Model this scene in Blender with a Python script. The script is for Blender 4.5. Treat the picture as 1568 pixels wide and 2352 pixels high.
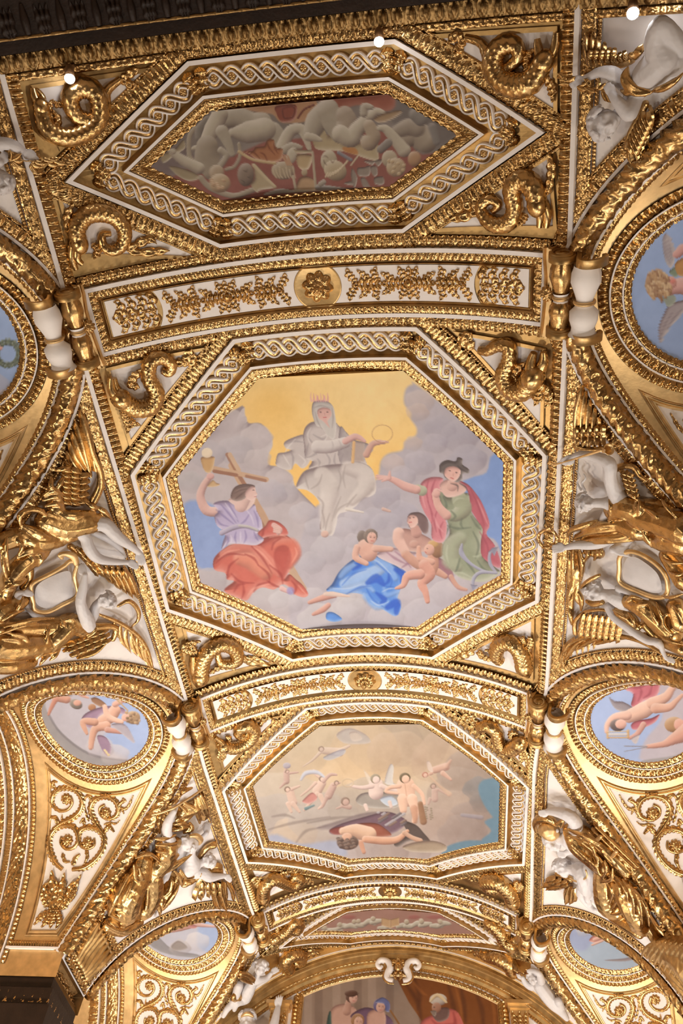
import bpy, math, random
import numpy as np
from mathutils import Vector, Matrix
random.seed(7); rng = np.random.default_rng(7)
for o in list(bpy.data.objects): bpy.data.objects.remove(o)
COL = bpy.context.scene.collection
SC = bpy.context.scene
PI = math.pi

# ------------------------------------------------------------------ camera
CZ = 1.6                                   # eye height above the floor
PITCH, YAW, ROLL, FPX, CX = 0.975427, -0.212966, 0.134019, 1867.498, 0.955722
def cam_axes(a, b, c):
    cp, sp = math.cos(a), math.sin(a)
    f = np.array([math.sin(b)*cp, math.cos(b)*cp, sp]); r0 = np.array([math.cos(b), -math.sin(b), 0.0]); u0 = np.cross(r0, f)
    return math.cos(c)*r0+math.sin(c)*u0, -math.sin(c)*r0+math.cos(c)*u0, f
AR, AU, AF = cam_axes(PITCH, YAW, ROLL)
CAM = np.array([CX, 0.0, CZ])
cd = bpy.data.cameras.new('camera'); cam = bpy.data.objects.new('camera', cd); COL.objects.link(cam)
cd.sensor_fit = 'HORIZONTAL'; cd.sensor_width = 24.0; cd.lens = FPX*24.0/1568.0
cd.clip_start = 0.05; cd.clip_end = 100
mw = Matrix.Identity(4)
for i in range(3):
    mw[i][0] = AR[i]; mw[i][1] = AU[i]; mw[i][2] = -AF[i]; mw[i][3] = CAM[i]
cam.matrix_world = mw
SC.camera = cam

# ------------------------------------------------------------------ light
SC.view_settings.view_transform = 'Standard'; SC.view_settings.look = 'None'
SC.view_settings.gamma = 1.0; SC.view_settings.use_curve_mapping = False
SC.view_settings.exposure = 0.12
w = bpy.data.worlds.new('World'); SC.world = w; w.use_nodes = True
w.node_tree.nodes['Background'].inputs[0].default_value = (1.0, 0.88, 0.76, 1)
w.node_tree.nodes['Background'].inputs[1].default_value = 0.2
def area(name, loc, target, size, power, color=(1, .80, .58), sy=None):
    L = bpy.data.lights.new(name, 'AREA'); L.energy = power; L.color = color; L.size = size
    if sy: L.shape = 'RECTANGLE'; L.size_y = sy
    o = bpy.data.objects.new(name, L); COL.objects.link(o); o.location = loc
    d = Vector(target)-Vector(loc); o.rotation_euler = d.to_track_quat('-Z', 'Y').to_euler()
    return o
for i, y in enumerate((2.2, 7.0, 11.3)):
    for s in (-1, 1):
        area('uplight', (s*3.7, y, 3.0), (s*3.2, y, 8.0), 0.5, (118 if s < 0 else 100)*(.45, 1, 1)[i], (1, .86, .68))
for i, (x, y, p) in enumerate(((1.1, 7.5, 108), (-1.1, 7.5, 108), (0.6, 9.8, 44), (-.6, 9.8, 44), (0, 12., 16))):
    area('room_light', (x, y, 1.0), (x*.4, y+1.3, 8.5), 0.8, p, (1, .98, .965))

# ------------------------------------------------------------------ surfaces of the vault
R, ZT = 3.6108, 6.9339+CZ
ZC = ZT-R
def barrel(u, v, n=0.0):
    u = np.asarray(u, float); v = np.asarray(v, float); n = np.asarray(n, float); u, v, n = np.broadcast_arrays(u, v, n)
    t = u/R
    return np.stack([(R-n)*np.sin(t), v, ZC+(R-n)*np.cos(t)], -1)
def ray(px, py):
    return AF+AR*(px-784)/FPX-AU*(py-1176)/FPX
def px3(px, py, n=0.0):
    """the point n below the barrel that stands at this pixel"""
    d = ray(px, py); rr = R-n; zc = ZC-CZ
    a = d[0]**2+d[2]**2; b = 2*(CX*d[0]-zc*d[2]); c = CX**2+zc**2-rr*rr
    D = max(b*b-4*a*c, 0); t = (-b+math.sqrt(D))/(2*a)
    return CAM+d*t
def B(px, py, n=0.0):
    P = px3(px, py, n)
    return (R*math.atan2(P[0], P[2]-ZC), P[1])
def Bs(pts, n=0.0): return [B(x, y, n) for x, y in pts]
def project(P):
    d = np.asarray(P)-CAM
    z = d@AF
    return 784+FPX*(d@AR)/z, 1176-FPX*(d@AU)/z
CELLS = [(2.22, 1.80), (6.97, 1.80), (11.36, 1.72)]        # centre and half width of the three cross vaults
ZCR, HH, XOUT = 6.30+CZ, 2.0, 4.75
class Cell:
    def __init__(s, k, side):
        s.yc, s.a = CELLS[k]; s.side = side
        th = np.linspace(-PI/2, PI/2, 721)
        s.y = s.a*np.sin(th); s.z = ZCR-HH+HH*np.cos(th)
        L = np.concatenate([[0], np.cumsum(np.hypot(np.diff(s.y), np.diff(s.z)))]); s.L = L-L[360]; s.th = th
    def __call__(s, u, v, n=0.0):                            # u along the arch (+ = away from the camera), v = |x|
        u = np.asarray(u, float); v = np.asarray(v, float); n = np.asarray(n, float); u, v, n = np.broadcast_arrays(u, v, n)
        y = np.interp(u, s.L, s.y); z = np.interp(u, s.L, s.z); th = np.interp(u, s.L, s.th)
        ny, nz = np.sin(th)*HH, np.cos(th)*s.a; q = np.hypot(ny, nz)
        return np.stack([s.side*v, s.yc+y-n*ny/q, z-n*nz/q], -1)
    def inv(s, px, py, n=0.0):
        d = ray(px, py); a, h = s.a-n, HH-n; zc = ZCR-HH-CZ
        A = (d[1]/a)**2+(d[2]/h)**2; Bq = -2*(s.yc*d[1]/a**2+zc*d[2]/h**2); C = (s.yc/a)**2+(zc/h)**2-1
        D = max(Bq*Bq-4*A*C, 0); t = (-Bq+math.sqrt(D))/(2*A); P = CAM+d*t
        th = math.atan2((P[1]-s.yc)/a, (P[2]-ZCR+HH)/h)
        return (float(np.interp(th, s.th, s.L)), s.side*P[0])
    def groin_x(s, u):
        z = np.interp(u, s.L, s.z)
        return np.sqrt(np.maximum(R*R-(z-ZC)**2, 0))
def ubar(x): return R*np.arcsin(np.asarray(x)/R)

# ------------------------------------------------------------------ materials
def mat(name, base, metal=0.0, rough=0.5, noise=0.12, scale=18.0, bump=0.0, bscale=60.0, attr=None, emit=None, spec=0.5):
    m = bpy.data.materials.new(name); m.use_nodes = True; nt = m.node_tree; b = nt.nodes['Principled BSDF']
    b.inputs['Metallic'].default_value = metal; b.inputs['Roughness'].default_value = rough
    b.inputs['Specular IOR Level'].default_value = spec
    tc = nt.nodes.new('ShaderNodeTexCoord')
    if attr:
        a = nt.nodes.new('ShaderNodeAttribute'); a.attribute_name = attr; nt.links.new(a.outputs['Color'], b.inputs['Base Color'])
    else:
        n = nt.nodes.new('ShaderNodeTexNoise'); n.inputs['Scale'].default_value = scale; n.inputs['Detail'].default_value = 5
        nt.links.new(tc.outputs['Object'], n.inputs['Vector'])
        r = nt.nodes.new('ShaderNodeValToRGB'); nt.links.new(n.outputs['Fac'], r.inputs['Fac'])
        r.color_ramp.elements[0].position = .3; r.color_ramp.elements[1].position = .7
        r.color_ramp.elements[0].color = tuple(c*(1-noise) for c in base)+(1,)
        r.color_ramp.elements[1].color = tuple(min(1, c*(1+noise)) for c in base)+(1,)
        nt.links.new(r.outputs['Color'], b.inputs['Base Color'])
        if metal > .5:
            mr = nt.nodes.new('ShaderNodeMapRange'); mr.inputs[3].default_value = rough*.8; mr.inputs[4].default_value = rough*1.25
            nt.links.new(n.outputs['Fac'], mr.inputs[0]); nt.links.new(mr.outputs[0], b.inputs['Roughness'])
    if bump:
        n2 = nt.nodes.new('ShaderNodeTexNoise'); n2.inputs['Scale'].default_value = bscale; n2.inputs['Detail'].default_value = 4
        nt.links.new(tc.outputs['Object'], n2.inputs['Vector'])
        bp = nt.nodes.new('ShaderNodeBump'); bp.inputs['Strength'].default_value = bump; bp.inputs['Distance'].default_value = .01
        nt.links.new(n2.outputs['Fac'], bp.inputs['Height']); nt.links.new(bp.outputs['Normal'], b.inputs['Normal'])
    if emit:
        b.inputs['Emission Color'].default_value = emit[:3]+(1,); b.inputs['Emission Strength'].default_value = emit[3]
    return m
M = {}
M['gold'] = mat('carved_gilding', (.56, .355, .15), 1, .27, .20, 14, .12, 55)
M['flatgold'] = mat('gold_leaf', (.78, .56, .29), 1, .44, .16, 9, .12, 25)
M['fieldgold'] = mat('aged_gold_field', (.56, .37, .16), 1, .40, .22, 9, .12, 25)
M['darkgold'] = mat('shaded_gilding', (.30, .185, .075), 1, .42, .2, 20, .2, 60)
M['white'] = mat('white_stucco', (.83, .785, .765), 0, .6, .04, 6, .1, 40)
M['statue'] = mat('statue_stucco', (.62, .595, .605), 0, .5, .05, 9, .12, 50)
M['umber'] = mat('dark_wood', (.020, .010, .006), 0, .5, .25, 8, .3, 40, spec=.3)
M['paint'] = mat('fresco', (1, 1, 1), 0, .62, attr='Col')
M['wall'] = mat('wall_plaster', (.58, .46, .34), 0, .7, .2, 3)
M['floor'] = mat('oak_floor', (.20, .11, .055), 0, .35, .25, 3)
M['lamp'] = mat('lit_lamp', (1, 1, 1), 0, .5, emit=(1, .97, .95, 60.0))
M['black'] = mat('lamp_housing', (.35, .2, .1), .6, .4)

# ------------------------------------------------------------------ mesh helpers
class MB:
    def __init__(s): s.v = []; s.f = []; s.n = 0; s.mi = []; s.c = []
    def add(s, V, F, mi=0, col=None):
        V = np.asarray(V, float).reshape(-1, 3); s.v.append(V)
        F = [np.asarray(f)+s.n for f in F] if not isinstance(F, np.ndarray) else list(F+s.n)
        s.f += F; s.mi += [mi]*len(F); s.n += len(V)
        if col is not None: s.c.append(np.asarray(col, float).reshape(-1, 3))
        return s
    def grid(s, P, mi=0, closed=False, col=None, flip=False):
        P = np.asarray(P, float); m, n = P.shape[:2]
        i = np.arange(m if closed else m-1)[:, None]; j = np.arange(n-1)[None, :]
        a = i*n+j; b = ((i+1) % m)*n+j
        F = np.stack([a, b, b+1, a+1], -1).reshape(-1, 4)
        if flip: F = F[:, ::-1]
        return s.add(P.reshape(-1, 3), F, mi, col)
    def build(s, name, mats, parent=None, smooth=True):
        if not isinstance(mats, (list, tuple)): mats = [mats]
        me = bpy.data.meshes.new(name)
        V = np.concatenate(s.v) if s.v else np.zeros((0, 3))
        cnt = np.array([len(f) for f in s.f], np.int32)
        me.vertices.add(len(V)); me.vertices.foreach_set('co', V.ravel().astype(np.float32))
        idx = np.concatenate(s.f).astype(np.int32) if s.f else np.zeros(0, np.int32)
        me.loops.add(len(idx)); me.loops.foreach_set('vertex_index', idx)
        me.polygons.add(len(cnt)); me.polygons.foreach_set('loop_start', np.concatenate([[0], np.cumsum(cnt)[:-1]]).astype(np.int32))
        me.polygons.foreach_set('loop_total', cnt)
        me.polygons.foreach_set('material_index', np.array(s.mi, np.int32))
        me.polygons.foreach_set('use_smooth', np.full(len(cnt), smooth))
        for m in mats: me.materials.append(M[m])
        me.update(calc_edges=True)
        if s.c:
            ca = me.color_attributes.new('Col', 'FLOAT_COLOR', 'POINT')
            C = np.concatenate(s.c); C4 = np.ones((len(C), 4), np.float32); C4[:, :3] = C; ca.data.foreach_set('color', C4.ravel())
        o = bpy.data.objects.new(name, me); COL.objects.link(o)
        if parent: o.parent = parent; o.matrix_parent_inverse = parent.matrix_world.inverted()
        return o
def tag(o, label=None, cat=None, group=None, kind=None):
    if label: o['label'] = label
    if cat: o['category'] = cat
    if group: o['group'] = group
    if kind: o['kind'] = kind
    return o
def thing(name, loc, label=None, cat=None, group=None, kind=None):
    o = bpy.data.objects.new(name, None); COL.objects.link(o); o.location = tuple(float(c) for c in loc); o.empty_display_size = .1
    o.matrix_world = Matrix.Translation(o.location)
    return tag(o, label, cat, group, kind)
def catmull(pts, k=6, closed=False):
    p = np.asarray(pts, float); n = len(p); out = []
    for i in range(n if closed else n-1):
        if closed: a, b, c, d = p[i-1], p[i], p[(i+1) % n], p[(i+2) % n]
        else: a, b, c, d = p[max(i-1, 0)], p[i], p[i+1], p[min(i+2, n-1)]
        for t in np.arange(k)/k:
            out.append(.5*((2*b)+(-a+c)*t+(2*a-5*b+4*c-d)*t*t+(-a+3*b-3*c+d)*t**3))
    if not closed: out.append(p[-1])
    return np.array(out)
def miters(P, closed):
    """normal (left of travel) scaled so that an offset keeps its distance"""
    P = np.asarray(P, float); n = len(P)
    if closed: d = np.roll(P, -1, 0)-P
    else: d = np.diff(P, axis=0)
    d = d/np.maximum(np.linalg.norm(d, axis=1), 1e-9)[:, None]; nr = np.stack([-d[:, 1], d[:, 0]], 1)
    if closed: a, b = np.roll(nr, 1, 0), nr
    else: a = np.vstack([nr[:1], nr]); b = np.vstack([nr, nr[-1:]])
    m = a+b; m /= np.maximum((m*m).sum(1), 1e-6)[:, None]/2
    return m
def band(mb, S, P, closed, d0, d1, relief=None, period=.08, amp=.02, base=0.0, base1=None, ra=.011, rc=.011, smooth=False, mi=0, flip=False, prof=0.0):
    """a ribbon between offsets d0 and d1 of the path P on the surface S, carved by relief(s, t)"""
    P = np.asarray(P, float); n = len(P); m = miters(P, closed)
    if base1 is None: base1 = base
    nt = max(2, int(math.ceil(abs(d1-d0)/rc))+1) if relief or prof else 2
    T = np.linspace(0, 1, nt); D = d0+(d1-d0)*T
    segs = n if closed else n-1; cum = 0.0
    if smooth:
        Q = np.vstack([P, P[:1]]) if closed else P; L = np.concatenate([[0], np.cumsum(np.linalg.norm(np.diff(Q, axis=0), axis=1))])
        mm = np.vstack([m, m[:1]]) if closed else m
        k = max(2, int(L[-1]/(ra if relief else .06))); s = np.linspace(0, L[-1], k+1)
        C = np.stack([np.interp(s, L, Q[:, i]) for i in (0, 1)], 1); N = np.stack([np.interp(s, L, mm[:, i]) for i in (0, 1)], 1)
        cnt = max(1, round(L[-1]/period)); ph = s/L[-1]*cnt
        UV = C[:, None, :]+N[:, None, :]*D[None, :, None]
        h = base+(base1-base)*T[None, :]+prof*np.sqrt(np.maximum(0, 1-(2*T-1)**2))[None, :]+np.zeros((k+1, 1))
        if relief:
            h = h+amp*relief(ph[:, None]+0*T[None, :], T[None, :]+0*ph[:, None]); h = h+amp*.035*rng.standard_normal(h.shape)*(relief is not r_bead)
        mb.grid(S(UV[..., 0], UV[..., 1], h), mi, flip=flip); return
    for i in range(segs):
        A, Bp = P[i], P[(i+1) % n]; L = np.linalg.norm(Bp-A); d = (Bp-A)/L
        k = max(2, int(L/(ra if relief else .08)))
        s = np.linspace(0, 1, k+1)
        a = A[None]+m[i][None]*D[:, None]; b = Bp[None]+m[(i+1) % n][None]*D[:, None]
        UV = a[None]+(b-a)[None]*s[:, None, None]
        h = base+(base1-base)*T[None, :]+prof*np.sqrt(np.maximum(0, 1-(2*T-1)**2))[None, :]+np.zeros((k+1, 1))
        if relief:
            cnt = max(1, round(L/period)); al = ((UV-A)@d)/L*cnt
            h = h+amp*relief(al, T[None, :]+0*al); h = h+amp*.035*rng.standard_normal(h.shape)*(relief is not r_bead)
        mb.grid(S(UV[..., 0], UV[..., 1], h), mi, flip=flip)
def fr(x): return x-np.floor(x)
def dome(x, y, a, b): return np.sqrt(np.maximum(0, 1-(x/a)**2-(y/b)**2))
def hsh(i): return fr(np.sin(np.floor(i)*12.9898+4.1)*43758.5453)
def r_egg(s, t):
    x = fr(s)-.5; e = dome(x, t-.5, .24, .46); q = np.hypot(x/.40, (t-.42)/.62); shell = np.exp(-((q-.92)/.16)**2)*.75
    dart = np.exp(-((np.abs(x)-.5)/.05)**2)*.6*(1-t*.5)
    return np.maximum(np.maximum(e, shell), dart)
def r_bead(s, t): return dome(fr(s)-.5, t-.5, .42, .5)
def r_leaf(s, t):
    x = (fr(s)-.5)*2; w = .95*np.sqrt(np.maximum(0, 1-(1-t)**2.2)); body = np.sqrt(np.maximum(0, 1-(x/np.maximum(w, .05))**2))
    rib = .25*np.cos(x*3*PI*1.2)*t+.25*np.exp(-(x/.12)**2)
    return body*(.55+.45*np.sin(t*PI)+rib*.8)
def r_acan(s, t):
    """running acanthus: alternately lobed leaves and buds"""
    k = np.floor(s); x = fr(s)-.5; y = t-.5; v = hsh(k)
    a = np.sqrt(np.maximum(0, 1-(x/.30)**2-(y/.5)**2))*(.65+.35*np.cos(22*y+16*np.abs(x)))
    c = np.exp(-((np.hypot(np.abs(x)-.36, (np.abs(y)-.22)*.75)-.13)/.05)**2)*.85
    g = np.exp(-((x)/.05)**2)*.35
    return np.maximum(np.maximum(a, c), g)*(.8+.35*v)
def r_twig(s, t):
    x = fr(s)-.5; y = (t-.5)*2
    w = np.exp(-((y-.55*np.sin(2*PI*s))/.22)**2)
    lf = dome(x-.25, y+.45, .2, .5)*.9+dome(x+.25, y-.45, .2, .5)*.9
    return np.maximum(w*.6, lf*(.7+.3*np.cos(30*x)))
def r_block(s, t):
    k = np.floor(s); x = fr(s)-.5; y = t-.5
    bl = (np.abs(x) > .33)*(.55+.45*np.cos(y*38)); lf = dome(x, y, .3, .52)*(.6+.4*np.cos(x*26)*np.cos(y*14))
    return np.maximum(bl, lf)
def r_tongue(s, t):
    x = fr(s)-.5
    return np.maximum(dome(x, t-.35, .36, .6), .8*np.exp(-((np.abs(x)-.5)/.07)**2))
def r_garland(s, t):
    """bunched laurel leaves laid like scales"""
    out = 0
    for i in range(9):
        lane = .06+.11*i; off = (i*.618) % 1; q = s*1.7+off; k = np.floor(q); x = fr(q); j = hsh(k*3.7+i*31.7); j2 = hsh(k*5.1+i*17.3)
        y = (t-lane-(j-.5)*.10+(x-.5)*((.5-lane)*.35+(j2-.5)*.22))/.085
        wd = np.maximum(np.sin(PI*np.clip(x, 0, 1)**.8)**.8, .02)
        lf = np.sqrt(np.maximum(0, 1-(y/wd)**2))*(.35+.75*x)*(.6+.6*j)-.15*np.exp(-(y/.14)**2)
        out = np.maximum(out, lf)
    return out*.95
def r_rope(s, t): return .5+.5*np.cos(2*PI*(s+t*.8))
def r_dent(s, t): return (fr(s) < .6)*1.0
# ------------------------------------------------------------------ the shell: floor, walls, vault
YN, YE = 0.27, 13.17                       # near and far ends of the vault
ZF = 4.50+CZ                               # foot of the pendentives
cells = {(k, s): Cell(k, s) for k in range(3) for s in (-1, 1)}
def box(mb, lo, hi, mi=0):
    x0, y0, z0 = lo; x1, y1, z1 = hi
    V = [(x0, y0, z0), (x1, y0, z0), (x1, y1, z0), (x0, y1, z0), (x0, y0, z1), (x1, y0, z1), (x1, y1, z1), (x0, y1, z1)]
    return mb.add(V, np.array([(0, 3, 2, 1), (4, 5, 6, 7), (0, 1, 5, 4), (1, 2, 6, 5), (2, 3, 7, 6), (3, 0, 4, 7)]), mi)
tag(box(MB(), (-6, -4, -.1), (6, 15, 0)).build('floor', 'floor', smooth=False), kind='structure')
def xlim(v):
    """how far the barrel goes sideways at v before a cross vault cuts it"""
    v = np.asarray(v, float); x = np.full(v.shape, math.sqrt(R*R-(ZF-ZC)**2))
    for yc, a in CELLS:
        q = np.clip(np.abs(v-yc)/a, 0, 1); z = ZCR-HH+HH*np.sqrt(1-q*q); gx = np.sqrt(np.maximum(R*R-(np.maximum(z, ZC)-ZC)**2, 0))
        x = np.where(np.abs(v-yc) < a, np.minimum(x, gx), x)
    return x
vv = np.unique(np.concatenate([np.linspace(-1.2, 13.4, 240)]+[np.linspace(yc-a, yc+a, 60) for yc, a in CELLS]))
UR = float(ubar(2.0))                       # the rail
mb = MB()
HEX1 = [(430, 141), (906, 90), (1249, 305), (926, 535), (505, 570), (150, 419)]
OCT2 = [(535, 780), (956, 752), (1254, 1047), (1236, 1385), (994, 1515), (670, 1520), (382, 1405), (300, 1092)]
OCT3 = [(702, 1627), (984, 1622), (1214, 1811), (1204, 1989), (1004, 2021), (790, 2019), (565, 1984), (510, 1819)]
gu = np.linspace(-UR, UR, 90)[None, :]+0*vv[:, None]; gv = vv[:, None]+0*gu; gn = np.full(gu.shape, -.012)
for poly in (HEX1, OCT2, OCT3, [(788, 2082), (1012, 2084), (1178, 2192), (900, 2165), (641, 2180)]):     # the coffers are sunk behind their frames
    Pq = np.array(Bs(poly, .05)); ins = np.ones(gu.shape, bool)
    for a, b in zip(Pq, np.roll(Pq, -1, 0)):
        d = (b-a)/np.linalg.norm(b-a); ins &= ((gu-a[0])*-d[1]+(gv-a[1])*d[0]) > -.005
    gn[ins] = -.06
mb.grid(barrel(gu, gv, gn))
ceil = tag(mb.build('ceiling', 'fieldgold'), kind='structure')
for s, nm in ((-1, 'left'), (1, 'right')):
    mb = MB(); ul = ubar(xlim(vv)); q = np.linspace(0, 1, 30)
    U = UR+(ul[:, None]-UR)*q[None, :]
    mb.grid(barrel(s*U, vv[:, None], -.004))
    tag(mb.build('ceiling_flank_'+nm, 'white'), kind='structure')
for (k, s), c in cells.items():
    mb = MB(); u = np.linspace(c.L[0], c.L[-1], 90); q = np.linspace(0, 1, 30); g = c.groin_x(u)
    g = np.minimum(g, math.sqrt(R*R-(ZF-ZC)**2)+.0)
    V = g[:, None]+(XOUT+.25-g[:, None])*q[None, :]
    mb.grid(c(u[:, None], V, -.004))
    tag(mb.build('ceiling_cross_vault', 'flatgold'), kind='structure')
# side walls: lunette wall of each cell and the piers below
for s, nm in ((-1, 'left'), (1, 'right')):
    mb = MB(); xo = s*(XOUT+.2)
    box(mb, (min(xo, xo+s*.2), -4, 0), (max(xo, xo+s*.2), 15, 8.6))
    tag(mb.build('wall_'+nm, 'wall', smooth=False), kind='structure')
pier_y = []
for k in range(2):
    pier_y.append((CELLS[k][0]+CELLS[k][1], CELLS[k+1][0]-CELLS[k+1][1]))
pier_y = [(-1.2, CELLS[0][0]-CELLS[0][1])]+pier_y+[(CELLS[2][0]+CELLS[2][1]-.02, 13.4)]
XP = math.sqrt(R*R-(ZF-ZC)**2)
ENT = [(.0, .0), (.06, .02), (.09, -.03), (.09, -.08), (.05, -.12), (.02, -.2), (.02, -.3), (-.03, -.33), (-.03, -.5), (-.08, -.52), (-.08, -.9)]   # (out, down)
for s in (-1, 1):
    for i, (y0, y1) in enumerate(pier_y):
        t = thing('pier', (s*XP, (y0+y1)/2, 0), kind='structure')
        mb = MB(); x0 = s*(XP-.02); x1 = s*(XOUT+.2)
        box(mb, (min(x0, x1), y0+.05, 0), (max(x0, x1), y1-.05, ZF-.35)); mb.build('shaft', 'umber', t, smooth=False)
        mb = MB(); path = [(s*(XOUT+.2), y0), (s*XP, y0), (s*XP, y1), (s*(XOUT+.2), y1)]
        if s > 0: path = path[::-1]
        P = np.array(path); m = miters(P, False)
        for a, b in zip(ENT[:-1], ENT[1:]):
            rows = [np.concatenate([P+m*(q[0]), np.full((4, 1), ZF+q[1])], 1) for q in (a, b)]
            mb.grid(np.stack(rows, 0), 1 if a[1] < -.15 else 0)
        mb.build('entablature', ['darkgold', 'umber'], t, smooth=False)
        def flat(off, z):
            return lambda u, v, n: np.stack([u, v, np.full(np.shape(u), z)], -1)
        def vert(P, off):
            def f(u, v, n): return None
        # carved course round the top of the entablature: a surface over (path length, height)
        L = np.concatenate([[0], np.cumsum(np.linalg.norm(np.diff(P+m*.09, axis=0), axis=1))]); Q = P+m*.07
        def SE(u, v, n, Q=Q, L=L, m=m):
            x = np.interp(u, L, Q[:, 0]); y = np.interp(u, L, Q[:, 1]); mx = np.interp(u, L, m[:, 0]); my = np.interp(u, L, m[:, 1])
            return np.stack([x+mx*n, y+my*n, ZF+v], -1)
        mb = MB()
        for a, b in zip(range(3), range(1, 4)):
            band(mb, SE, [(L[a], -.035), (L[b], -.035)], False, -.045, .045, r_garland, .16, .05, ra=.012, rc=.012)
        g = mb.build('laurel_course', 'gold', t); g['kind'] = 'stuff'
        mb = MB()
        for a, b in zip(range(3), range(1, 4)):
            band(mb, SE, [(L[a], -.16), (L[b], -.16)], False, -.04, .04, r_egg, .07, .03, base=-.03)
            band(mb, SE, [(L[a], -.42), (L[b], -.42)], False, -.06, .06, r_leaf, .09, .03, base=-.1)
        g = mb.build('egg_course', 'gold', t); g['kind'] = 'stuff'
# ------------------------------------------------------------------ frames of the three bays and the ribs between
def stuff(o): o['kind'] = 'stuff'; return o
def rosette_mesh(r, h, petals=8, mat_='gold'):
    mb = MB(); k = petals*4; th = np.arange(k+1)/k*2*PI
    rr = np.array([0, .22, .3, .55, .8, 1.0]); hh = np.array([1., .9, .35, .75, .6, 0.])
    lob = .78+.22*np.abs(np.cos(petals*th/2))
    rad = r*rr[None, :]*np.where(rr[None, :] > .4, lob[:, None], 1); z = h*hh[None, :]*np.where(rr[None, :] > .4, (.5+.5*np.abs(np.cos(petals*th/2)))[:, None], 1)
    mb.grid(np.stack([rad*np.cos(th)[:, None], rad*np.sin(th)[:, None], z], -1))
    o = mb.build('rosette', mat_); me = o.data; bpy.data.objects.remove(o); return me
def orient(S, u, v, n=0.0):
    """matrix of the surface frame at (u, v): x along u, y along v, z out of the surface"""
    p = S(u, v, n); e = 1e-3; a = S(u+e, v, n)-p; b = S(u, v+e, n)-p; c = S(u, v, n+e)-p
    m = Matrix.Identity(4)
    for j, q in enumerate((a, b, c)):
        q = q/np.linalg.norm(q)
        for i in range(3): m[i][j] = q[i]
    for i in range(3): m[i][3] = p[i]
    return m
def place(me, name, M4, parent=None, rot=0.0, scale=1.0):
    o = bpy.data.objects.new(name, me); COL.objects.link(o)
    mm = M4 @ Matrix.Rotation(rot, 4, 'Z') @ Matrix.Scale(scale, 4)
    if parent: o.parent = parent; o.matrix_parent_inverse = parent.matrix_world.inverted()
    o.matrix_basis = mm
    return o
RO_S = rosette_mesh(.032, .022, 6); 
def leaf_grid(L, W, bend=.35, lobes=5, N=16, K=9, thick=.02):
    """an acanthus leaf in local coordinates: base at 0, tip at +y, z = height"""
    s = np.linspace(0, 1, N)[:, None]; t = np.linspace(-1, 1, K)[None, :]
    w = W*.5*(np.sin(PI*np.clip(s*.92+.06, 0, 1))**.6)*(.78+.22*np.abs(np.sin(lobes*PI*s)))
    x = w*t; y = L*s-.12*L*np.abs(t)*(.4+s)*-1*-.5
    z = thick*(1-np.abs(t)**1.6)*(1.0)+thick*.8*np.exp(-(t/.15)**2)+thick*.45*np.cos(lobes*2*PI*s+5*np.abs(t))+bend*L*s*s*.35
    return np.stack(np.broadcast_arrays(x, y, z), -1)
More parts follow.
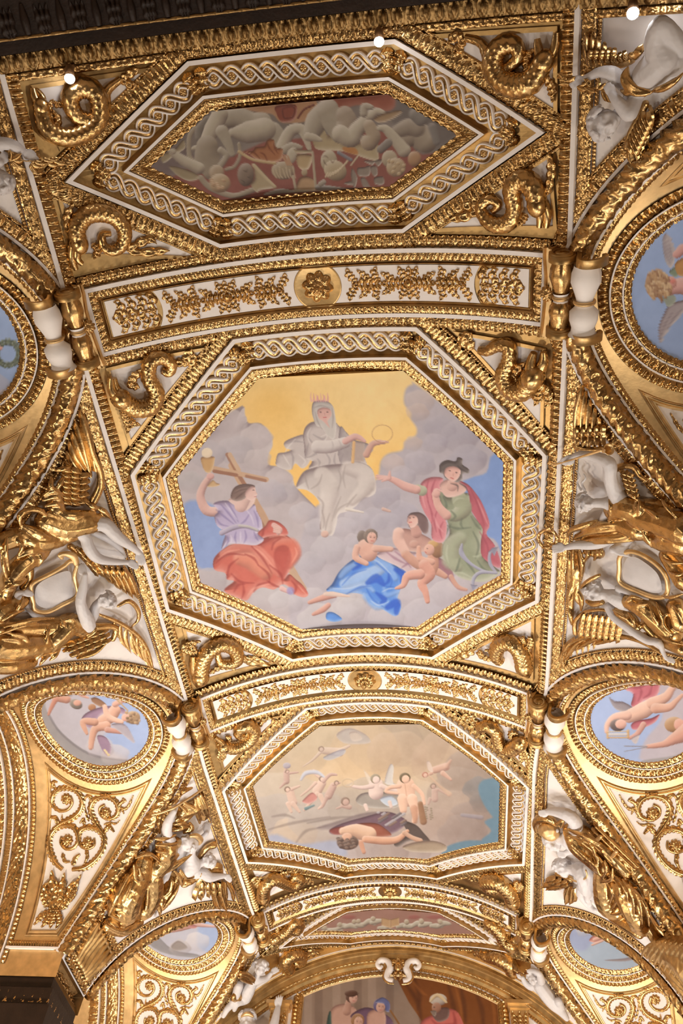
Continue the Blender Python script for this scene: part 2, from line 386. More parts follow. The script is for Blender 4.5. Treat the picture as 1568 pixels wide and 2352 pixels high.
def guilloche(F, S, P, d0, d1, period, base, ros=True):
    """two interlaced ribbons with a rosette in every eye, along each side of the polygon"""
    n = len(P); m = miters(P, True); dm = (d0+d1)/2; A = abs(d1-d0)*.335; wd = abs(d1-d0)*.33
    mbw, mbg = MB(), MB()
    for i in range(n):
        a = P[i]+m[i]*dm; b = P[(i+1) % n]+m[(i+1) % n]*dm; L = np.linalg.norm(b-a); d = (b-a)/L; nr = np.array([-d[1], d[0]])
        g = abs(d1-d0)*.42; Lu = L-2*g; cnt = max(2, round(Lu/period)); pr = Lu/cnt; a0 = a+d*g
        k = cnt*12; s = np.arange(k+1)/12.0
        for sg in (1, -1):
            y = sg*A*np.sin(PI*s+PI/2*0); dy = sg*A*PI/pr*np.cos(PI*s)
            ov = base+.020+.012*np.cos(PI*s)*sg
            tn = np.stack([np.ones_like(dy), dy], 1); tn /= np.linalg.norm(tn, axis=1)[:, None]; pn = np.stack([-tn[:, 1], tn[:, 0]], 1)
            T = np.array([-1, -.92, -.6, -.40, -.30, 0, .30, .40, .6, .92, 1]); H = np.array([-.035, .002, .009, .002, -.004, .003, -.004, .002, .009, .002, -.035])
            X = s[:, None]*pr+pn[:, 0:1]*T*wd*.5; Y = y[:, None]+pn[:, 1:2]*T*wd*.5
            X = np.clip(X, -.01, Lu+.01)
            U = a0[0]+d[0]*X+nr[0]*Y; V = a0[1]+d[1]*X+nr[1]*Y
            G = S(U, V, ov[:, None]+H[None, :])
            mbw.grid(G[:, :4]); mbw.grid(G[:, 7:]); mbg.grid(G[:, 3:8])
        if ros:
            for j in range(cnt):
                c = a0+d*pr*(j+.5)
                place(RO_S, 'rosette', orient(S, c[0], c[1], base+.016), F, math.atan2(d[1], d[0]), min(1.0, pr/.13))
    stuff(mbw.build('guilloche_ribbon', 'white', F)); stuff(mbg.build('guilloche_gilding', 'gold', F))
    # an acanthus leaf folded over each corner
    for i in range(n):
        mb = MB(); c = P[i]+m[i]*dm; W = abs(d1-d0)
        e0 = P[i-1]-P[i]; e1 = P[(i+1) % n]-P[i]; e0 = e0/np.linalg.norm(e0); e1 = e1/np.linalg.norm(e1)
        mm = m[i]/np.linalg.norm(m[i]); tgt = np.array([-mm[1], mm[0]])
        for sg, e in ((-1, e0), (1, e1)):
            nn = np.array([-e[1], e[0]]); 
            for q, lat in ((0, 0.), (1, .55), (2, -.55)):
                G = leaf_grid(W*.62, W*.5, .1, 3, 12, 7, .014)
                o = c+m[i]*0
                X = G[..., 0]+lat*W*.55; Y = G[..., 1]-W*.02
                U = o[0]+nn[0]*X+e[0]*Y; V = o[1]+nn[1]*X+e[1]*Y
                mb.grid(S(U, V, base+.025+G[..., 2]))
        th = np.linspace(0, 2*PI, 13)[:, None]; rr = np.linspace(0, 1, 5)[None, :]
        U = c[0]+W*.16*rr*np.cos(th); V = c[1]+W*.16*rr*np.sin(th)
        mb.grid(S(U, V, base+.045+.03*np.sqrt(np.maximum(0, 1-rr**2))+0*th))
        mb.build('corner_leaf', 'gold', F)
def frame(label, cornerpx, W, cat, seg, dw=None, outer=(-.125, -.01), outer_rel=r_block, gp=.135):
    P = np.array(Bs(cornerpx, .05)); c = P.mean(0); F = thing('painting_frame', barrel(c[0], c[1], .02), label, 'picture frame', None, 'thing')
    f = W
    # outer carved band and bead
    mb = MB(); band(mb, barrel, P, True, outer[1], outer[0], outer_rel, .085, .030, base=.012, ra=.0095, rc=.010); stuff(mb.build('outer_carving', 'gold', F))
    mb = MB(); band(mb, barrel, P, True, outer[0]-.002, outer[0]-.026, r_bead, .024, .014, base=.01, ra=.006, rc=.0065); stuff(mb.build('bead_row', 'gold', F))
    mb = MB()
    for a, b, h0, h1 in ((0, 0, .0, .05), (0, f*.085, .05, .05)): band(mb, barrel, P, True, a, b+1e-5, base=h0, base1=h1)
    for a, b, h0, h1 in ((f*.66, f*.72, .04, .04), (f*.72, f*.735, .04, 0.01)): band(mb, barrel, P, True, a, b+1e-5, base=h0, base1=h1)
    mb.build('white_fillet', 'white', F, smooth=False)
    mb = MB(); band(mb, barrel, P, True, f*.085, f*.66, base=-.04); band(mb, barrel, P, True, f*.085, f*.0851, base=.05, base1=-.045); band(mb, barrel, P, True, f*.6599, f*.66, base=-.045, base1=.04); mb.build('gilt_ground', 'fieldgold', F, smooth=False)
    guilloche(F, barrel, P, f*.15, f*.59, gp, -.036)
    mb = MB(); band(mb, barrel, P, True, f*.735, f*.90, r_acan, .06, .028, base=.022, base1=.008, ra=.0085, rc=.009); stuff(mb.build('inner_carving', 'gold', F))
    mb = MB(); band(mb, barrel, P, True, f*.90, f*1.0, r_twig, .07, .012, base=0.008, base1=-.0, ra=.009, rc=.008); stuff(mb.build('sight_edge', 'gold', F))
    return F, P
HEX1 = [(430, 141), (906, 90), (1249, 305), (926, 535), (505, 570), (150, 419)]
OCT2 = [(535, 780), (956, 752), (1254, 1047), (1236, 1385), (994, 1515), (670, 1520), (382, 1405), (300, 1092)]
OCT3 = [(702, 1627), (984, 1622), (1214, 1811), (1204, 1989), (1004, 2021), (790, 2019), (565, 1984), (510, 1819)]
HEX4 = [(788, 2082), (1012, 2084), (1178, 2192), None, None, (641, 2180)]
F1, P1 = frame('gilded hexagonal frame around the grisaille cherubs, topmost on the vault', HEX1, .365, 'frame', 1)
F2, P2 = frame('largest octagonal gilded frame, around the painting of robed women on clouds', OCT2, .435, 'frame', 1)
F3, P3 = frame('octagonal gilded frame around the cloudy painting with a reclining bearded man', OCT3, .40, 'frame', 1, gp=.13)
p4 = np.array(Bs([HEX4[0], HEX4[1], HEX4[2], HEX4[5]], .05)); vm = (p4[2, 1]+p4[3, 1])/2
_u = [p4[0], p4[1], p4[2], np.array([p4[1, 0], 2*vm-p4[1, 1]+.0]), np.array([p4[0, 0], 2*vm-p4[0, 1]]), p4[3]]
_proj = [project(barrel(q[0], q[1], .05)) for q in _u]
F4, P4 = frame('small hexagonal gilded frame above the arch of the far end wall', [(float(a), float(b)) for a, b in _proj], .27, 'frame', 1, gp=.09)

# carved rails running along the vault, white fillet in the middle
RAILS = {-1: [(-9, 120), (3, 172), (70, 400), (125, 588), (147, 672), (192, 832), (287, 1148), (427, 1607), (470, 1764), (575, 2084), (612, 2180)],
         1: [(1327, -20), (1307, 580), (1279, 1160), (1254, 1595), (1226, 1764), (1219, 2094), (1214, 2190)]}
for s in (-1, 1):
    P = np.array(Bs(RAILS[s], .04)); P = P if s < 0 else P[::-1]      # left of travel = towards the middle for both
    if s < 0: P = P[::-1]; P = P[::-1]
    v = np.linspace(P[0, 1], P[-1, 1], 40); o = np.argsort(P[:, 1]); uu = np.interp(v, P[o, 1], P[o, 0]); Q = np.stack([uu, v], 1)
    nrm = miters(Q, False); sgn = 1 if (nrm[5, 0]*(-s)) > 0 else -1
    t = thing('rail', barrel(uu[20], v[20], .03), kind='structure'); t.name = 'trim_%d' % (1 if s < 0 else 2)
    mb = MB(); 
    for a, b, h0, h1 in ((-.018, -.018, 0, .045), (-.018, .018, .045, .045), (.018, .018, .045, 0)): band(mb, barrel, Q, False, sgn*a, sgn*b+1e-5, base=h0, base1=h1, smooth=True)
    mb.build('white_fillet', 'white', t, smooth=False)
    mb = MB(); band(mb, barrel, Q, False, sgn*-.125, sgn*-.022, r_acan, .095, .03, base=.01, ra=.011, rc=.011, smooth=True); stuff(mb.build('outer_carving', 'gold', t))
    mb = MB(); band(mb, barrel, Q, False, sgn*-.16, sgn*-.13, r_bead, .026, .016, base=.008, ra=.0065, rc=.0075, smooth=True); stuff(mb.build('bead_row', 'gold', t))
    mb = MB(); band(mb, barrel, Q, False, sgn*.022, sgn*.11, r_leaf, .06, .028, base=.01, ra=.010, rc=.010, smooth=True); stuff(mb.build('inner_carving', 'gold', t))

# transverse ribs
RIBS = [(1.925, 2.515, 1.885), (6.69, 7.27, 1.875), (11.08, 11.60, 1.83)]
ribs = []
for k, (v0, v1, xm) in enumerate(RIBS):
    um = float(ubar(xm)); t = thing('rib', barrel(0, (v0+v1)/2, .05), kind='structure'); t.name = 'trim_%d' % (3+k); ribs.append(t)
    H = .05; P = np.array([(-um, v0), (um, v0), (um, v1), (-um, v1)])
    Pf = []                                             # subdivided so that the band follows the curve
    mb = MB()
    for a, b, h0, h1 in ((0, 0, 0, H), (0, .035, H, H), (.035, .035, H, H-.012)): band(mb, barrel, P, True, a, b+1e-5, base=h0, base1=h1)
    mb.build('white_fillet', 'white', t, smooth=False)
    mb = MB(); band(mb, barrel, P, True, .038, .098, r_egg, .062, .022, base=H-.012, ra=.008, rc=.0085); stuff(mb.build('egg_course', 'gold', t))
    mb = MB(); band(mb, barrel, P, True, .098, .125, base=H-.005, base1=H-.03); band(mb, barrel, P, True, .125, .14, base=H-.01, base1=H-.025)
    mb.grid(barrel(np.linspace(-um+.12, um-.12, 60)[None, :], np.linspace(v0+.12, v1-.12, 4)[:, None], .02)); mb.build('gilt_field', 'fieldgold', t)
    # carved courses on the vault beside the rib
    mb = MB()
    for vv_, sg in ((v0, -1), (v1, 1)):
        Q = np.array([(-um-.02, vv_), (um+.02, vv_)])
        band(mb, barrel, Q, False, sg*.012, sg*.095, r_block, .075, .03, base=.012, ra=.009, rc=.010)
    stuff(mb.build('outer_carving', 'gold', t))
# ------------------------------------------------------------------ ornament builders
def resample(P, n):
    P = np.asarray(P, float); L = np.concatenate([[0], np.cumsum(np.linalg.norm(np.diff(P, axis=0), axis=1))])
    s = np.linspace(0, L[-1], n); return np.stack([np.interp(s, L, P[:, i]) for i in range(P.shape[1])], 1), L[-1]
def frond(mb, S, path, w0, w1, h=.02, base=.0, lobes=6, N=None, K=7, mi=0, lift=0.0):
    C, L = resample(catmull(path, 5), N or max(10, lobes*5)); n = len(C); m = miters(C, False)
    s = np.linspace(0, 1, n)[:, None]; T = np.linspace(-1, 1, K)[None, :]
    env = np.clip(np.minimum(s*6+.25, (1-s)*3+.08), 0, 1)
    w = (w0+(w1-w0)*s)*.5*env*(.62+.38*np.abs(np.sin(PI*lobes*s))**.8) if lobes else (w0+(w1-w0)*s)*.5*env
    U = C[:, 0:1]+m[:, 0:1]*w*T; V = C[:, 1:2]+m[:, 1:2]*w*T
    H = base+lift*s+h*(1-np.abs(T)**2.2)*(.75+.35*np.cos(2*PI*lobes*s+3.5*np.abs(T)))-h*.45*np.exp(-(T/.16)**2)*(1 if K > 5 else 0)
    mb.grid(S(U, V, H), mi)
def tube_s(mb, S, path, rad, n0=None, K=10, N=40, relief=None, amp=0, mi=0, sm=6):
    """a tube lying on the surface; rad may be a list along the path, n0 the height of its axis"""
    rad = np.atleast_1d(np.asarray(rad, float)); k0 = len(path)
    rr = np.interp(np.linspace(0, 1, k0), np.linspace(0, 1, len(rad)), rad); n0 = rr*.7 if n0 is None else np.interp(np.linspace(0, 1, k0), np.linspace(0, 1, len(np.atleast_1d(n0))), np.atleast_1d(n0))
    Q = np.column_stack([np.asarray(path, float), n0, rr]); Q = catmull(Q, sm); C, L = resample(Q, N)
    T = np.gradient(C[:, :3], axis=0); T /= np.linalg.norm(T, axis=1)[:, None]+1e-9
    A = np.cross(T, [0, 0, 1.]); A /= np.linalg.norm(A, axis=1)[:, None]+1e-9; Bn = np.cross(A, T)
    th = np.linspace(0, 2*PI, K+1)[None, :]; s = np.linspace(0, 1, N)[:, None]
    r = C[:, 3:4]*np.ones_like(th)
    if relief is not None: r = r+amp*C[:, 3:4]*relief(s*L, th)
    P = C[:, None, :3]+A[:, None, :]*(r*np.cos(th))[..., None]+Bn[:, None, :]*(r*np.sin(th))[..., None]
    mb.grid(S(P[..., 0], P[..., 1], P[..., 2]), mi)
    for e in (0, -1):
        c = S(C[e, 0], C[e, 1], C[e, 2]); ring = S(P[e, :, 0], P[e, :, 1], P[e, :, 2])
        mb.grid(np.stack([ring, np.broadcast_to(c, ring.shape)], 0), mi)
def blob_s(mb, S, c, r, n0, rn=None, sx=1, sy=1, rot=0, mi=0, K=12, N=7):
    th = np.linspace(0, 2*PI, K+1)[None, :]; ph = np.linspace(-PI/2, PI/2, N)[:, None]
    x = r*sx*np.cos(ph)*np.cos(th); y = r*sy*np.cos(ph)*np.sin(th); z = (rn or r)*np.sin(ph)+0*th
    X = x*math.cos(rot)-y*math.sin(rot); Y = x*math.sin(rot)+y*math.cos(rot)
    mb.grid(S(c[0]+X, c[1]+Y, n0+z), mi)
def poly_s(mb, S, pts, n, k=12, mi=0):
    """a filled polygon (3 or 4 corners, or a fan) laid on the surface, thick enough to stand off it"""
    P = np.asarray(pts, float); c = P.mean(0); m = len(P)
    for i in range(m):
        a, b = P[i], P[(i+1) % m]; s = np.linspace(0, 1, k)[:, None, None]; t = np.linspace(0, 1, k)[None, :, None]
        Q = c+(a+(b-a)*s-c)*t; mb.grid(S(Q[..., 0], Q[..., 1], n), mi)
def spiral(c, r0, turns, a0, hand, n=26, r1=.12):
    t = np.linspace(0, 1, n); r = r0*(1-(1-r1)*t**.8); a = a0+hand*2*PI*turns*t
    return np.stack([c[0]+r*np.cos(a), c[1]+r*np.sin(a)], 1)

# ------------------------------------------------------------------ cross vaults: round frames, laurel ropes, scroll panels
ROS_B = rosette_mesh(.075, .05, 9); ROS_R = rosette_mesh(.085, .06, 10)
TC = 3.13                                   # distance of the tondo centre from the axis of the room
side_nm = {-1: 'left', 1: 'right'}; bay_nm = ['nearest', 'middle', 'farthest']
c0 = cells[(1, -1)]
def cpx(x, y): u, v = c0.inv(x, y); return (u, abs(v))
def zz(x, y): return cpx(60+x/5.2267, 1760+y/5.2267)          # the traced panel
SPIR = []                                   # scrolls traced once on the left middle panel
for pts, w in (
    ([(440, 1240), (350, 1150), (290, 1000), (290, 860), (350, 760), (450, 710), (560, 720), (620, 800), (625, 900), (570, 980), (480, 990), (420, 920), (430, 850)], .085),
    ([(560, 1240), (700, 1220), (830, 1130), (920, 1000), (940, 870), (880, 770), (760, 730), (660, 770), (640, 870), (660, 950), (740, 990), (820, 950), (820, 870)], .085),
    ([(350, 740), (430, 680), (560, 620), (650, 540), (680, 420), (630, 310), (530, 260), (400, 270), (330, 340), (320, 450), (400, 530), (500, 520), (560, 440), (540, 360)], .085),
    ([(930, 800), (860, 700), (800, 600), (780, 480), (840, 390), (950, 360), (1060, 400), (1110, 500), (1080, 600), (980, 630), (900, 580), (890, 500), (950, 460)], .085),
    ([(440, 1050), (470, 1140), (530, 1150)], .05), ([(560, 1190), (600, 1100), (650, 1060)], .07), ([(720, 1010), (740, 1080), (700, 1180)], .05),
    ([(1110, 480), (1150, 430), (1190, 410), (1160, 380)], .05), ([(1130, 490), (1190, 510), (1240, 460), (1290, 350)], .04), ([(1150, 500), (1180, 570)], .03),
    ([(780, 460), (790, 390), (740, 350), (710, 390)], .06), ([(350, 260), (320, 220), (340, 180), (380, 190)], .06), ([(380, 700), (370, 630), (310, 610), (290, 650)], .06),
    ([(950, 790), (990, 720), (1040, 760), (1060, 790)], .06), ([(940, 700), (1010, 680), (1080, 690), (1130, 650)], .03), ([(700, 700), (690, 640), (650, 680)], .05),
    ([(760, 660), (730, 590), (710, 480)], .03), ([(430, 660), (440, 580)], .025)):
    SPIR.append(([zz(*p) for p in pts], w))
LEAF = []
for pts, w in (
    ([(380, 1730), (350, 1560), (320, 1400), (330, 1250)], .16), ([(350, 1730), (270, 1600), (230, 1450), (290, 1400)], .12), ([(420, 1730), (430, 1560), (450, 1400), (480, 1280)], .13),
    ([(430, 1730), (520, 1560), (560, 1420), (620, 1390)], .12), ([(460, 1700), (560, 1500), (620, 1400), (680, 1300)], .09), ([(520, 1560), (600, 1500), (620, 1440)], .06),
    ([(500, 1640), (580, 1560), (610, 1490)], .07), ([(260, 1700), (210, 1580), (220, 1470)], .07), ([(420, 1640), (380, 1500), (390, 1380)], .1),
    ([(310, 1760), (200, 1800), (110, 1920)], .10), ([(330, 1760), (260, 1850), (200, 1950)], .10), ([(350, 1760), (320, 1860), (300, 1960)], .11), ([(380, 1760), (410, 1850), (370, 1960)], .09), ([(280, 1740), (350, 1735), (440, 1745)], .05)):
    LEAF.append(([zz(*p) for p in pts], w))
CENT = [zz(490, 390), zz(960, 560), zz(500, 890), zz(740, 920)]
PANEL = [zz(250, 20), zz(1440, 200), zz(370, 2005), zz(20, 2005)]
for (k, s), c in cells.items():
    key = '%s %s' % (bay_nm[k], side_nm[s])
    vis = (1,) if k else (-1, 1)
    # tondo frame
    t = thing('round_frame', c(0, TC, .03), {0: 'large round gilded frame with a blue sky painting, cut by the %s edge' % side_nm[s],
        1: 'round gilded pearl studded frame beside the %s end of the middle rib' % side_nm[s], 2: 'small round gilded frame near the far end wall, on the %s' % side_nm[s]}[k], 'picture frame', 'round frames of the cross vaults', 'thing')
    th = np.linspace(0, 2*PI, 73)[:-1]; C = np.stack([0+0*th, 0*th], 1)
    def circ(r, cv=TC): return np.stack([r*np.sin(th), cv+r*np.cos(th)], 1)
    RR = circ(.88); sg = 1
    nr = miters(RR, True); inw = 1 if (nr[0]@(np.array([0, TC])-RR[0])) > 0 else -1
    mb = MB(); band(mb, c, RR, True, inw*.0, inw*.075, r_leaf, .055, .03, base=.012, ra=.009, rc=.009, smooth=True); stuff(mb.build('leaf_ring', 'gold', t))
    mb = MB(); 
    for a, b, h0, h1 in ((.075, .088, .045, .045), (.088, .088, .045, .02), (.172, .172, .02, .045), (.172, .185, .045, .045)): band(mb, c, RR, True, inw*a, inw*b+1e-5, base=h0, base1=h1, smooth=True)
    mb.build('white_fillet', 'white', t)
    mb = MB(); band(mb, c, RR, True, inw*.088, inw*.172, r_egg, .098, .045, base=.02, ra=.0085, rc=.0085, smooth=True); stuff(mb.build('pearl_ring', 'gold', t))
    mb = MB(); band(mb, c, RR, True, inw*.185, inw*.255, r_acan, .07, .03, base=.03, base1=0., ra=.009, rc=.009, smooth=True); stuff(mb.build('inner_carving', 'gold', t))
    # laurel rope along the groin, on the edge where both vaults meet
    um = float(np.interp(-(ZF+.03), -c.z[360:], c.L[360:])); uu = np.linspace(-um, um, 160); gx = c.groin_x(uu)
    Pc = np.stack([uu, gx], 1)                                    # on the cell
    yb = c.yc+np.interp(uu, c.L, c.y); Pb = np.stack([s*ubar(gx), yb], 1)     # on the barrel
    G3 = barrel(Pb[:, 0], Pb[:, 1]); nrm = (barrel(Pb[:, 0], Pb[:, 1], .01)-G3)+(c(uu, gx, .01)-G3); nrm /= np.linalg.norm(nrm, axis=1)[:, None]
    Tn = np.gradient(G3, axis=0); Tn /= np.linalg.norm(Tn, axis=1)[:, None]; Bi = np.cross(Tn, nrm)
    t = thing('groin_rib', G3[80], kind='structure')
    Ls = np.concatenate([[0], np.cumsum(np.linalg.norm(np.diff(G3, axis=0), axis=1))])
    n = int(Ls[-1]/.013); sL = np.linspace(0, Ls[-1], n); ip = lambda A: np.stack([np.interp(sL, Ls, A[:, i]) for i in range(3)], 1)
    g3, nn, bi = ip(G3), ip(nrm), ip(Bi); tt = np.linspace(0, 1, 14)[None, :]; al = (tt-.5)*PI*1.15
    rad = .068+.036*r_garland(sL[:, None]/.17, tt+0*sL[:, None])
    Pq = g3[:, None]+nn[:, None]*(rad*np.cos(al)+.012)[..., None]+bi[:, None]*(rad*np.sin(al))[..., None]
    mb = MB().grid(Pq); stuff(mb.build('laurel_rope', 'gold', t))
    nb = miters(Pb, False); q = 1 if (nb[80, 0]*s) < 0 else -1
    mb = MB()
    for a, b, h0, h1 in ((.082, .082, 0, .035), (.082, .105, .035, .035), (.105, .105, .035, .0)): band(mb, barrel, Pb, False, q*a, q*b+1e-5, base=h0, base1=h1, smooth=True)
    nc = miters(Pc, False); qc = 1 if nc[80, 1] > 0 else -1
    for a, b, h0, h1 in ((.078, .078, 0, .035), (.078, .098, .035, .035), (.098, .098, .035, .0)): band(mb, c, Pc, False, qc*a, qc*b+1e-5, base=h0, base1=h1, smooth=True)
    mb.build('white_fillet', 'white', t)
    mb = MB(); band(mb, barrel, Pb, False, q*.107, q*.20, r_block, .085, .03, base=.01, ra=.010, rc=.010, smooth=True)
    stuff(mb.build('barrel_side_carving', 'gold', t))
    mb = MB(); band(mb, barrel, Pb, False, q*.203, q*.228, r_bead, .026, .016, base=.008, ra=.0065, rc=.008, smooth=True); stuff(mb.build('bead_row', 'gold', t))
    mb = MB(); band(mb, c, Pc, False, qc*.10, qc*.155, r_egg, .052, .022, base=.008, ra=.0085, rc=.009, smooth=True); stuff(mb.build('vault_side_carving', 'gold', t))
    # mouldings along the lunette arch
    t = thing('lunette_arch', c(0, 4.2, 0), kind='structure')
    A = np.stack([np.linspace(-um-.1, um+.1, 120), np.full(120, 4.12)], 1)
    if k or s < 0 or 1:
        mb = MB()
        for a in (0., .20, .31):
            for x, y_, h0, h1 in ((0, 0, 0, .035), (0, .016, .035, .035), (.016, .016, .035, 0)): band(mb, c, A, False, a+x, a+y_+1e-5, base=h0, base1=h1, smooth=True)
        mb.build('white_fillet', 'white', t)
        mb = MB(); band(mb, c, A, False, -.06, -.005, r_leaf, .05, .022, base=.008, ra=.009, rc=.009, smooth=True); band(mb, c, A, False, .215, .30, r_acan, .06, .025, base=.01, ra=.010, rc=.011, smooth=True); stuff(mb.build('leaf_course', 'gold', t))
        mb = MB(); band(mb, c, A, False, .02, .19, r_garland, .17, .03, base=.02, ra=.013, rc=.012, smooth=True, prof=.035); stuff(mb.build('laurel_course', 'gold', t))
        mb = MB(); band(mb, c, A, False, .33, .47, r_egg, .10, .05, base=.01, ra=.012, rc=.013, smooth=True); stuff(mb.build('egg_course', 'gold', t))
    # base courses of the spandrel
    mb = MB()
    for sd in (-1, 1):
        q0 = np.array([(sd*(um-.06), float(c.groin_x(sd*(um-.06)))+.1), (sd*(um-.06), 4.1)])
        for a, b, h0, h1 in ((-.012, -.012, 0, .035), (-.012, .012, .035, .035), (.012, .012, .035, 0)): band(mb, c, q0, False, a, b+1e-5, base=h0, base1=h1)
    mb.build('base_fillet', 'white', t, smooth=False)
    mb = MB()
    for sd in (-1, 1):
        q0 = np.array([(sd*(um-.11), float(c.groin_x(sd*(um-.11)))+.1), (sd*(um-.11), 4.1)])
        band(mb, c, q0, False, -.035, .035, r_bead, .03, .02, base=.008, ra=.0075, rc=.01)
    stuff(mb.build('base_beads', 'gold', t))
    # scroll panels
    for sd in vis:
        nm = 'far' if sd > 0 else 'near'
        if k == 0: lab = 'gilded acanthus scrolls on white beside the large %s round painting, %s side' % (side_nm[s], nm)
        elif k == 1: lab = 'gilded acanthus scrolls below the round frame at the %s end of the middle rib' % side_nm[s]
        else: lab = 'gilded acanthus scrolls on white at the bottom %s corner, nearest the end wall' % side_nm[s]
        t = thing('acanthus_relief', c(sd*1.7, 3.4, .03), lab, 'wall panel', 'acanthus scroll panels', 'thing')
        Sx = lambda u, v, n, c=c, sd=sd: c(np.asarray(u)*sd, v, n)
        mb = MB(); pa, pb, pc, pd = [np.array(p) for p in PANEL]
        a0, a1 = math.atan2(pa[0], pa[1]-TC), math.atan2(pb[0], pb[1]-TC); ra = (np.hypot(pa[0], pa[1]-TC)+np.hypot(pb[0], pb[1]-TC))/2
        an = np.linspace(a0, a1, 24); top = np.stack([ra*np.sin(an), TC+ra*np.cos(an)], 1)
        bot = pd+(pc-pd)*np.linspace(0, 1, 24)[:, None]; w_ = np.linspace(0, 1, 30)[:, None, None]
        Q = top[None]+(bot-top)[None]*w_
        mb.grid(Sx(Q[..., 0], Q[..., 1], .006)); mb.build('white_ground', 'white', t)
        edge = np.vstack([top, (top[-1]+(pc-top[-1])*np.linspace(0, 1, 14)[1:, None]), (pc+(pd-pc)*np.linspace(0, 1, 6)[1:, None]), (pd+(top[0]-pd)*np.linspace(0, 1, 14)[1:-1, None])])
        mb = MB()
        for a, b, h0, h1 in ((-.0, .012, .006, .022), (.012, .022, .022, .022), (.022, .03, .022, .006), (-.03, -.02, 0., .014), (-.02, -.01, .014, .0)): band(mb, Sx, edge, True, a, b, base=h0, base1=h1)
        mb.build('gilt_border', 'flatgold', t)
        mb = MB()
        for pts, w_ in SPIR:
            tube_s(mb, Sx, pts, [w_*.28, w_*.28, w_*.2], .014, K=6, N=max(14, len(pts)*6))
            L = resample(pts, 5)[1]; frond(mb, Sx, pts, w_*1.15, w_*.8, .022, .012, max(3, int(L/.05)))
        stuff(mb.build('acanthus_scroll', 'gold', t))
        mb = MB()
        for pts, w_ in LEAF: frond(mb, Sx, pts, w_, w_*.8, .035, .015, 5, lift=.02)
        mb.build('acanthus_vase', 'gold', t)
        for j, q_ in enumerate(CENT): place(ROS_B, 'scroll_flower', orient(Sx, q_[0], q_[1], .01), t, j*.3)

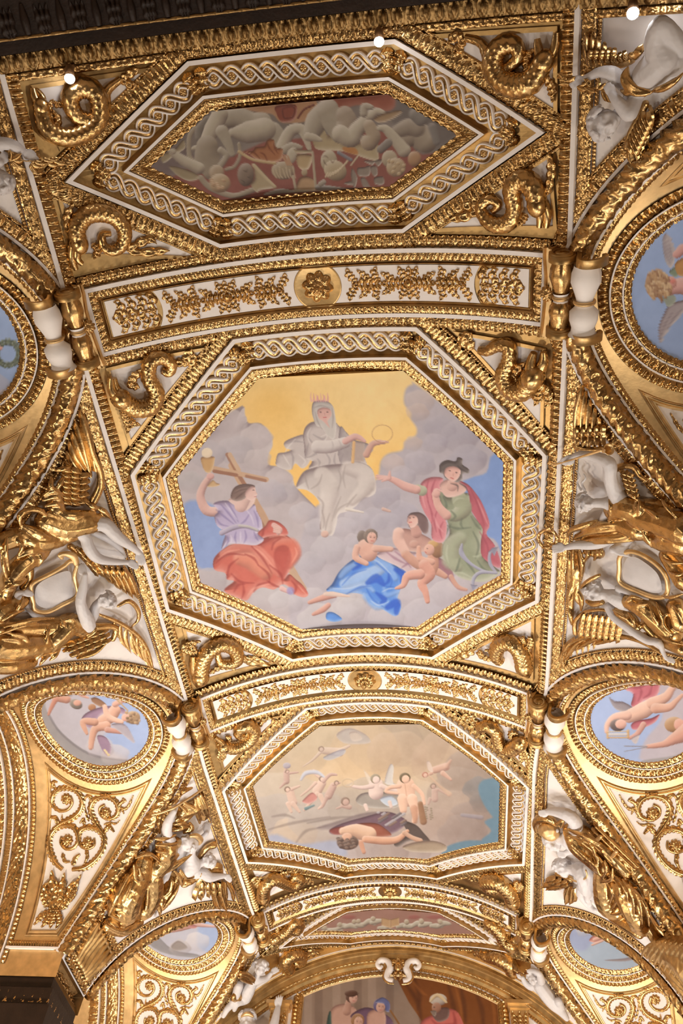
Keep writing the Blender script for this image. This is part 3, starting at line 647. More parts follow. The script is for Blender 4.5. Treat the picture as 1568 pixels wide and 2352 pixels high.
# ------------------------------------------------------------------ consoles at the rib ends
def revolve(mb, S, uc, nc, vs, rs, mi=0, K=20, flute=0):
    th = np.linspace(0, 2*PI, K+1)[None, :]; vs = np.array(vs)[:, None]; rs = np.array(rs)[:, None]
    r = rs*(1+flute*np.abs(np.sin(4*th))*np.sin(np.clip((vs-vs.min())/(np.ptp(vs)), 0, 1)*PI))
    mb.grid(S(uc+r*np.cos(th), vs+0*th, nc+r*np.sin(th)), mi)
def console(k, s):
    v0, v1, xm = RIBS[k]; v0 -= .02; v1 += .0; ur = float(ubar(2.03))
    rail = np.array(Bs(RAILS[s], .04)); ur = abs(float(np.interp((v0+v1)/2, *(rail[np.argsort(rail[:, 1])].T[::-1]))))+.0
    S = lambda u, v, n: barrel(s*np.asarray(u), v, n)
    lab = 'white and gilded scroll console at the %s end of the %s' % (side_nm[s], ['topmost rib', 'middle rib', 'lowest rib'][k])
    t = thing('scroll_console', S(ur+.1, (v0+v1)/2, .1), lab, 'console', 'scroll consoles at the rib ends', 'thing')
    L = v1-v0; r1, r2 = .076, .100; u1, u2 = ur-.01, ur+.20; n1, n2 = .13, .145
    mb = MB(); p = np.array([0, .03, .1, .2, .3, .38, .42, .455]); q = np.array([.95, .97, 1.12, 1.15, .9, .72, .66, .66])
    for (uc, nc, rr) in ((u2, n2, r2),):
        revolve(mb, S, uc, nc, v0+.04+p*L, q*rr); revolve(mb, S, uc, nc, v0+L*(.545+np.array([0, .04, .1, .2, .3, .36, .4])), np.array([.66, .75, 1.12, 1.1, .9, .95, 1.15])*rr)
    mb.build('white_baluster', 'white', t)
    mb = MB(); revolve(mb, S, u1, n1, v0+.03+p*L, q*r1*1.02, flute=.10, K=32); revolve(mb, S, u1, n1, v0+L*(.545+np.array([0, .03, .08, .16, .24, .31, .38])), np.array([.66, .8, 1.05, 1.1, .98, .9, .95])*r1, flute=.10, K=32)
    mb.build('leafy_baluster', 'gold', t)
    mb = MB()
    for (uc, nc, rr) in ((u1, n1, r1), (u2, n2, r2)):
        th = np.linspace(0, 2*PI, 25)[None, :]; ph = np.linspace(0, 2*PI, 9)[:, None]; R0 = rr*.74
        mb.grid(S(uc+(R0+.014*np.cos(ph))*np.cos(th), v0+L*.52+.016*np.sin(ph)+0*th, nc+(R0+.014*np.cos(ph))*np.sin(th)))
    mb.build('gilt_ring', 'flatgold', t)
    mb = MB()                                                     # the two white necks beside the leafy baluster
    revolve(mb, S, u1, n1, v0+L*np.array([.455, .47, .5, .5]), np.array([.9, .8, .7, .3])*r1); revolve(mb, S, u1, n1, v0+L*np.array([.54, .54, .58, .6]), np.array([.3, .75, .8, .7])*r1); mb.build('white_collar', 'white', t)
    # scroll slabs, front and back
    for va, vb in ((v0-.03, v0+.035), (v1-.055, v1+.01)):
        a = np.linspace(0, 1, 44); tt = a*2.6*PI; r = .035+.075*np.clip(tt/(1.9*PI), 0, 1)
        # volute: starts inside, ends on the vault side running outwards, then hooks under the white baluster
        vol = [(u1+ .028*math.cos(x)*(1+x*.36), n1+.028*math.sin(x)*(1+x*.36)*-1*-1) for x in np.linspace(.5*PI, 3.5*PI, 30)]
        vol = [(u1-.0+(.02+.085*i/29)*math.cos(an), n1+(.02+.085*i/29)*math.sin(an)) for i, an in enumerate(np.linspace(-.1*PI, -3.45*PI, 30)[::1]*-1)]
        # last point lies at angle 3.45pi = 1.45pi: the vault side of the volute
        hook = [(u1+.09, .065), (u2-.07, .135), (u2-.035, .215), (u2+.03, .25), (u2+.09, .22), (u2+.125, .15), (u2+.12, .08), (u2+.085, .055)]
        Cc, _ = resample(catmull(vol+hook, 3), 110); mt = miters(Cc, False); w_ = .017
        o1 = Cc+mt*w_; o2 = Cc-mt*w_; m_ = MB()
        def rowp(c_, v_): return S(c_[:, 0], np.full(len(c_), v_), c_[:, 1])
        m_.grid(np.stack([rowp(o1, va), rowp(o1, vb), rowp(o2, vb), rowp(o2, va), rowp(o1, va)], 1))
        th = np.linspace(0, 2*PI, 33)[None, :]; rr = np.array([0, .9, 1., 1.])[:, None]*.108; hv = np.array([va+.012, va+.012, va+.012, vb])[:, None]
        m_.grid(S(u1+rr*np.cos(th), hv+0*th, n1+rr*np.sin(th)))
        m_.build('scroll', 'fieldgold', t)
    # stepped gilded block against the rib end, with its flower
    mb = MB(); um = float(ubar(xm)); a = um-.01
    prof = [(a, .05), (a, .10), (a+.02, .115), (a+.03, .10), (a+.05, .10), (a+.06, .13), (a+.085, .13), (a+.085, .02)]
    vs = np.array([v0-.04, v0+.04, v0+L*.3, (v0+v1)/2, v0+L*.7, v1-.02, v1+.06]); off = np.array([0.0, .0, .018, .02, .012, 0, -.012])
    Pm = np.array(prof); G = S(Pm[None, :, 0]+off[:, None], vs[:, None]+0*Pm[None, :, 0], Pm[None, :, 1]+.0)
    mb.grid(G)
    for e in (0, -1): mb.grid(np.stack([G[e], np.broadcast_to(G[e].mean(0), G[e].shape)], 0))
    mb.build('gilt_end_block', 'flatgold', t, smooth=False)
    place(ROS_R, 'flower', orient(S, a+.06, (v0+v1)/2, .12), t, .2, .78)
    return t
for k in range(3):
    for s in (-1, 1): console(k, s)

# ------------------------------------------------------------------ rib ornaments
ROS_C = rosette_mesh(.135, .07, 8)
def spray(t, S, uc, vc, L, W, flip):
    """acanthus candelabrum between the end panel and the rosette"""
    mb = MB()
    for a in (-1, 1):
        frond(mb, S, [(uc+a*.03, vc), (uc+a*L*.2, vc), (uc+a*L*.42, vc)], W*.42, W*.50, .05, .02, 5, N=40)
        frond(mb, S, [(uc+a*L*.40, vc), (uc+a*L*.62, vc), (uc+a*L*.86, vc)], W*.40, W*.52, .05, .02, 5, N=40)
        for b in (-1, 1):
            frond(mb, S, [(uc+a*.015, vc+b*.01), (uc+a*.05, vc+b*W*.25), (uc+a*.085, vc+b*W*.46)], .095, .10, .035, .02, 4)
            frond(mb, S, [(uc+a*L*.46, vc+b*.01), (uc+a*L*.52, vc+b*W*.28), (uc+a*L*.47, vc+b*W*.47)], .09, .10, .035, .02, 4)
            frond(mb, S, [(uc+a*L*.55, vc+b*.015), (uc+a*L*.66, vc+b*W*.22), (uc+a*L*.78, vc+b*W*.40)], .08, .08, .035, .02, 4)
            frond(mb, S, [(uc+a*L*.80, vc+b*.01), (uc+a*L*.90, vc+b*W*.26), (uc+a*L*.93, vc+b*W*.47)], .09, .11, .035, .02, 4)
            frond(mb, S, [(uc+a*L*.22, vc+b*.03), (uc+a*L*.32, vc+b*W*.2), (uc+a*L*.42, vc+b*W*.3)], .085, .085, .035, .02, 3)
    for b in (-1, 1): frond(mb, S, [(uc, vc+b*.02), (uc, vc+b*W*.22), (uc+.01, vc+b*W*.47)], .085, .085, .035, .02, 3)
    mb.build('acanthus_leaves', 'gold', t)
    mb = MB(); blob_s(mb, S, (uc, vc), .034, .045, .03); mb.build('central_boss', 'gold', t)
for k, (v0, v1, xm) in enumerate(RIBS):
    um = float(ubar(xm)); vc = (v0+v1)/2; W = (v1-v0)-.28; par = ribs[k]
    rn = ['topmost rib', 'middle rib', 'lowest rib'][k]
    r0 = W*.5+.055; ue = um-.15
    # white fields: two long ones and two rounded ends
    for s in (-1, 1):
        S = lambda u, v, n, s=s: barrel(s*np.asarray(u), v, n)
        a, b = r0+.02, um*.68; q = np.linspace(-1, 1, 15)
        x0 = np.sqrt(np.maximum((r0)**2-(q*W*.5)**2, 0)); x1 = b+.02+.05*(q**2)
        mb = MB(); w_ = np.linspace(0, 1, 24)[None, :]; U = x0[:, None]+(x1-x0)[:, None]*w_
        mb.grid(S(U, vc+q[:, None]*W*.5+0*U, .030)); mb.build('white_field', 'white', par)
        xa = b+.065+W*.5*(1-np.sqrt(np.maximum(1-q**2, 0))); U = xa[:, None]+(ue-xa)[:, None]*w_
        mb = MB(); mb.grid(S(U, vc+q[:, None]*W*.5+0*U, .030)); mb.build('white_end_field', 'white', par)
        L = (b-r0)/2
        t = thing('acanthus_spray', S((b+r0)/2, vc, .03), 'gilded acanthus spray on white, %s of the rosette on the %s' % (side_nm[s], rn), 'ornament', 'acanthus sprays on the ribs', 'thing')
        spray(t, S, (b+r0)/2+.02, vc, L, W, s)
        t = thing('palmette_spray', S((b+ue)/2, vc, .03), 'gilded palmette in the rounded panel at the %s end of the %s' % (side_nm[s], rn), 'ornament', 'palmettes at the rib ends', 'thing')
        mb = MB(); ua, ub = b+.10, ue-.03
        frond(mb, S, [(ub, vc), ((ua+ub)/2, vc), (ua, vc)], .15, .09, .045, .02, 5, N=36)
        for f in (.12, .38, .64, .88):
            for g in (-1, 1):
                x = ub+(ua-ub)*f; frond(mb, S, [(x, vc+g*.015), (x-.05, vc+g*W*.22), (x-.035, vc+g*W*.40), (x+.0, vc+g*W*.43)], .085, .11, .035, .02, 3)
        mb.build('palmette_leaves', 'gold', t)
        place(RO_S, 'bud', orient(S, ua-.0, vc, .03), t, 0, 1.1)
    t = thing('rosette_boss', barrel(0, vc, .03), 'large round gilded rosette at the crown of the %s' % rn, 'rosette', 'rosettes at the crown of the ribs', 'thing')
    th = np.linspace(0, 2*PI, 41)[None, :]; rr = np.array([0, .93, 1, 1.])[:, None]*r0; hh = np.array([.03, .03, .034, .02])[:, None]
    mb = MB().grid(barrel(rr*np.cos(th), vc+rr*np.sin(th), hh+0*th)); mb.build('backing_disc', 'fieldgold', t)
    place(ROS_C, 'petals', orient(barrel, 0, vc, .035), t, .2, W*.5/.15)
    place(ROS_B, 'inner_petals', orient(barrel, 0, vc, .07), t, .1, W*.5/.15*.9)
    blob = MB(); blob_s(blob, barrel, (0, vc), .022, .115); blob.build('stamen', 'gold', t)
# ------------------------------------------------------------------ three-cornered fields with sea serpents
r_scale = lambda s, th: np.abs(np.sin(s*62+th*3))*np.abs(np.sin(s*62-th*3))-.3
def zf(ox, oy, f): return lambda *p: [(ox+x/f, oy+y/f) for x, y in p]
Z1, Z2, Z3, Z4, Z5, Z6 = zf(0, 0, 2), zf(784, 0, 2), zf(0, 560, 2), zf(784, 560, 2), zf(0, 1120, 2), zf(784, 1120, 2)
Z7, Z8, Z9, Z0 = zf(460, 1600, 6.03), zf(1000, 1600, 6.03), zf(560, 1960, 5.6), zf(980, 1960, 5.6)
# name, field corners, body path, radii(px of photo), snout(upper, lower), eye, tail leaf, fins, second tail tube
SERP = [
 ('top left of the hexagonal frame', Z1((140, 400), (720, 315), (270, 690)), Z1((190, 500), (215, 590), (300, 630), (400, 600), (455, 540), (440, 430), (370, 400), (320, 450), (350, 530), (420, 550), (480, 500), (490, 420), (555, 365)), [17, 20, 20, 20, 20, 22, 22, 20, 18, 16, 13, 10, 7],
   Z1((190, 500), (160, 450), (150, 405)), Z1((190, 500), (195, 450), (165, 410)), Z1((200, 545))[0], [Z1((555, 365), (610, 330), (640, 315)), Z1((555, 365), (600, 390), (630, 390))], [Z1((240, 560), (225, 500), (245, 455)), Z1((310, 470), (265, 480), (245, 460)), Z1((215, 600), (270, 560), (240, 500))]),
 ('top right of the hexagonal frame, mouth open upwards', Z2((400, 165), (1000, 125), (1000, 530)), Z2((930, 290), (880, 370), (810, 390), (735, 365), (700, 290), (730, 215), (795, 205), (815, 255), (780, 300), (730, 330), (680, 270), (640, 200), (565, 175)), [20, 24, 24, 22, 22, 20, 17, 14, 12, 14, 13, 9, 7],
   Z2((930, 290), (910, 220), (905, 175)), Z2((935, 290), (975, 230), (985, 150)), Z2((918, 295))[0], [Z2((560, 180), (520, 170), (490, 195)), Z2((560, 180), (540, 220), (510, 250))], [Z2((850, 340), (850, 270), (890, 220)), Z2((930, 350), (960, 400), (970, 470))]),
 ('lower right of the hexagonal frame, head down', Z2((970, 700), (1000, 1050), (420, 1060)), Z2((905, 930), (890, 860), (840, 820), (790, 860), (800, 960), (770, 1020), (710, 1030), (660, 1000), (640, 950), (680, 915), (720, 940), (690, 975)), [20, 22, 21, 20, 18, 18, 17, 14, 12, 11, 9, 6],
   Z2((905, 930), (920, 990), (915, 1040)), Z2((925, 930), (945, 990), (940, 1045)), Z2((898, 940))[0], [Z2((640, 960), (590, 940), (520, 960)), Z2((640, 960), (580, 990), (490, 1010))], [Z2((940, 900), (960, 800), (955, 700)), Z2((850, 980), (830, 1010), (800, 1035))]),
 ('in the lower left corner of the hexagonal frame', Z1((250, 890), (330, 1176), (950, 1190)), Z1((360, 1110), (350, 1050), (390, 990), (460, 975), (530, 1000), (570, 1060), (560, 1120), (520, 1150), (475, 1130), (470, 1080), (510, 1075)), [19, 20, 20, 20, 18, 17, 15, 13, 11, 9, 6],
   Z1((360, 1110), (350, 1180), (375, 1210)), Z1((340, 1100), (330, 1180), (350, 1240)), Z1((350, 1100))[0], [Z1((580, 1150), (680, 1100), (720, 1120)), Z1((580, 1150), (660, 1160), (780, 1150))], [Z1((320, 1080), (310, 1000), (340, 930)), Z1((420, 1120), (450, 1150), (430, 1190))]),
 ('in the upper left corner of the large octagon', Z3((480, 570), (960, 470), (590, 930)), Z3((560, 710), (620, 750), (690, 740), (715, 680), (680, 610), (690, 540), (740, 520), (785, 550), (775, 590), (745, 580)), [21, 20, 19, 18, 17, 16, 15, 13, 11, 8],
   Z3((560, 710), (510, 670), (505, 610)), Z3((560, 700), (530, 660), (522, 615)), Z3((567, 700))[0], [Z3((800, 545), (850, 540), (880, 480)), Z3((830, 545), (880, 540), (890, 500))], [Z3((640, 660), (600, 640), (650, 570)), Z3((560, 760), (590, 830), (580, 870)), Z3((570, 770), (600, 820), (645, 830))]),
 ('in the upper right corner of the large octagon', Z4((520, 400), (940, 480), (930, 860)), Z4((885, 610), (840, 665), (780, 660), (750, 600), (775, 530), (770, 470), (720, 465), (670, 490), (630, 490)), [23, 22, 20, 18, 16, 15, 13, 11, 8],
   Z4((885, 600), (880, 540), (895, 490)), Z4((900, 600), (930, 540), (930, 495)), Z4((888, 592))[0], [Z4((610, 480), (570, 440), (600, 405)), Z4((610, 480), (560, 450), (540, 415))], [Z4((820, 650), (790, 600), (850, 540)), Z4((900, 640), (900, 710), (890, 740)), Z4((900, 640), (950, 690), (940, 750))]),
 ('in the lower left corner of the large octagon', Z5((830, 640), (900, 900), (1290, 800)), Z5((915, 850), (925, 790), (960, 735), (1020, 710), (1075, 735), (1085, 785), (1050, 805), (1010, 800), (1000, 765)), [18, 17, 17, 16, 15, 14, 11, 9, 6],
   Z5((915, 850), (900, 880), (905, 900)), Z5((905, 850), (888, 840), (885, 770)), Z5((920, 840))[0], [Z5((1085, 770), (1130, 790), (1200, 780)), Z5((1085, 770), (1150, 800), (1240, 815))], [Z5((890, 760), (850, 740), (870, 700)), Z5((900, 760), (880, 720), (920, 700)), Z5((960, 850), (1020, 820), (1080, 830))]),
 ('in the lower right corner of the large octagon', Z6((520, 790), (890, 590), (885, 890)), Z6((845, 800), (825, 735), (775, 700), (725, 720), (715, 770), (735, 800)), [17, 17, 16, 15, 13, 9],
   Z6((850, 800), (865, 830), (862, 855)), Z6((830, 800), (820, 835), (840, 850)), Z6((838, 790))[0], [Z6((610, 750), (590, 730), (570, 740)), Z6((610, 750), (560, 770), (530, 790))], [Z6((850, 750), (870, 700), (860, 680)), Z6((850, 750), (830, 700), (845, 680)), Z6((690, 790), (640, 770), (640, 740)), Z6((690, 790), (700, 760), (660, 740))]),
 ('upper left of the octagon with the reclining man', Z7((160, 510), (1180, 240), (300, 1040)), Z7((330, 670), (450, 690), (580, 650), (700, 560), (740, 450), (660, 380), (550, 420), (520, 500), (600, 540), (650, 480)), [12, 13, 13, 13, 13, 13, 12, 10, 9, 6],
   Z7((330, 670), (260, 590), (190, 540)), Z7((320, 690), (260, 650), (240, 700)), Z7((345, 660))[0], [Z7((800, 430), (900, 310), (1000, 290)), Z7((980, 330), (1050, 350), (1090, 380))], [Z7((400, 640), (400, 580), (340, 550)), Z7((290, 700), (280, 800), (260, 900)), Z7((300, 720), (330, 800), (300, 900))]),
 ('upper right of the octagon with the reclining man', Z8((480, 230), (1260, 480), (1280, 1040)), Z8((1170, 620), (1060, 700), (960, 690), (880, 600), (860, 480), (780, 400), (680, 390), (620, 430), (680, 480)), [14, 14, 12, 12, 12, 12, 11, 9, 6],
   Z8((1170, 620), (1230, 580), (1240, 540)), Z8((1180, 640), (1230, 620), (1250, 600)), Z8((1160, 620))[0], [Z8((600, 380), (480, 290), (350, 260)), Z8((560, 380), (440, 340), (330, 320))], [Z8((1050, 590), (1050, 510), (1150, 500)), Z8((1180, 700), (1200, 820), (1180, 920)), Z8((1200, 700), (1260, 820), (1270, 940))]),
 ('lower left of the octagon with the reclining man', Z9((60, 190), (260, 600), (960, 330)), Z9((240, 520), (240, 420), (300, 330), (400, 300), (500, 350), (590, 400), (670, 390), (720, 330), (660, 290), (620, 330), (660, 350)), [12, 13, 13, 12, 11, 10, 9, 9, 8, 7, 5],
   Z9((240, 520), (220, 570), (225, 610)), Z9((225, 510), (190, 560), (200, 600)), Z9((250, 500))[0], [Z9((740, 370), (820, 340), (870, 330)), Z9((740, 380), (830, 370), (900, 390))], [Z9((190, 440), (120, 340), (180, 290)), Z9((200, 440), (180, 360), (230, 290)), Z9((430, 290), (500, 260), (570, 260))]),
 ('lower right of the octagon with the reclining man', Z0((530, 330), (1250, 230), (1220, 640)), Z0((1120, 560), (1090, 460), (1020, 380), (920, 320), (800, 320), (760, 370), (830, 430), (920, 440), (900, 400)), [13, 14, 14, 14, 13, 11, 10, 8, 5],
   Z0((1120, 560), (1150, 590), (1160, 610)), Z0((1130, 550), (1160, 560), (1175, 590)), Z0((1110, 540))[0], [Z0((700, 350), (620, 330), (560, 340)), Z0((720, 330), (600, 310), (520, 320))], [Z0((1170, 470), (1150, 400), (1180, 340)), Z0((1180, 470), (1210, 400), (1210, 360))]),
 ('left of the small hexagonal frame, above its tip', Z9((300, 1000), (1000, 740), (420, 1220)), Z9((400, 1050), (480, 1010), (560, 960), (640, 870), (720, 900), (680, 990), (600, 990), (560, 930)), [11, 11, 10, 10, 9, 8, 7, 5],
   Z9((400, 1050), (350, 1060), (330, 1080)), Z9((410, 1070), (400, 1110), (440, 1120)), Z9((410, 1040))[0], [Z9((740, 880), (780, 820), (860, 800)), Z9((860, 820), (930, 760), (990, 770))], [Z9((440, 1030), (430, 960), (480, 940))]),
 ('right of the small hexagonal frame, above its tip', Z0((660, 800), (1160, 1000), (1180, 1230)), Z0((1080, 1120), (1010, 1060), (960, 980), (900, 930), (860, 900), (800, 880), (760, 870)), [12, 12, 11, 10, 9, 8, 6],
   Z0((1080, 1120), (1130, 1150), (1150, 1180)), Z0((1090, 1110), (1140, 1110), (1180, 1130)), Z0((1080, 1100))[0], [Z0((770, 870), (720, 860), (680, 850)), Z0((780, 890), (740, 850), (700, 830))], [Z0((1000, 1080), (1040, 1020), (1090, 1010)), Z0((900, 960), (960, 910), (1030, 930))]),
 ('left of the small hexagonal frame, below its tip', Z9((420, 1260), (1000, 1240), (460, 1500)), Z9((560, 1440), (520, 1370), (560, 1300), (660, 1270), (740, 1300), (720, 1380), (640, 1400)), [11, 12, 12, 11, 10, 9, 6],
   Z9((560, 1440), (540, 1490), (480, 1520)), Z9((570, 1440), (580, 1500), (560, 1540)), Z9((550, 1420))[0], [Z9((760, 1330), (860, 1260), (930, 1250)), Z9((770, 1340), (880, 1310), (980, 1280))], [Z9((500, 1420), (450, 1440), (440, 1500))]),
 ('right of the small hexagonal frame, below its tip', Z0((560, 1280), (1090, 1300), (1150, 1520)), Z0((1110, 1450), (1070, 1380), (1000, 1330), (900, 1300), (820, 1310), (760, 1300), (700, 1290)), [11, 12, 12, 11, 9, 8, 6],
   Z0((1110, 1450), (1130, 1500), (1160, 1530)), Z0((1120, 1440), (1170, 1480), (1190, 1510)), Z0((1100, 1420))[0], [Z0((720, 1290), (660, 1270), (600, 1290)), Z0((720, 1300), (660, 1310), (610, 1300))], [Z0((1000, 1380), (1030, 1430), (1090, 1460))]),
]
for i, (where, fld, body, rad, j1, j2, eye, tails, fins) in enumerate(SERP):
    F_ = np.array(Bs(fld, .0)); cb = np.array(B(*body[len(body)//2])); pxm = np.linalg.norm(np.array(B(body[3][0]+1, body[3][1]))-np.array(B(body[3][0], body[3][1])))*1.08
    cc = F_.mean(0); inner = cc+(F_-cc)*.88
    par = thing('corner_field', barrel(cc[0], cc[1], 0), 'white corner field behind the serpent '+where, 'ceiling panel', 'three-cornered fields', 'thing')
    mb = MB(); poly_s(mb, barrel, inner, .006); mb.build('white_ground', 'white', par)
    mb = MB()
    sg = 1 if np.cross(inner[1]-inner[0], inner[2]-inner[1]) > 0 else -1
    for a, b, h0, h1 in ((0, .0, .0, .016), (0, -.03, .016, .016), (-.03, -.03, .016, 0)): band(mb, barrel, inner, True, sg*a, sg*b, base=h0, base1=h1)
    mb.build('gilt_edge', 'fieldgold', par)
    t = thing('sea_serpent', barrel(cb[0], cb[1], .03), 'gilded sea serpent '+where, 'sea serpent', 'gilded sea serpents in the frame corners', 'thing')
    rd = np.array(rad)*pxm; hz = rd*.75
    mb = MB(); tube_s(mb, barrel, Bs(body, .03), rd, hz+.0, K=30, N=150, relief=r_scale, amp=.09, sm=5)
    mb.build('body', 'gold', t)
    r0 = rd[0]; e = np.array(B(*eye, .06)); bd = np.array(Bs(body[:2], .03)); dr = bd[0]-bd[1]; ang = math.atan2(dr[1], dr[0])
    mb = MB(); blob_s(mb, barrel, bd[0]+dr*.1, r0*1.12, r0*.85, r0*1.05, 1.15, .95, ang, K=18, N=10)
    for jj, h_ in ((j1, .9), (j2, .55)):
        tube_s(mb, barrel, Bs(jj, .04), [r0*.62, r0*.48, r0*.30], [r0*h_]*3, K=10, N=14)
    hd = mb.build('head', 'gold', t)
    mb = MB(); blob_s(mb, barrel, e, r0*.27, r0*1.55, r0*.2); 
    th = np.linspace(0, 2*PI, 17)[None, :]; ph = np.linspace(0, 2*PI, 7)[:, None]; rr = r0*.36+r0*.09*np.cos(ph)
    mb.grid(barrel(e[0]+rr*np.cos(th), e[1]+rr*np.sin(th), r0*1.5+r0*.12*np.sin(ph)+0*th)); mb.build('eye', 'gold', hd)
    for f in tails:
        mb = MB(); frond(mb, barrel, Bs(f, .02), r0*.9, r0*1.5, .028, .02, 3, N=24); mb.build('tail_leaf', 'gold', t)
    for f in fins:
        mb = MB(); frond(mb, barrel, Bs(f, .04), r0*.9, r0*1.1, .03, r0*.5, 5, N=30); mb.build('fin', 'gold', t)

# ------------------------------------------------------------------ near arch with its dark cornice, and the three spot lamps
t = thing('near_arch', barrel(0, .2, .1), kind='structure'); t.name = 'trim_6'
uA = np.array([(-3.2, .325), (3.2, .325)])
mb = MB(); band(mb, barrel, uA, False, .018, .075, r_acan, .06, .02, base=.01); stuff(mb.build('leaf_course', 'gold', t))
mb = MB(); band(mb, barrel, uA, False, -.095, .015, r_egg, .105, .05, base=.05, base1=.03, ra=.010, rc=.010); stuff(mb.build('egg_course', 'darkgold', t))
mb = MB()
for a, b, h0, h1 in ((-.10, -.10, .03, .13), (-.10, -.19, .13, .13), (-.19, -.19, .13, .18), (-.19, -1.3, .18, .26)): band(mb, barrel, uA, False, a, b-1e-5, base=h0, base1=h1)
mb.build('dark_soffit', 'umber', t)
mb = MB()
for i in range(46):
    u = -2.9+i*.128; 
    if i % 2:
        for q in (-.6, 0, .6): frond(mb, barrel, [(u+q*.03, .13), (u+q*.045, .05), (u+q*.075, -.05)], .07, .05, .03, .19, 3, N=14, K=5)
    else: tube_s(mb, barrel, [(u, .12), (u, .04), (u, -.06)], [.022, .03, .012], [.19, .2, .2], K=6, N=8)
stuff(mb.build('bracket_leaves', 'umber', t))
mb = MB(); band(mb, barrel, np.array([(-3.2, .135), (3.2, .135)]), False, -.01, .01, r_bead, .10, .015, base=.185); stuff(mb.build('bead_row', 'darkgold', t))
mb = MB(); box(mb, (-4.9, -1.45, 0), (4.9, -1.25, ZT+.3)); tag(mb.build('wall_near', 'wall', smooth=False), kind='structure')
for (x, y), nm in (((160, 180), 'lit spot lamp at the top left of the vault'), ((870, 95), 'lit spot lamp at the top edge, above the hexagonal frame'), ((1453, 30), 'lit spot lamp at the top right corner beside the putto')):
    P = px3(x, y, .20); Q = px3(x, y-26, .10); t = thing('spot_lamp', Q, nm, 'lamp', 'spot lamps along the near arch', 'thing')
    d = (P-Q)/np.linalg.norm(P-Q); a = np.cross(d, [1, 0, 0]); a /= np.linalg.norm(a); b = np.cross(d, a)
    th = np.linspace(0, 2*PI, 17)[None, :]; L = np.array([0, .0, .02, .13, .13])[:, None]; rr = np.array([0, .022, .03, .036, .033])[:, None]
    mb = MB(); s0 = P-d*.13; mb.grid(s0+d*L[..., None]+(a*(rr*np.cos(th))[..., None]+b*(rr*np.sin(th))[..., None])); mb.build('housing', 'black', t)
    ph = np.linspace(0, PI/2, 7)[:, None]; mb = MB(); mb.grid(P+d*(.035*np.cos(ph)+0*th)[..., None]+(a*(.036*np.sin(ph)*np.cos(th))[..., None]+b*(.036*np.sin(ph)*np.sin(th))[..., None])); mb.build('bulb', 'lamp', t)
    mb = MB(); box(mb, tuple(Q-np.array([.012, .012, 0])), tuple(Q+np.array([.012, .012, .12]))); mb.build('arm', 'black', t)

# ------------------------------------------------------------------ far end wall
def EW(u, v, n=0.0):                        # u along the arch, v = depth below the vault, n towards the room
    u = np.asarray(u, float); v = np.asarray(v, float); n = np.asarray(n, float); u, v, n = np.broadcast_arrays(u, v, n)
    return np.stack([(R-v)*np.sin(u/R), YE-n, ZC+(R-v)*np.cos(u/R)], -1)
def EF(u, v, n=0.0):                        # flat: u = x, v = height
    u = np.asarray(u, float); v = np.asarray(v, float); n = np.asarray(n, float); u, v, n = np.broadcast_arrays(u, v, n)
    return np.stack([u, YE-n, v], -1)
def epx(x, y, n=0.0):
    d = ray(x, y); P = CAM+d*(YE-n)/d[1]; return (P[0], P[2])
mb = MB(); box(mb, (-4.9, YE, 0), (4.9, YE+.2, ZT+.3)); tag(mb.build('wall_far', 'white', smooth=False), kind='structure')
t = thing('far_arch', (0, YE-.1, ZT), kind='structure'); t.name = 'trim_7'
A = np.array([(-4.2, 0.), (4.2, 0.)])
mb = MB(); PR = [(-.02, .27), (.0, .27), (.01, .255), (.05, .25), (.055, .235), (.09, .225), (.10, .205), (.15, .19), (.155, .17), (.19, .16), (.195, .12), (.235, .10), (.24, .07), (.27, .06)]
for (v_, n_), (v2, n2) in zip(PR[:-1], PR[1:]): band(mb, EW, A, False, v_, v2+1e-5, base=n_, base1=n2)
mb.build('gilt_cornice', 'fieldgold', t, smooth=False)
mb = MB(); band(mb, EW, A, False, -.012, .006, base=.285); band(mb, EW, A, False, .27, .285, base=.06)
band(mb, EW, A, False, .27, .27001, base=.0, base1=.06); mb.build('white_fillet', 'white', t)
mb = MB(); band(mb, EW, A, False, .155, .18, r_bead, .026, .012, base=.165); band(mb, EW, A, False, .235, .27, r_leaf, .04, .02, base=.06, ra=.01, rc=.01); stuff(mb.build('bead_row', 'gold', t))
# picture frame and the painting's outline
PF = [epx(*p, .03) for p in ((696, 2292), (845, 2245), (963, 2245), (1143, 2306))]
zl = 5.2+CZ
xl, xr = PF[0][0], PF[3][0]; arc = [(x, ZC+math.sqrt(3.27**2-x*x)) for x in np.linspace(xl, xr, 24)]
PFR = [(xl, zl)]+arc+[(xr, zl)]
FW = thing('arched_frame', (0, YE-.05, 7.5), 'arched gilded carved frame of the painting on the far end wall', 'picture frame', None, 'thing')
Q = np.array(PFR)
mb = MB(); band(mb, EF, Q, False, .0, .07, r_acan, .07, .03, base=.03, base1=.05, ra=.012, rc=.011); stuff(mb.build('inner_carving', 'gold', FW))
mb = MB(); band(mb, EF, Q, False, .07, .14, r_leaf, .06, .03, base=.05, base1=.02, ra=.012, rc=.011); stuff(mb.build('outer_carving', 'gold', FW))
mb = MB(); band(mb, EF, Q, False, -.012, .0, base=.02, base1=.04); band(mb, EF, Q, False, .14, .16, base=.03, base1=.0); mb.build('gilt_fillet', 'flatgold', FW)
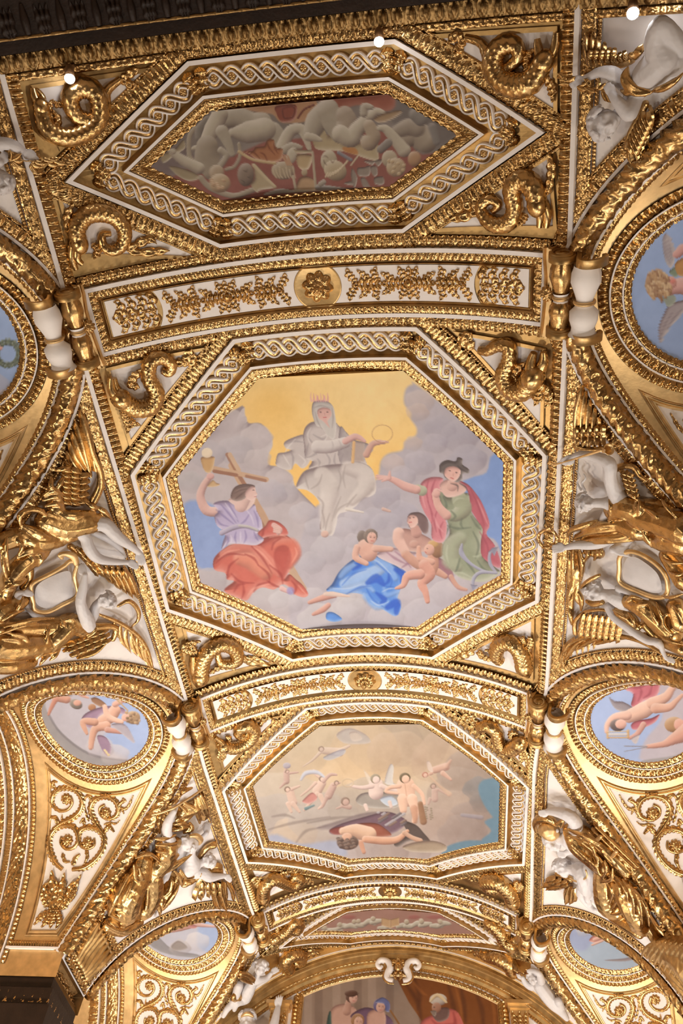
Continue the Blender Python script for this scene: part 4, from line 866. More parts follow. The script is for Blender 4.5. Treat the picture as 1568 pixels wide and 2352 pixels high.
# keystone cartouche
t = thing('cartouche', (0, YE-.25, 8.3), 'white scrolled cartouche with a gilded mask at the crown of the end arch', 'cartouche', None, 'thing')
kc = epx(914, 2222, .25); 
Sk = lambda u, v, n: EF(kc[0]+np.asarray(u), kc[1]+np.asarray(v), n)
for s in (-1, 1):
    mb = MB(); tube_s(mb, Sk, [(s*.08, -.20), (s*.17, -.17), (s*.17, -.08), (s*.13, .0), (s*.17, .09), (s*.27, .12), (s*.33, .06), (s*.29, .0), (s*.25, .03)], [.045, .05, .055, .06, .055, .045, .035, .03, .02], .22, K=12, N=50); mb.build('white_scroll', 'white', t)
    mb = MB(); tube_s(mb, Sk, [(s*.06, -.25), (s*.15, -.24), (s*.23, -.16), (s*.21, -.07), (s*.18, .0), (s*.22, .05)], [.014]*6, .25, K=6, N=30); mb.build('gilt_edge', 'gold', t)
mb = MB(); blob_s(mb, Sk, (0, 0), .065, .27, .05, .8, 1.2)
for s in (-1, 1):
    blob_s(mb, Sk, (s*.022, .015), .012, .32, .01); frond(mb, Sk, [(s*.03, .06), (s*.07, .09), (s*.09, .0)], .06, .05, .03, .25, 4); frond(mb, Sk, [(s*.02, -.05), (s*.05, -.12), (s*.02, -.2)], .06, .05, .03, .24, 4)
blob_s(mb, Sk, (0, -.005), .013, .325, .012, .7, 1.4); frond(mb, Sk, [(0, .07), (0, .12), (0, .16)], .09, .07, .04, .24, 4)
mb.build('gilt_mask', 'gold', t)
# pilaster capitals beside the painting
for s, c_, nm in ((-1, (640, 2330), 'left'), (1, (1192, 2330), 'right')):
    p = epx(*c_, .1); t = thing('pilaster', (p[0], YE-.1, p[1]), 'gilded pilaster capital %s of the end wall painting' % nm, 'pilaster', 'pilasters of the end wall', 'thing')
    top = epx(c_[0], 2303, .1)[1]; mb = MB()
    for z0, z1, hw, dp in ((top-.05, top, .20, .2), (top-.10, top-.05, .16, .16), (top-.40, top-.10, .13, .13)): box(mb, (p[0]-hw, YE-dp, z0), (p[0]+hw, YE, z1))
    mb.build('capital', 'flatgold', t, smooth=False)
    mb = MB(); box(mb, (p[0]-.12, YE-.1, 3), (p[0]+.12, YE, top-.4)); mb.build('shaft', 'white', t, smooth=False)
    mb = MB()
    for dx in (-.08, 0, .08): frond(mb, lambda u, v, n: EF(p[0]+np.asarray(u), v, n), [(dx, top-.36), (dx, top-.25), (dx*1.3, top-.13)], .08, .09, .04, .13, 4)
    mb.build('capital_leaves', 'gold', t)
# ------------------------------------------------------------------ the painted pictures: each is brushed on an array, then laid on its own surface as vertex colour
def pipd(pts, X, Y, closed):
    P = np.asarray(pts, float); Q = np.roll(P, -1, 0) if closed else P[1:]; P0 = P if closed else P[:-1]
    best = np.full(X.shape, 1e9); inside = np.zeros(X.shape, bool); par = np.zeros(X.shape); n = len(P0)
    for i, (a, b) in enumerate(zip(P0, Q)):
        d = b-a; L2 = d@d+1e-9; t = np.clip(((X-a[0])*d[0]+(Y-a[1])*d[1])/L2, 0, 1)
        q = np.hypot(X-a[0]-d[0]*t, Y-a[1]-d[1]*t); m = q < best; best = np.where(m, q, best); par = np.where(m, (i+t)/n, par)
        if closed:
            with np.errstate(divide='ignore', invalid='ignore'): c = ((a[1] > Y) != (b[1] > Y)) & (X < (b[0]-a[0])*(Y-a[1])/(b[1]-a[1]+1e-12)+a[0])
            inside ^= c
    return best, inside, par
def vnoise(h, w, s, seed):
    r = np.random.default_rng(seed).random((int(h/s)+3, int(w/s)+3)); y = np.arange(h)/s; x = np.arange(w)/s
    yi, xi = y.astype(int), x.astype(int); fy, fx = (y-yi)[:, None], (x-xi)[None, :]; fy = fy*fy*(3-2*fy); fx = fx*fx*(3-2*fx)
    return (r[yi][:, xi]*(1-fy)*(1-fx)+r[yi+1][:, xi]*fy*(1-fx)+r[yi][:, xi+1]*(1-fy)*fx+r[yi+1][:, xi+1]*fy*fx)-.5
class Canvas:
    def __init__(s, x0, y0, x1, y1, col, seed=1):
        s.x0, s.y0 = x0, y0; s.h, s.w = int(y1-y0), int(x1-x0); s.a = np.zeros((s.h, s.w, 3))+np.array(col, float); s.seed = seed
        s.L = np.array([-.45, -.89])
    def win(s, P, m):
        P = np.asarray(P, float); a = np.floor(P.min(0)-m-[s.x0, s.y0]).astype(int); b = np.ceil(P.max(0)+m-[s.x0, s.y0]).astype(int)
        a = np.clip(a, 0, [s.w, s.h]); b = np.clip(b, 0, [s.w, s.h]); 
        if (b <= a).any(): return None
        Y, X = np.mgrid[a[1]:b[1], a[0]:b[0]].astype(float); return slice(a[1], b[1]), slice(a[0], b[0]), X+s.x0+.5, Y+s.y0+.5
    def lay(s, ys, xs, al, col, lam, sh):
        c = np.array(col, float); C = np.zeros(al.shape+(3,))+c
        if sh:
            up = np.clip(lam, 0, 1)[..., None]*sh; dn = np.clip(-lam, 0, 1)[..., None]*sh
            C = C+(np.array([255, 247, 238])-C)*up*.9; C = C*(1-dn*np.array([.80, .92, .88]))
        s.a[ys, xs] = s.a[ys, xs]*(1-al[..., None])+C*al[..., None]
    def grad(s, f): 
        Y, X = np.mgrid[0:s.h, 0:s.w].astype(float); s.a = f(X+s.x0, Y+s.y0)
    def poly(s, pts, col, blur=1.2, sh=.0, R=14, op=1., sm=True, flat=False):
        P = catmull(pts, 4, True) if sm else np.asarray(pts, float); w = s.win(P, blur+1)
        if w is None: return
        ys, xs, X, Y = w; d, ins, _ = pipd(P, X, Y, True); sd = np.where(ins, d, -d); al = np.clip(sd/blur+.5, 0, 1)*op; lam = 0
        if sh:
            h = np.sqrt(np.clip(1-(1-np.clip(sd/R, 0, 1))**2, 0, 1)); gy, gx = np.gradient(h*R*.8) if min(h.shape) > 1 else (h*0, h*0); lam = -(gx*s.L[0]+gy*s.L[1])*-1; lam = np.clip(-lam*1.1*-1, -1, 1)*1.0
            lam = -(gx*s.L[0]*-1+gy*s.L[1]*-1)*-1; lam = np.clip(-lam, -1, 1)
        s.lay(ys, xs, al, col, lam, sh)
    def limb(s, pts, wd, col, sh=.35, blur=1.0, op=1.):
        P = catmull(pts, 5) if len(pts) > 2 else np.asarray(pts, float); wd = np.atleast_1d(np.asarray(wd, float)); w = s.win(P, wd.max()/2+blur+1)
        if w is None: return
        ys, xs, X, Y = w; d, _, par = pipd(P, X, Y, False); r = np.interp(par, np.linspace(0, 1, len(wd)), wd)/2; sd = r-d; al = np.clip(sd/blur+.5, 0, 1)*op; lam = 0
        if sh:
            q = np.clip(d/np.maximum(r, .3), 0, 1); gy, gx = np.gradient(d) if min(d.shape) > 1 else (d*0, d*0); lam = np.clip((gx*s.L[0]+gy*s.L[1])*q**1.3, -1, 1)
        s.lay(ys, xs, al, col, lam, sh)
    def blob(s, c, rx, ry, col, sh=.35, blur=1.0, op=1., rot=0):
        w = s.win([c], max(rx, ry)+blur+1)
        if w is None: return
        ys, xs, X, Y = w; x, y = X-c[0], Y-c[1]; cr, sr = math.cos(rot), math.sin(rot); u, v = (x*cr+y*sr)/rx, (-x*sr+y*cr)/ry; q = np.hypot(u, v); al = np.clip((1-q)*min(rx, ry)/blur+.5, 0, 1)*op
        lam = np.clip((x*s.L[0]/rx+y*s.L[1]/ry)*np.clip(q, 0, 1), -1, 1) if sh else 0
        s.lay(ys, xs, al, col, lam, sh)
    def cloud(s, c, r, col, op=.62, sh=.30):
        w = s.win([c], r*1.3)
        if w is None: return
        ys, xs, X, Y = w; x, y = (X-c[0])/r, (Y-c[1])/(r*.8); q = np.hypot(x, y)+.05*np.sin(np.arctan2(y, x)*4+c[0])+.03*np.sin(np.arctan2(y, x)*7+c[1])
        al = np.clip((1.0-q)*r/3.5, 0, 1)*np.clip(1.15-(y+.2)*.8, 0, 1)*op; lam = np.clip((x*s.L[0]+y*s.L[1])*q*1.1, -1, 1)
        s.lay(ys, xs, al, col, lam, sh)
    def finish(s, amp=7):
        n = vnoise(s.h, s.w, 26, s.seed)+.6*vnoise(s.h, s.w, 9, s.seed+1)+.35*vnoise(s.h, s.w, 3, s.seed+2)
        s.a = s.a+n[..., None]*amp; return s
    def sample(s, px, py):
        x = np.clip(px-s.x0-.5, 0, s.w-1.001); y = np.clip(py-s.y0-.5, 0, s.h-1.001); xi, yi = x.astype(int), y.astype(int); fx, fy = (x-xi)[..., None], (y-yi)[..., None]
        a = s.a; c = a[yi, xi]*(1-fx)*(1-fy)+a[yi, xi+1]*fx*(1-fy)+a[yi+1, xi]*(1-fx)*fy+a[yi+1, xi+1]*fx*fy
        return np.clip(c, 0, 255)
PG = np.array([.84, .88, .95])
def to_alb(c):
    c = c/255.; l = np.where(c <= .04045, c/12.92, ((c+.055)/1.055)**2.4); return np.clip(l*PG, 0, .95)
def lay_on(cv, name, G3, parent, label=None):
    """colour a grid of world points from the canvas"""
    px, py = project(G3); col = to_alb(cv.sample(px, py)); mb = MB(); mb.grid(G3, col=col.reshape(-1, 3)); o = mb.build(name, 'paint', parent); return o
def fan_grid(S, P, n, res):
    """a grid that fills the convex polygon P (surface coordinates), rows between opposite sides"""
    P = np.asarray(P, float); y0, y1 = P[:, 1].min(), P[:, 1].max(); k = int((y1-y0)/res)+2; vs = np.linspace(y0+1e-4, y1-1e-4, k); lo, hi = [], []
    for v in vs:
        xs = []
        for i in range(len(P)):
            a, b = P[i], P[(i+1) % len(P)]
            if (a[1] <= v) != (b[1] <= v): xs.append(a[0]+(b[0]-a[0])*(v-a[1])/(b[1]-a[1]))
        lo.append(min(xs) if xs else P[:, 0].mean()); hi.append(max(xs) if xs else P[:, 0].mean())
    lo, hi = np.array(lo)[:, None], np.array(hi)[:, None]; m = int((hi-lo).max()/res)+2; q = np.linspace(0, 1, m)[None, :]
    return S(lo+(hi-lo)*q, vs[:, None]+0*q, n)
SK, SKD = (226, 184, 170), (196, 146, 128)
def face(c, p, r, hair, skin=SK, look=0.0, rot=0.0, ry=1.22):
    """a painted head: hair behind, face, eyes, nose, mouth; look shifts the features sideways"""
    x, y = p; cr, sr = math.cos(rot), math.sin(rot); T = lambda a, b: (x+(a*cr-b*sr)*r, y+(a*sr+b*cr)*r)
    c.blob(T(-look*.35, -.25), r*1.28, r*1.35, hair, .35, rot=rot); c.blob(T(look*.15, .1), r*.86, r*ry*.92, skin, .28, rot=rot)
    for e in (-.36, .36): c.blob(T(e+look*.4, -.02), r*.15, r*.085, (110, 82, 78), 0, .8, .85, rot); c.limb([T(e-.2+look*.4, -.24), T(e+.2+look*.4, -.26)], r*.08, (140, 105, 95), 0, .8, .6)
    c.limb([T(.02+look*.5, -.05), T(.08+look*.5, .34)], r*.13, tuple(v*.86 for v in skin), 0, .9, .7); c.limb([T(-.2+look*.4, .62), T(.2+look*.4, .6)], r*.13, (188, 96, 92), 0, .8, .85)
    for i in range(5): c.limb([T(-1.0+i*.45, -.75-.1*(i % 2)), T(-.8+i*.45, -1.15)], r*.1, tuple(v*.75 for v in hair), 0, .9, .5)
def folds(c, F, L, col, w, op=.55, hi=None):
    for pts in L: c.limb(F(*pts), [w*.4, w, w*.3], col, 0, w*.55, op)

# ---- the large octagon
A_, B_, C_, D_ = zf(400, 840, 3.92), zf(780, 840, 3.92), zf(440, 1140, 3.92), zf(780, 1140, 3.92)
c = Canvas(380, 830, 1185, 1470, (190, 182, 188), 3)
def bg(X, Y):
    t = np.clip((Y-850)/330, 0, 1)[..., None]; top = np.array([255, 220, 152.]); mid = np.array([255, 200, 104.]); a = top*(1-t)+mid*t
    g = np.exp(-(((X-850)/120)**2+((Y-920)/90)**2))[..., None]; a = a*(1-.5*g)+np.array([255, 226, 165])*.5*g
    g = np.exp(-(((X-625)/70)**2+((Y-930)/60)**2))[..., None]; return a*(1-.35*g)+np.array([240, 180, 70])*.35*g
c.grad(bg)
grey, lil, lite = (186, 178, 184), (172, 165, 178), (212, 200, 200)
c.poly(A_((540, 400), (640, 450), (670, 515), (780, 520), (870, 620), (885, 720), (850, 800), (850, 890), (950, 910), (1050, 980), (1080, 1060), (1100, 1100), (1300, 1300), (1500, 1500), (2000, 1700), (2000, 2700), (-200, 2700), (-200, 1100)), (196, 184, 186), 3, .25, 40, sm=True)
c.poly(B_((590, 220), (650, 170), (730, 200), (1400, 720), (1700, 1000), (1750, 1300), (1750, 2600), (-300, 2600), (-300, 1400), (150, 1130), (330, 1020), (370, 860), (440, 790), (560, 760), (590, 680), (680, 630), (690, 560), (640, 480), (640, 420), (580, 340)), (188, 179, 186), 7)
c.poly(C_((-60, 60), (200, 80), (330, 300), (260, 620), (60, 640), (-60, 400)), (146, 166, 212), 9); c.poly(B_((1380, 800), (1600, 860), (1600, 2000), (1420, 1600), (1300, 1500), (1100, 1100), (1180, 1010), (1320, 960)), (132, 160, 214), 5)
for f, L in ((A_, [(500, 500, 150, lite), (740, 640, 150, lite), (560, 760, 170, grey), (300, 800, 170, grey), (750, 850, 130, (200, 188, 188)), (150, 1050, 130, (184, 178, 180)), (940, 1010, 130, lite), (1000, 1150, 130, grey), (860, 1150, 160, (188, 180, 190))]),
             (B_, [(720, 320, 140, (206, 188, 182)), (700, 420, 110, (205, 184, 176)), (900, 560, 150, lil), (1080, 640, 190, lil), (860, 700, 120, (180, 172, 184)), (660, 700, 90, (206, 186, 176)), (480, 880, 110, (210, 190, 184)), (720, 880, 150, (182, 174, 186)), (1150, 850, 180, (168, 162, 176)), (560, 1000, 130, (188, 180, 190)), (420, 1200, 140, lil), (560, 1330, 150, (178, 172, 186)), (320, 1380, 140, (182, 176, 188))]),
             (C_, [(1000, 150, 130, (200, 193, 200)), (1120, 280, 110, (196, 190, 196)), (1380, 280, 120, (200, 193, 200)), (1230, 480, 170, (192, 186, 192)), (1080, 600, 130, (186, 180, 188)), (1500, 470, 120, (192, 186, 194)), (180, 750, 150, (186, 178, 182)), (700, 900, 180, (196, 190, 192)), (850, 950, 160, (202, 196, 200)), (1090, 900, 110, (198, 190, 194)), (1150, 1120, 200, (198, 192, 194)), (1400, 1000, 150, (204, 198, 200)), (1500, 920, 100, (204, 196, 198))]),
             (D_, [(60, 900, 100, (206, 198, 200)), (100, 1020, 150, (198, 192, 196)), (420, 1100, 180, (194, 188, 194)), (650, 870, 150, (202, 194, 200)), (750, 1050, 180, (192, 186, 194)), (950, 880, 160, (196, 188, 194)), (1100, 800, 130, (196, 186, 190)), (420, 260, 150, (180, 174, 186)), (150, 220, 130, (194, 188, 196)), (120, 400, 90, (194, 186, 194))])):
    for x, y, r, col in L: c.cloud(f((x, y))[0], r/3.92, col)
rob, robd, robl = (206, 194, 190), (160, 148, 150), (228, 218, 210)
c.poly(A_((1170, 620), (1060, 650), (990, 690), (1000, 740), (1050, 760), (990, 780), (935, 790), (915, 850), (925, 905), (1040, 940), (1090, 880), (1150, 925), (1210, 880), (1250, 760), (1230, 680)), rob, 1.2, .35, 12)
c.poly(A_((1270, 500), (1190, 540), (1160, 620), (1170, 720), (1180, 830), (1240, 860), (1240, 940), (1700, 950), (1700, 800), (1620, 700), (1560, 610), (1480, 540), (1440, 510)), rob, 1.2, .4, 18)
c.poly(B_((0, 560), (50, 590), (70, 650), (250, 700), (300, 760), (230, 820), (210, 870), (0, 870)), (176, 164, 164), 1.2, .3, 10)
folds(c, A_, [((1200, 640), (1260, 720), (1280, 800)), ((1250, 620), (1330, 660), (1370, 640)), ((1180, 830), (1260, 800), (1350, 700)), ((1000, 700), (1080, 680), (1170, 690)), ((1060, 930), (1070, 830), (1040, 760)), ((1360, 780), (1400, 850), (1380, 920)), ((1450, 790), (1440, 860), (1470, 920)), ((1520, 800), (1500, 860), (1520, 920)), ((1380, 540), (1430, 620), (1440, 680)), ((1290, 840), (1310, 870), (1300, 900)), ((1210, 700), (1190, 770), (1180, 830))], robd, 5, .6)
folds(c, A_, [((1090, 660), (1020, 740), (1000, 780)), ((1230, 560), (1200, 620), (1220, 700)), ((1320, 640), (1380, 620), (1340, 700)), ((980, 800), (1010, 850), (1040, 900)), ((1120, 800), (1180, 860), (1150, 900))], (240, 232, 226), 4, .5)
c.poly(A_((1250, 920), (1400, 890), (1560, 880), (1640, 860), (1750, 900), (1800, 980), (1815, 1130), (1760, 1180), (1700, 1190), (1640, 1260), (1560, 1310), (1480, 1340), (1460, 1430), (1420, 1530), (1330, 1500), (1310, 1440), (1330, 1300), (1280, 1190), (1190, 1120), (1100, 1100), (1120, 1020), (1170, 950)), (208, 197, 192), 1.2, .4, 22)
c.limb(A_((1330, 980), (1400, 1100), (1370, 1280), (1370, 1480)), [36, 44, 34, 24], (222, 211, 204), .35, 6, .75); c.limb(A_((1560, 920), (1690, 960), (1730, 1080), (1600, 1220)), [30, 42, 38, 20], (220, 209, 202), .35, 6, .75)
folds(c, A_, [((1170, 960), (1190, 1050), (1210, 1110)), ((1230, 1110), (1300, 1060), (1330, 980)), ((1480, 940), (1500, 1020), (1470, 1130)), ((1540, 900), (1520, 1000), (1540, 1100)), ((1500, 1180), (1450, 1300), (1420, 1400)), ((1560, 1240), (1480, 1290), (1440, 1370)), ((1400, 1330), (1370, 1420), (1360, 1500)), ((1330, 1300), (1350, 1400), (1340, 1460)), ((1640, 1160), (1580, 1230), (1540, 1290)), ((1290, 1180), (1340, 1240), (1330, 1330))], (166, 152, 148), 5, .55)
c.poly(A_((1250, 330), (1300, 312), (1380, 322), (1430, 370), (1450, 460), (1458, 560), (1440, 660), (1390, 640), (1330, 560), (1280, 540), (1250, 470), (1238, 400)), (204, 196, 190), 1.1, .4, 9)
c.poly(A_((1290, 400), (1345, 375), (1405, 395), (1415, 450), (1380, 500), (1400, 560), (1340, 500), (1300, 470)), (222, 176, 166), 1.0, .25, 7)
for e in (1318, 1378): c.blob(A_((e, 418))[0], 2.4, 1.3, (120, 90, 88), 0, .8)
c.limb(A_((1352, 425), (1356, 448)), 1.5, (196, 146, 138), 0, .8, .7); c.limb(A_((1342, 466), (1368, 465)), 1.6, (200, 92, 92), 0, .7, .9)
folds(c, A_, [((1420, 380), (1430, 470), (1420, 560)), ((1270, 420), (1290, 500), (1330, 570)), ((1255, 380), (1320, 360), (1400, 380))], (162, 150, 148), 4, .6)
for x in range(8): c.limb(A_((1235+x*21, 318), (1228+x*21+(x % 3)*8, 285), (1232+x*21, 240+(x*37 % 28))), [4.5, 3, 1], (226, 160, 168) if x % 2 else (236, 180, 172), 0, 1.4, .8)
c.limb(A_((1290, 730), (1400, 730), (1540, 690)), [30, 29, 25], (214, 204, 200), .42); folds(c, A_, [((1420, 680), (1430, 730), (1410, 770)), ((1480, 670), (1500, 720), (1480, 760)), ((1520, 670), (1545, 700), (1520, 750))], (178, 166, 166), 4, .5)
c.poly(B_((108, 680), (225, 695), (215, 862), (100, 862)), (186, 166, 156), 1, .15, 5, sm=False); c.limb(B_((128, 690), (116, 868)), 7, (228, 184, 130), .2)
c.limb(B_((50, 680), (130, 640), (180, 650), (225, 680)), [15, 15, 12, 7], (226, 180, 172)); c.limb(B_((240, 800), (290, 710), (350, 690), (400, 690)), [16, 14, 12, 8], (212, 166, 150))
for q in (0, 1, 2): c.limb(B_((380, 690), (410+q*12, 680+q*4)), 4, (224, 178, 164))
th_ = np.linspace(0, 2*PI, 30); c.limb([(780+383/3.92+23.6*math.cos(a), 840+612/3.92+20*math.sin(a)) for a in th_], 1.3, (176, 130, 100), 0, .9, .8)
c.blob(A_((1355, 1515))[0], 9, 8, (222, 186, 172)); c.limb(A_((1880, 1290), (1940, 1310)), [8, 6], (214, 180, 168)); c.limb(B_((60, 1290), (210, 1320)), [8, 4], (226, 216, 206))
# Faith, on the left
c.limb(A_((520, 900), (640, 1110), (780, 1320), (900, 1560), (1150, 2000)), 17, (204, 166, 134), 0); c.limb(A_((478, 800), (590, 1000), (640, 1080)), 9, (160, 112, 88), 0, 1, .9)
c.limb(A_((500, 800), (580, 940)), 10, (206, 172, 142), 0); c.limb(A_((360, 925), (830, 1025)), 11, (206, 170, 140), 0); c.limb(A_((360, 950), (560, 985)), 8, (160, 112, 88), 0); c.limb(A_((650, 995), (820, 1035)), 7, (168, 122, 98), 0)
c.limb(C_((560, 40), (640, 190), (730, 340)), 18, (198, 160, 130), 0); c.limb(C_((540, 60), (610, 200), (690, 340)), 6, (158, 116, 92), 0, 1.2, .8); c.limb(C_((880, 620), (1010, 830)), 13, (196, 164, 138), 0)
c.poly(C_((200, 560), (290, 470), (380, 430), (560, 430), (640, 380), (760, 340), (860, 355), (940, 440), (950, 530), (900, 640), (840, 740), (880, 700), (940, 750), (1000, 800), (1050, 880), (1010, 910), (930, 885), (890, 830), (820, 790), (740, 840), (640, 820), (560, 860), (500, 935), (430, 920), (290, 850), (380, 765), (320, 750), (300, 690), (205, 660)), (210, 108, 92), 1.2, .35, 22)
c.poly(C_((600, 320), (660, 270), (700, 215), (780, 230), (850, 290), (862, 350), (760, 352), (680, 365), (610, 372)), (206, 104, 92), 1.2, .3, 10)
c.limb(C_((430, 560), (560, 590), (660, 680)), [28, 46, 36], (228, 146, 120), .35, 8, .85); c.limb(C_((780, 440), (890, 440), (930, 520), (880, 620)), [26, 34, 28, 16], (222, 122, 100), .35, 7, .85)
c.limb(C_((280, 520), (400, 470), (560, 470), (700, 600), (790, 690)), [16, 24, 24, 26, 20], (226, 140, 122), .3, 5, .75)
c.poly(C_((740, 520), (780, 450), (860, 450), (900, 560), (850, 700), (815, 750), (760, 640)), (184, 76, 66), 5, .1, 10, .75)
folds(c, C_, [((220, 600), (320, 520), (480, 530)), ((320, 740), (340, 630), (420, 560)), ((480, 520), (560, 560), (600, 620)), ((540, 450), (640, 560), (720, 690)), ((600, 620), (690, 700), (700, 780)), ((360, 700), (440, 770), (560, 780)), ((460, 780), (470, 860), (450, 920)), ((680, 760), (740, 800), (800, 820)), ((600, 440), (680, 400), (720, 380)), ((700, 620), (800, 700), (820, 790)), ((380, 860), (420, 800), (480, 790)), ((560, 860), (600, 800), (700, 770)), ((720, 480), (740, 420), (800, 380)), ((900, 760), (940, 820), (920, 880)), ((650, 280), (640, 340), (620, 370))], (158, 58, 54), 6, .6)
folds(c, C_, [((240, 560), (330, 500), (430, 480)), ((560, 460), (640, 520), (740, 640)), ((700, 370), (800, 350), (860, 370)), ((500, 900), (560, 830), (700, 790)), ((960, 800), (1000, 850), (1030, 880)), ((930, 460), (945, 520), (900, 600))], (244, 176, 156), 5, .5)
c.limb(A_((395, 1316), (290, 1300), (235, 1180), (270, 1070), (315, 1010)), [22, 23, 19, 16, 13], (220, 178, 168), .45)
c.poly(A_((240, 830), (300, 818), (362, 824), (355, 900), (330, 960), (290, 962), (260, 920)), (206, 164, 112), 1.1, .4, 8); c.blob(A_((295, 785))[0], 12.5, 11.5, (238, 218, 190), .1)
c.poly(A_((300, 1090), (320, 1050), (350, 1030), (380, 1055), (412, 1068), (380, 1088)), (204, 168, 124), 1, .3, 5); c.blob(A_((325, 995))[0], 9, 8, (224, 176, 168), .35)
c.poly(C_((195, 70), (260, 40), (360, 45), (440, 80), (560, 70), (585, 130), (630, 220), (632, 290), (590, 330), (650, 390), (580, 440), (450, 430), (330, 430), (270, 480), (285, 400), (300, 350), (255, 330), (270, 300), (225, 260), (205, 180), (240, 130)), (192, 178, 208), 1.2, .4, 16)
c.poly(C_((330, 30), (440, -10), (540, -40), (570, 40), (520, 110), (470, 130), (400, 90)), (228, 196, 186), 2, .2, 10)
folds(c, C_, [((260, 70), (330, 150), (400, 240)), ((220, 120), (290, 180), (380, 250)), ((330, 60), (380, 150), (420, 230)), ((560, 130), (590, 200), (600, 280)), ((520, 160), (480, 220), (440, 250)), ((320, 360), (330, 400), (310, 440)), ((400, 320), (390, 370), (400, 420)), ((480, 310), (490, 370), (470, 420)), ((560, 320), (580, 370), (600, 400)), ((225, 200), (260, 250), (330, 270))], (136, 122, 168), 5, .6)
folds(c, C_, [((300, 60), (360, 140), (410, 210)), ((500, 130), (540, 190), (560, 260)), ((350, 350), (360, 390), (350, 420)), ((440, 320), (440, 370), (440, 410))], (232, 224, 236), 4, .55)
c.limb(C_((270, 330), (380, 280), (480, 270), (590, 305)), [12, 12, 9, 7], (178, 168, 190), .4); c.limb(C_((430, 265), (520, 275), (590, 305)), 5, (196, 190, 186), .3)
c.limb(A_((640, 1200), (600, 1260)), [24, 30], (226, 190, 180), .25); c.poly(A_((508, 1190), (530, 1110), (590, 1070), (680, 1066), (730, 1090), (680, 1140), (630, 1200), (560, 1220)), (134, 108, 100), 1.2, .35, 9)
c.poly(A_((640, 1140), (690, 1090), (725, 1095), (735, 1130), (750, 1160), (735, 1175), (728, 1205), (690, 1215), (650, 1190)), (228, 190, 180), 1, .3, 9); c.blob(A_((712, 1120))[0], 2.2, 1.2, (100, 76, 74), 0, .8); c.limb(A_((722, 1180), (740, 1178)), 1.6, (190, 100, 98), 0, .8, .8)
folds(c, A_, [((560, 1110), (610, 1090), (680, 1080)), ((540, 1150), (600, 1120), (660, 1110)), ((550, 1200), (600, 1160), (640, 1130))], (92, 70, 66), 3, .6)
c.limb(C_((740, 260), (790, 300), (780, 330)), [12, 14, 10], (224, 174, 166)); 
for i in range(4): c.limb(C_((740, 270+i*16), (795, 285+i*15)), 4, (228, 184, 172), .3)
c.limb(C_((810, 830), (870, 860)), [12, 8], (228, 184, 178)); c.blob(C_((890, 850))[0], 9, 9, (150, 142, 200), .1, 4, .7)
# the group in blue
blu = (86, 142, 226)
c.poly(C_((1215, 1050), (1275, 1045), (1355, 1105), (1290, 1130), (1215, 1110)), (92, 146, 222), 1.2, .3, 8)
c.poly(D_((110, 575), (200, 530), (300, 525), (400, 570), (500, 620), (590, 700), (590, 760), (545, 840), (520, 930), (552, 1000), (500, 1080), (390, 1020), (270, 970), (215, 890), (100, 870), (0, 890), (-120, 850), (-70, 790), (-20, 700), (30, 640)), blu, 1.2, .4, 20)
for pts, wd_, col, op in (([(40, 790), (200, 740), (390, 640)], [22, 38, 22], (176, 202, 238), .8), ([(300, 570), (430, 640), (500, 740)], [16, 26, 12], (140, 180, 238), .8), ([(-80, 840), (60, 850), (220, 800), (300, 850)], [10, 16, 12, 8], (160, 192, 238), .7), ([(230, 900), (330, 990), (430, 960)], [14, 18, 14], (140, 180, 236), .7),
    ([(10, 720), (60, 660), (160, 600)], [12, 16, 10], (150, 186, 238), .7), ([(400, 830), (420, 890), (520, 860)], [8, 12, 8], (150, 186, 238), .6)): c.limb(D_(*pts), wd_, col, .25, 6, op)
for pts, wd_ in (([(250, 780), (330, 740), (390, 790)], [10, 22, 10]), ([(500, 660), (570, 700), (560, 770)], [8, 18, 8]), ([(430, 1000), (510, 960), (510, 1050)], [12, 20, 10]), ([(330, 870), (400, 930), (370, 960)], [5, 14, 6]), ([(140, 600), (180, 620), (120, 660)], [4, 10, 4]), ([(400, 800), (440, 760), (440, 700)], [3, 8, 3])): c.limb(D_(*pts), wd_, (34, 86, 200), 0, 5, .75)
folds(c, D_, [((330, 600), (420, 680), (470, 760), (440, 840)), ((20, 800), (120, 700), (240, 660)), ((240, 830), (300, 930), (400, 1000)), ((400, 810), (470, 820), (540, 840)), ((60, 880), (180, 820), (280, 810))], (52, 104, 206), 5, .5)
folds(c, D_, [((260, 560), (350, 590), (460, 700)), ((-60, 830), (80, 830), (200, 790)), ((380, 860), (450, 830), (530, 830)), ((280, 940), (350, 980), (440, 950))], (196, 216, 244), 4, .6)
for pts, wd_ in (([(1290, 890), (1190, 910), (1060, 955)], [12, 15, 9]), ([(1230, 980), (1180, 1020), (1095, 1062)], [12, 14, 8])): c.limb(C_(*pts), wd_, (212, 158, 142), .4)
c.limb(C_((1200, 880), (1270, 880), (1420, 900)), [8, 12, 4], (226, 200, 186), .2)
c.poly(D_((330, 530), (430, 470), (530, 470), (640, 500), (700, 520), (690, 640), (640, 710), (560, 650), (450, 600)), (208, 184, 190), 1.5, .35, 12); folds(c, D_, [((420, 500), (500, 560), (600, 610)), ((500, 500), (580, 560), (640, 640)), ((560, 640), (620, 600), (680, 560))], (150, 108, 128), 6, .6)
c.blob(D_((200, 365))[0], 11, 15, (124, 108, 100), .3); c.limb(D_((230, 460), (260, 510)), [38, 40], (222, 174, 156), .35, 2); c.limb(D_((155, 460), (145, 550), (240, 605)), [15, 16, 11], (226, 180, 162), .4); c.limb(D_((320, 470), (460, 475)), [17, 12], (222, 176, 158), .4)
face(c, D_((285, 370))[0], 12.5, (128, 110, 100), (228, 180, 164), .5, .1)
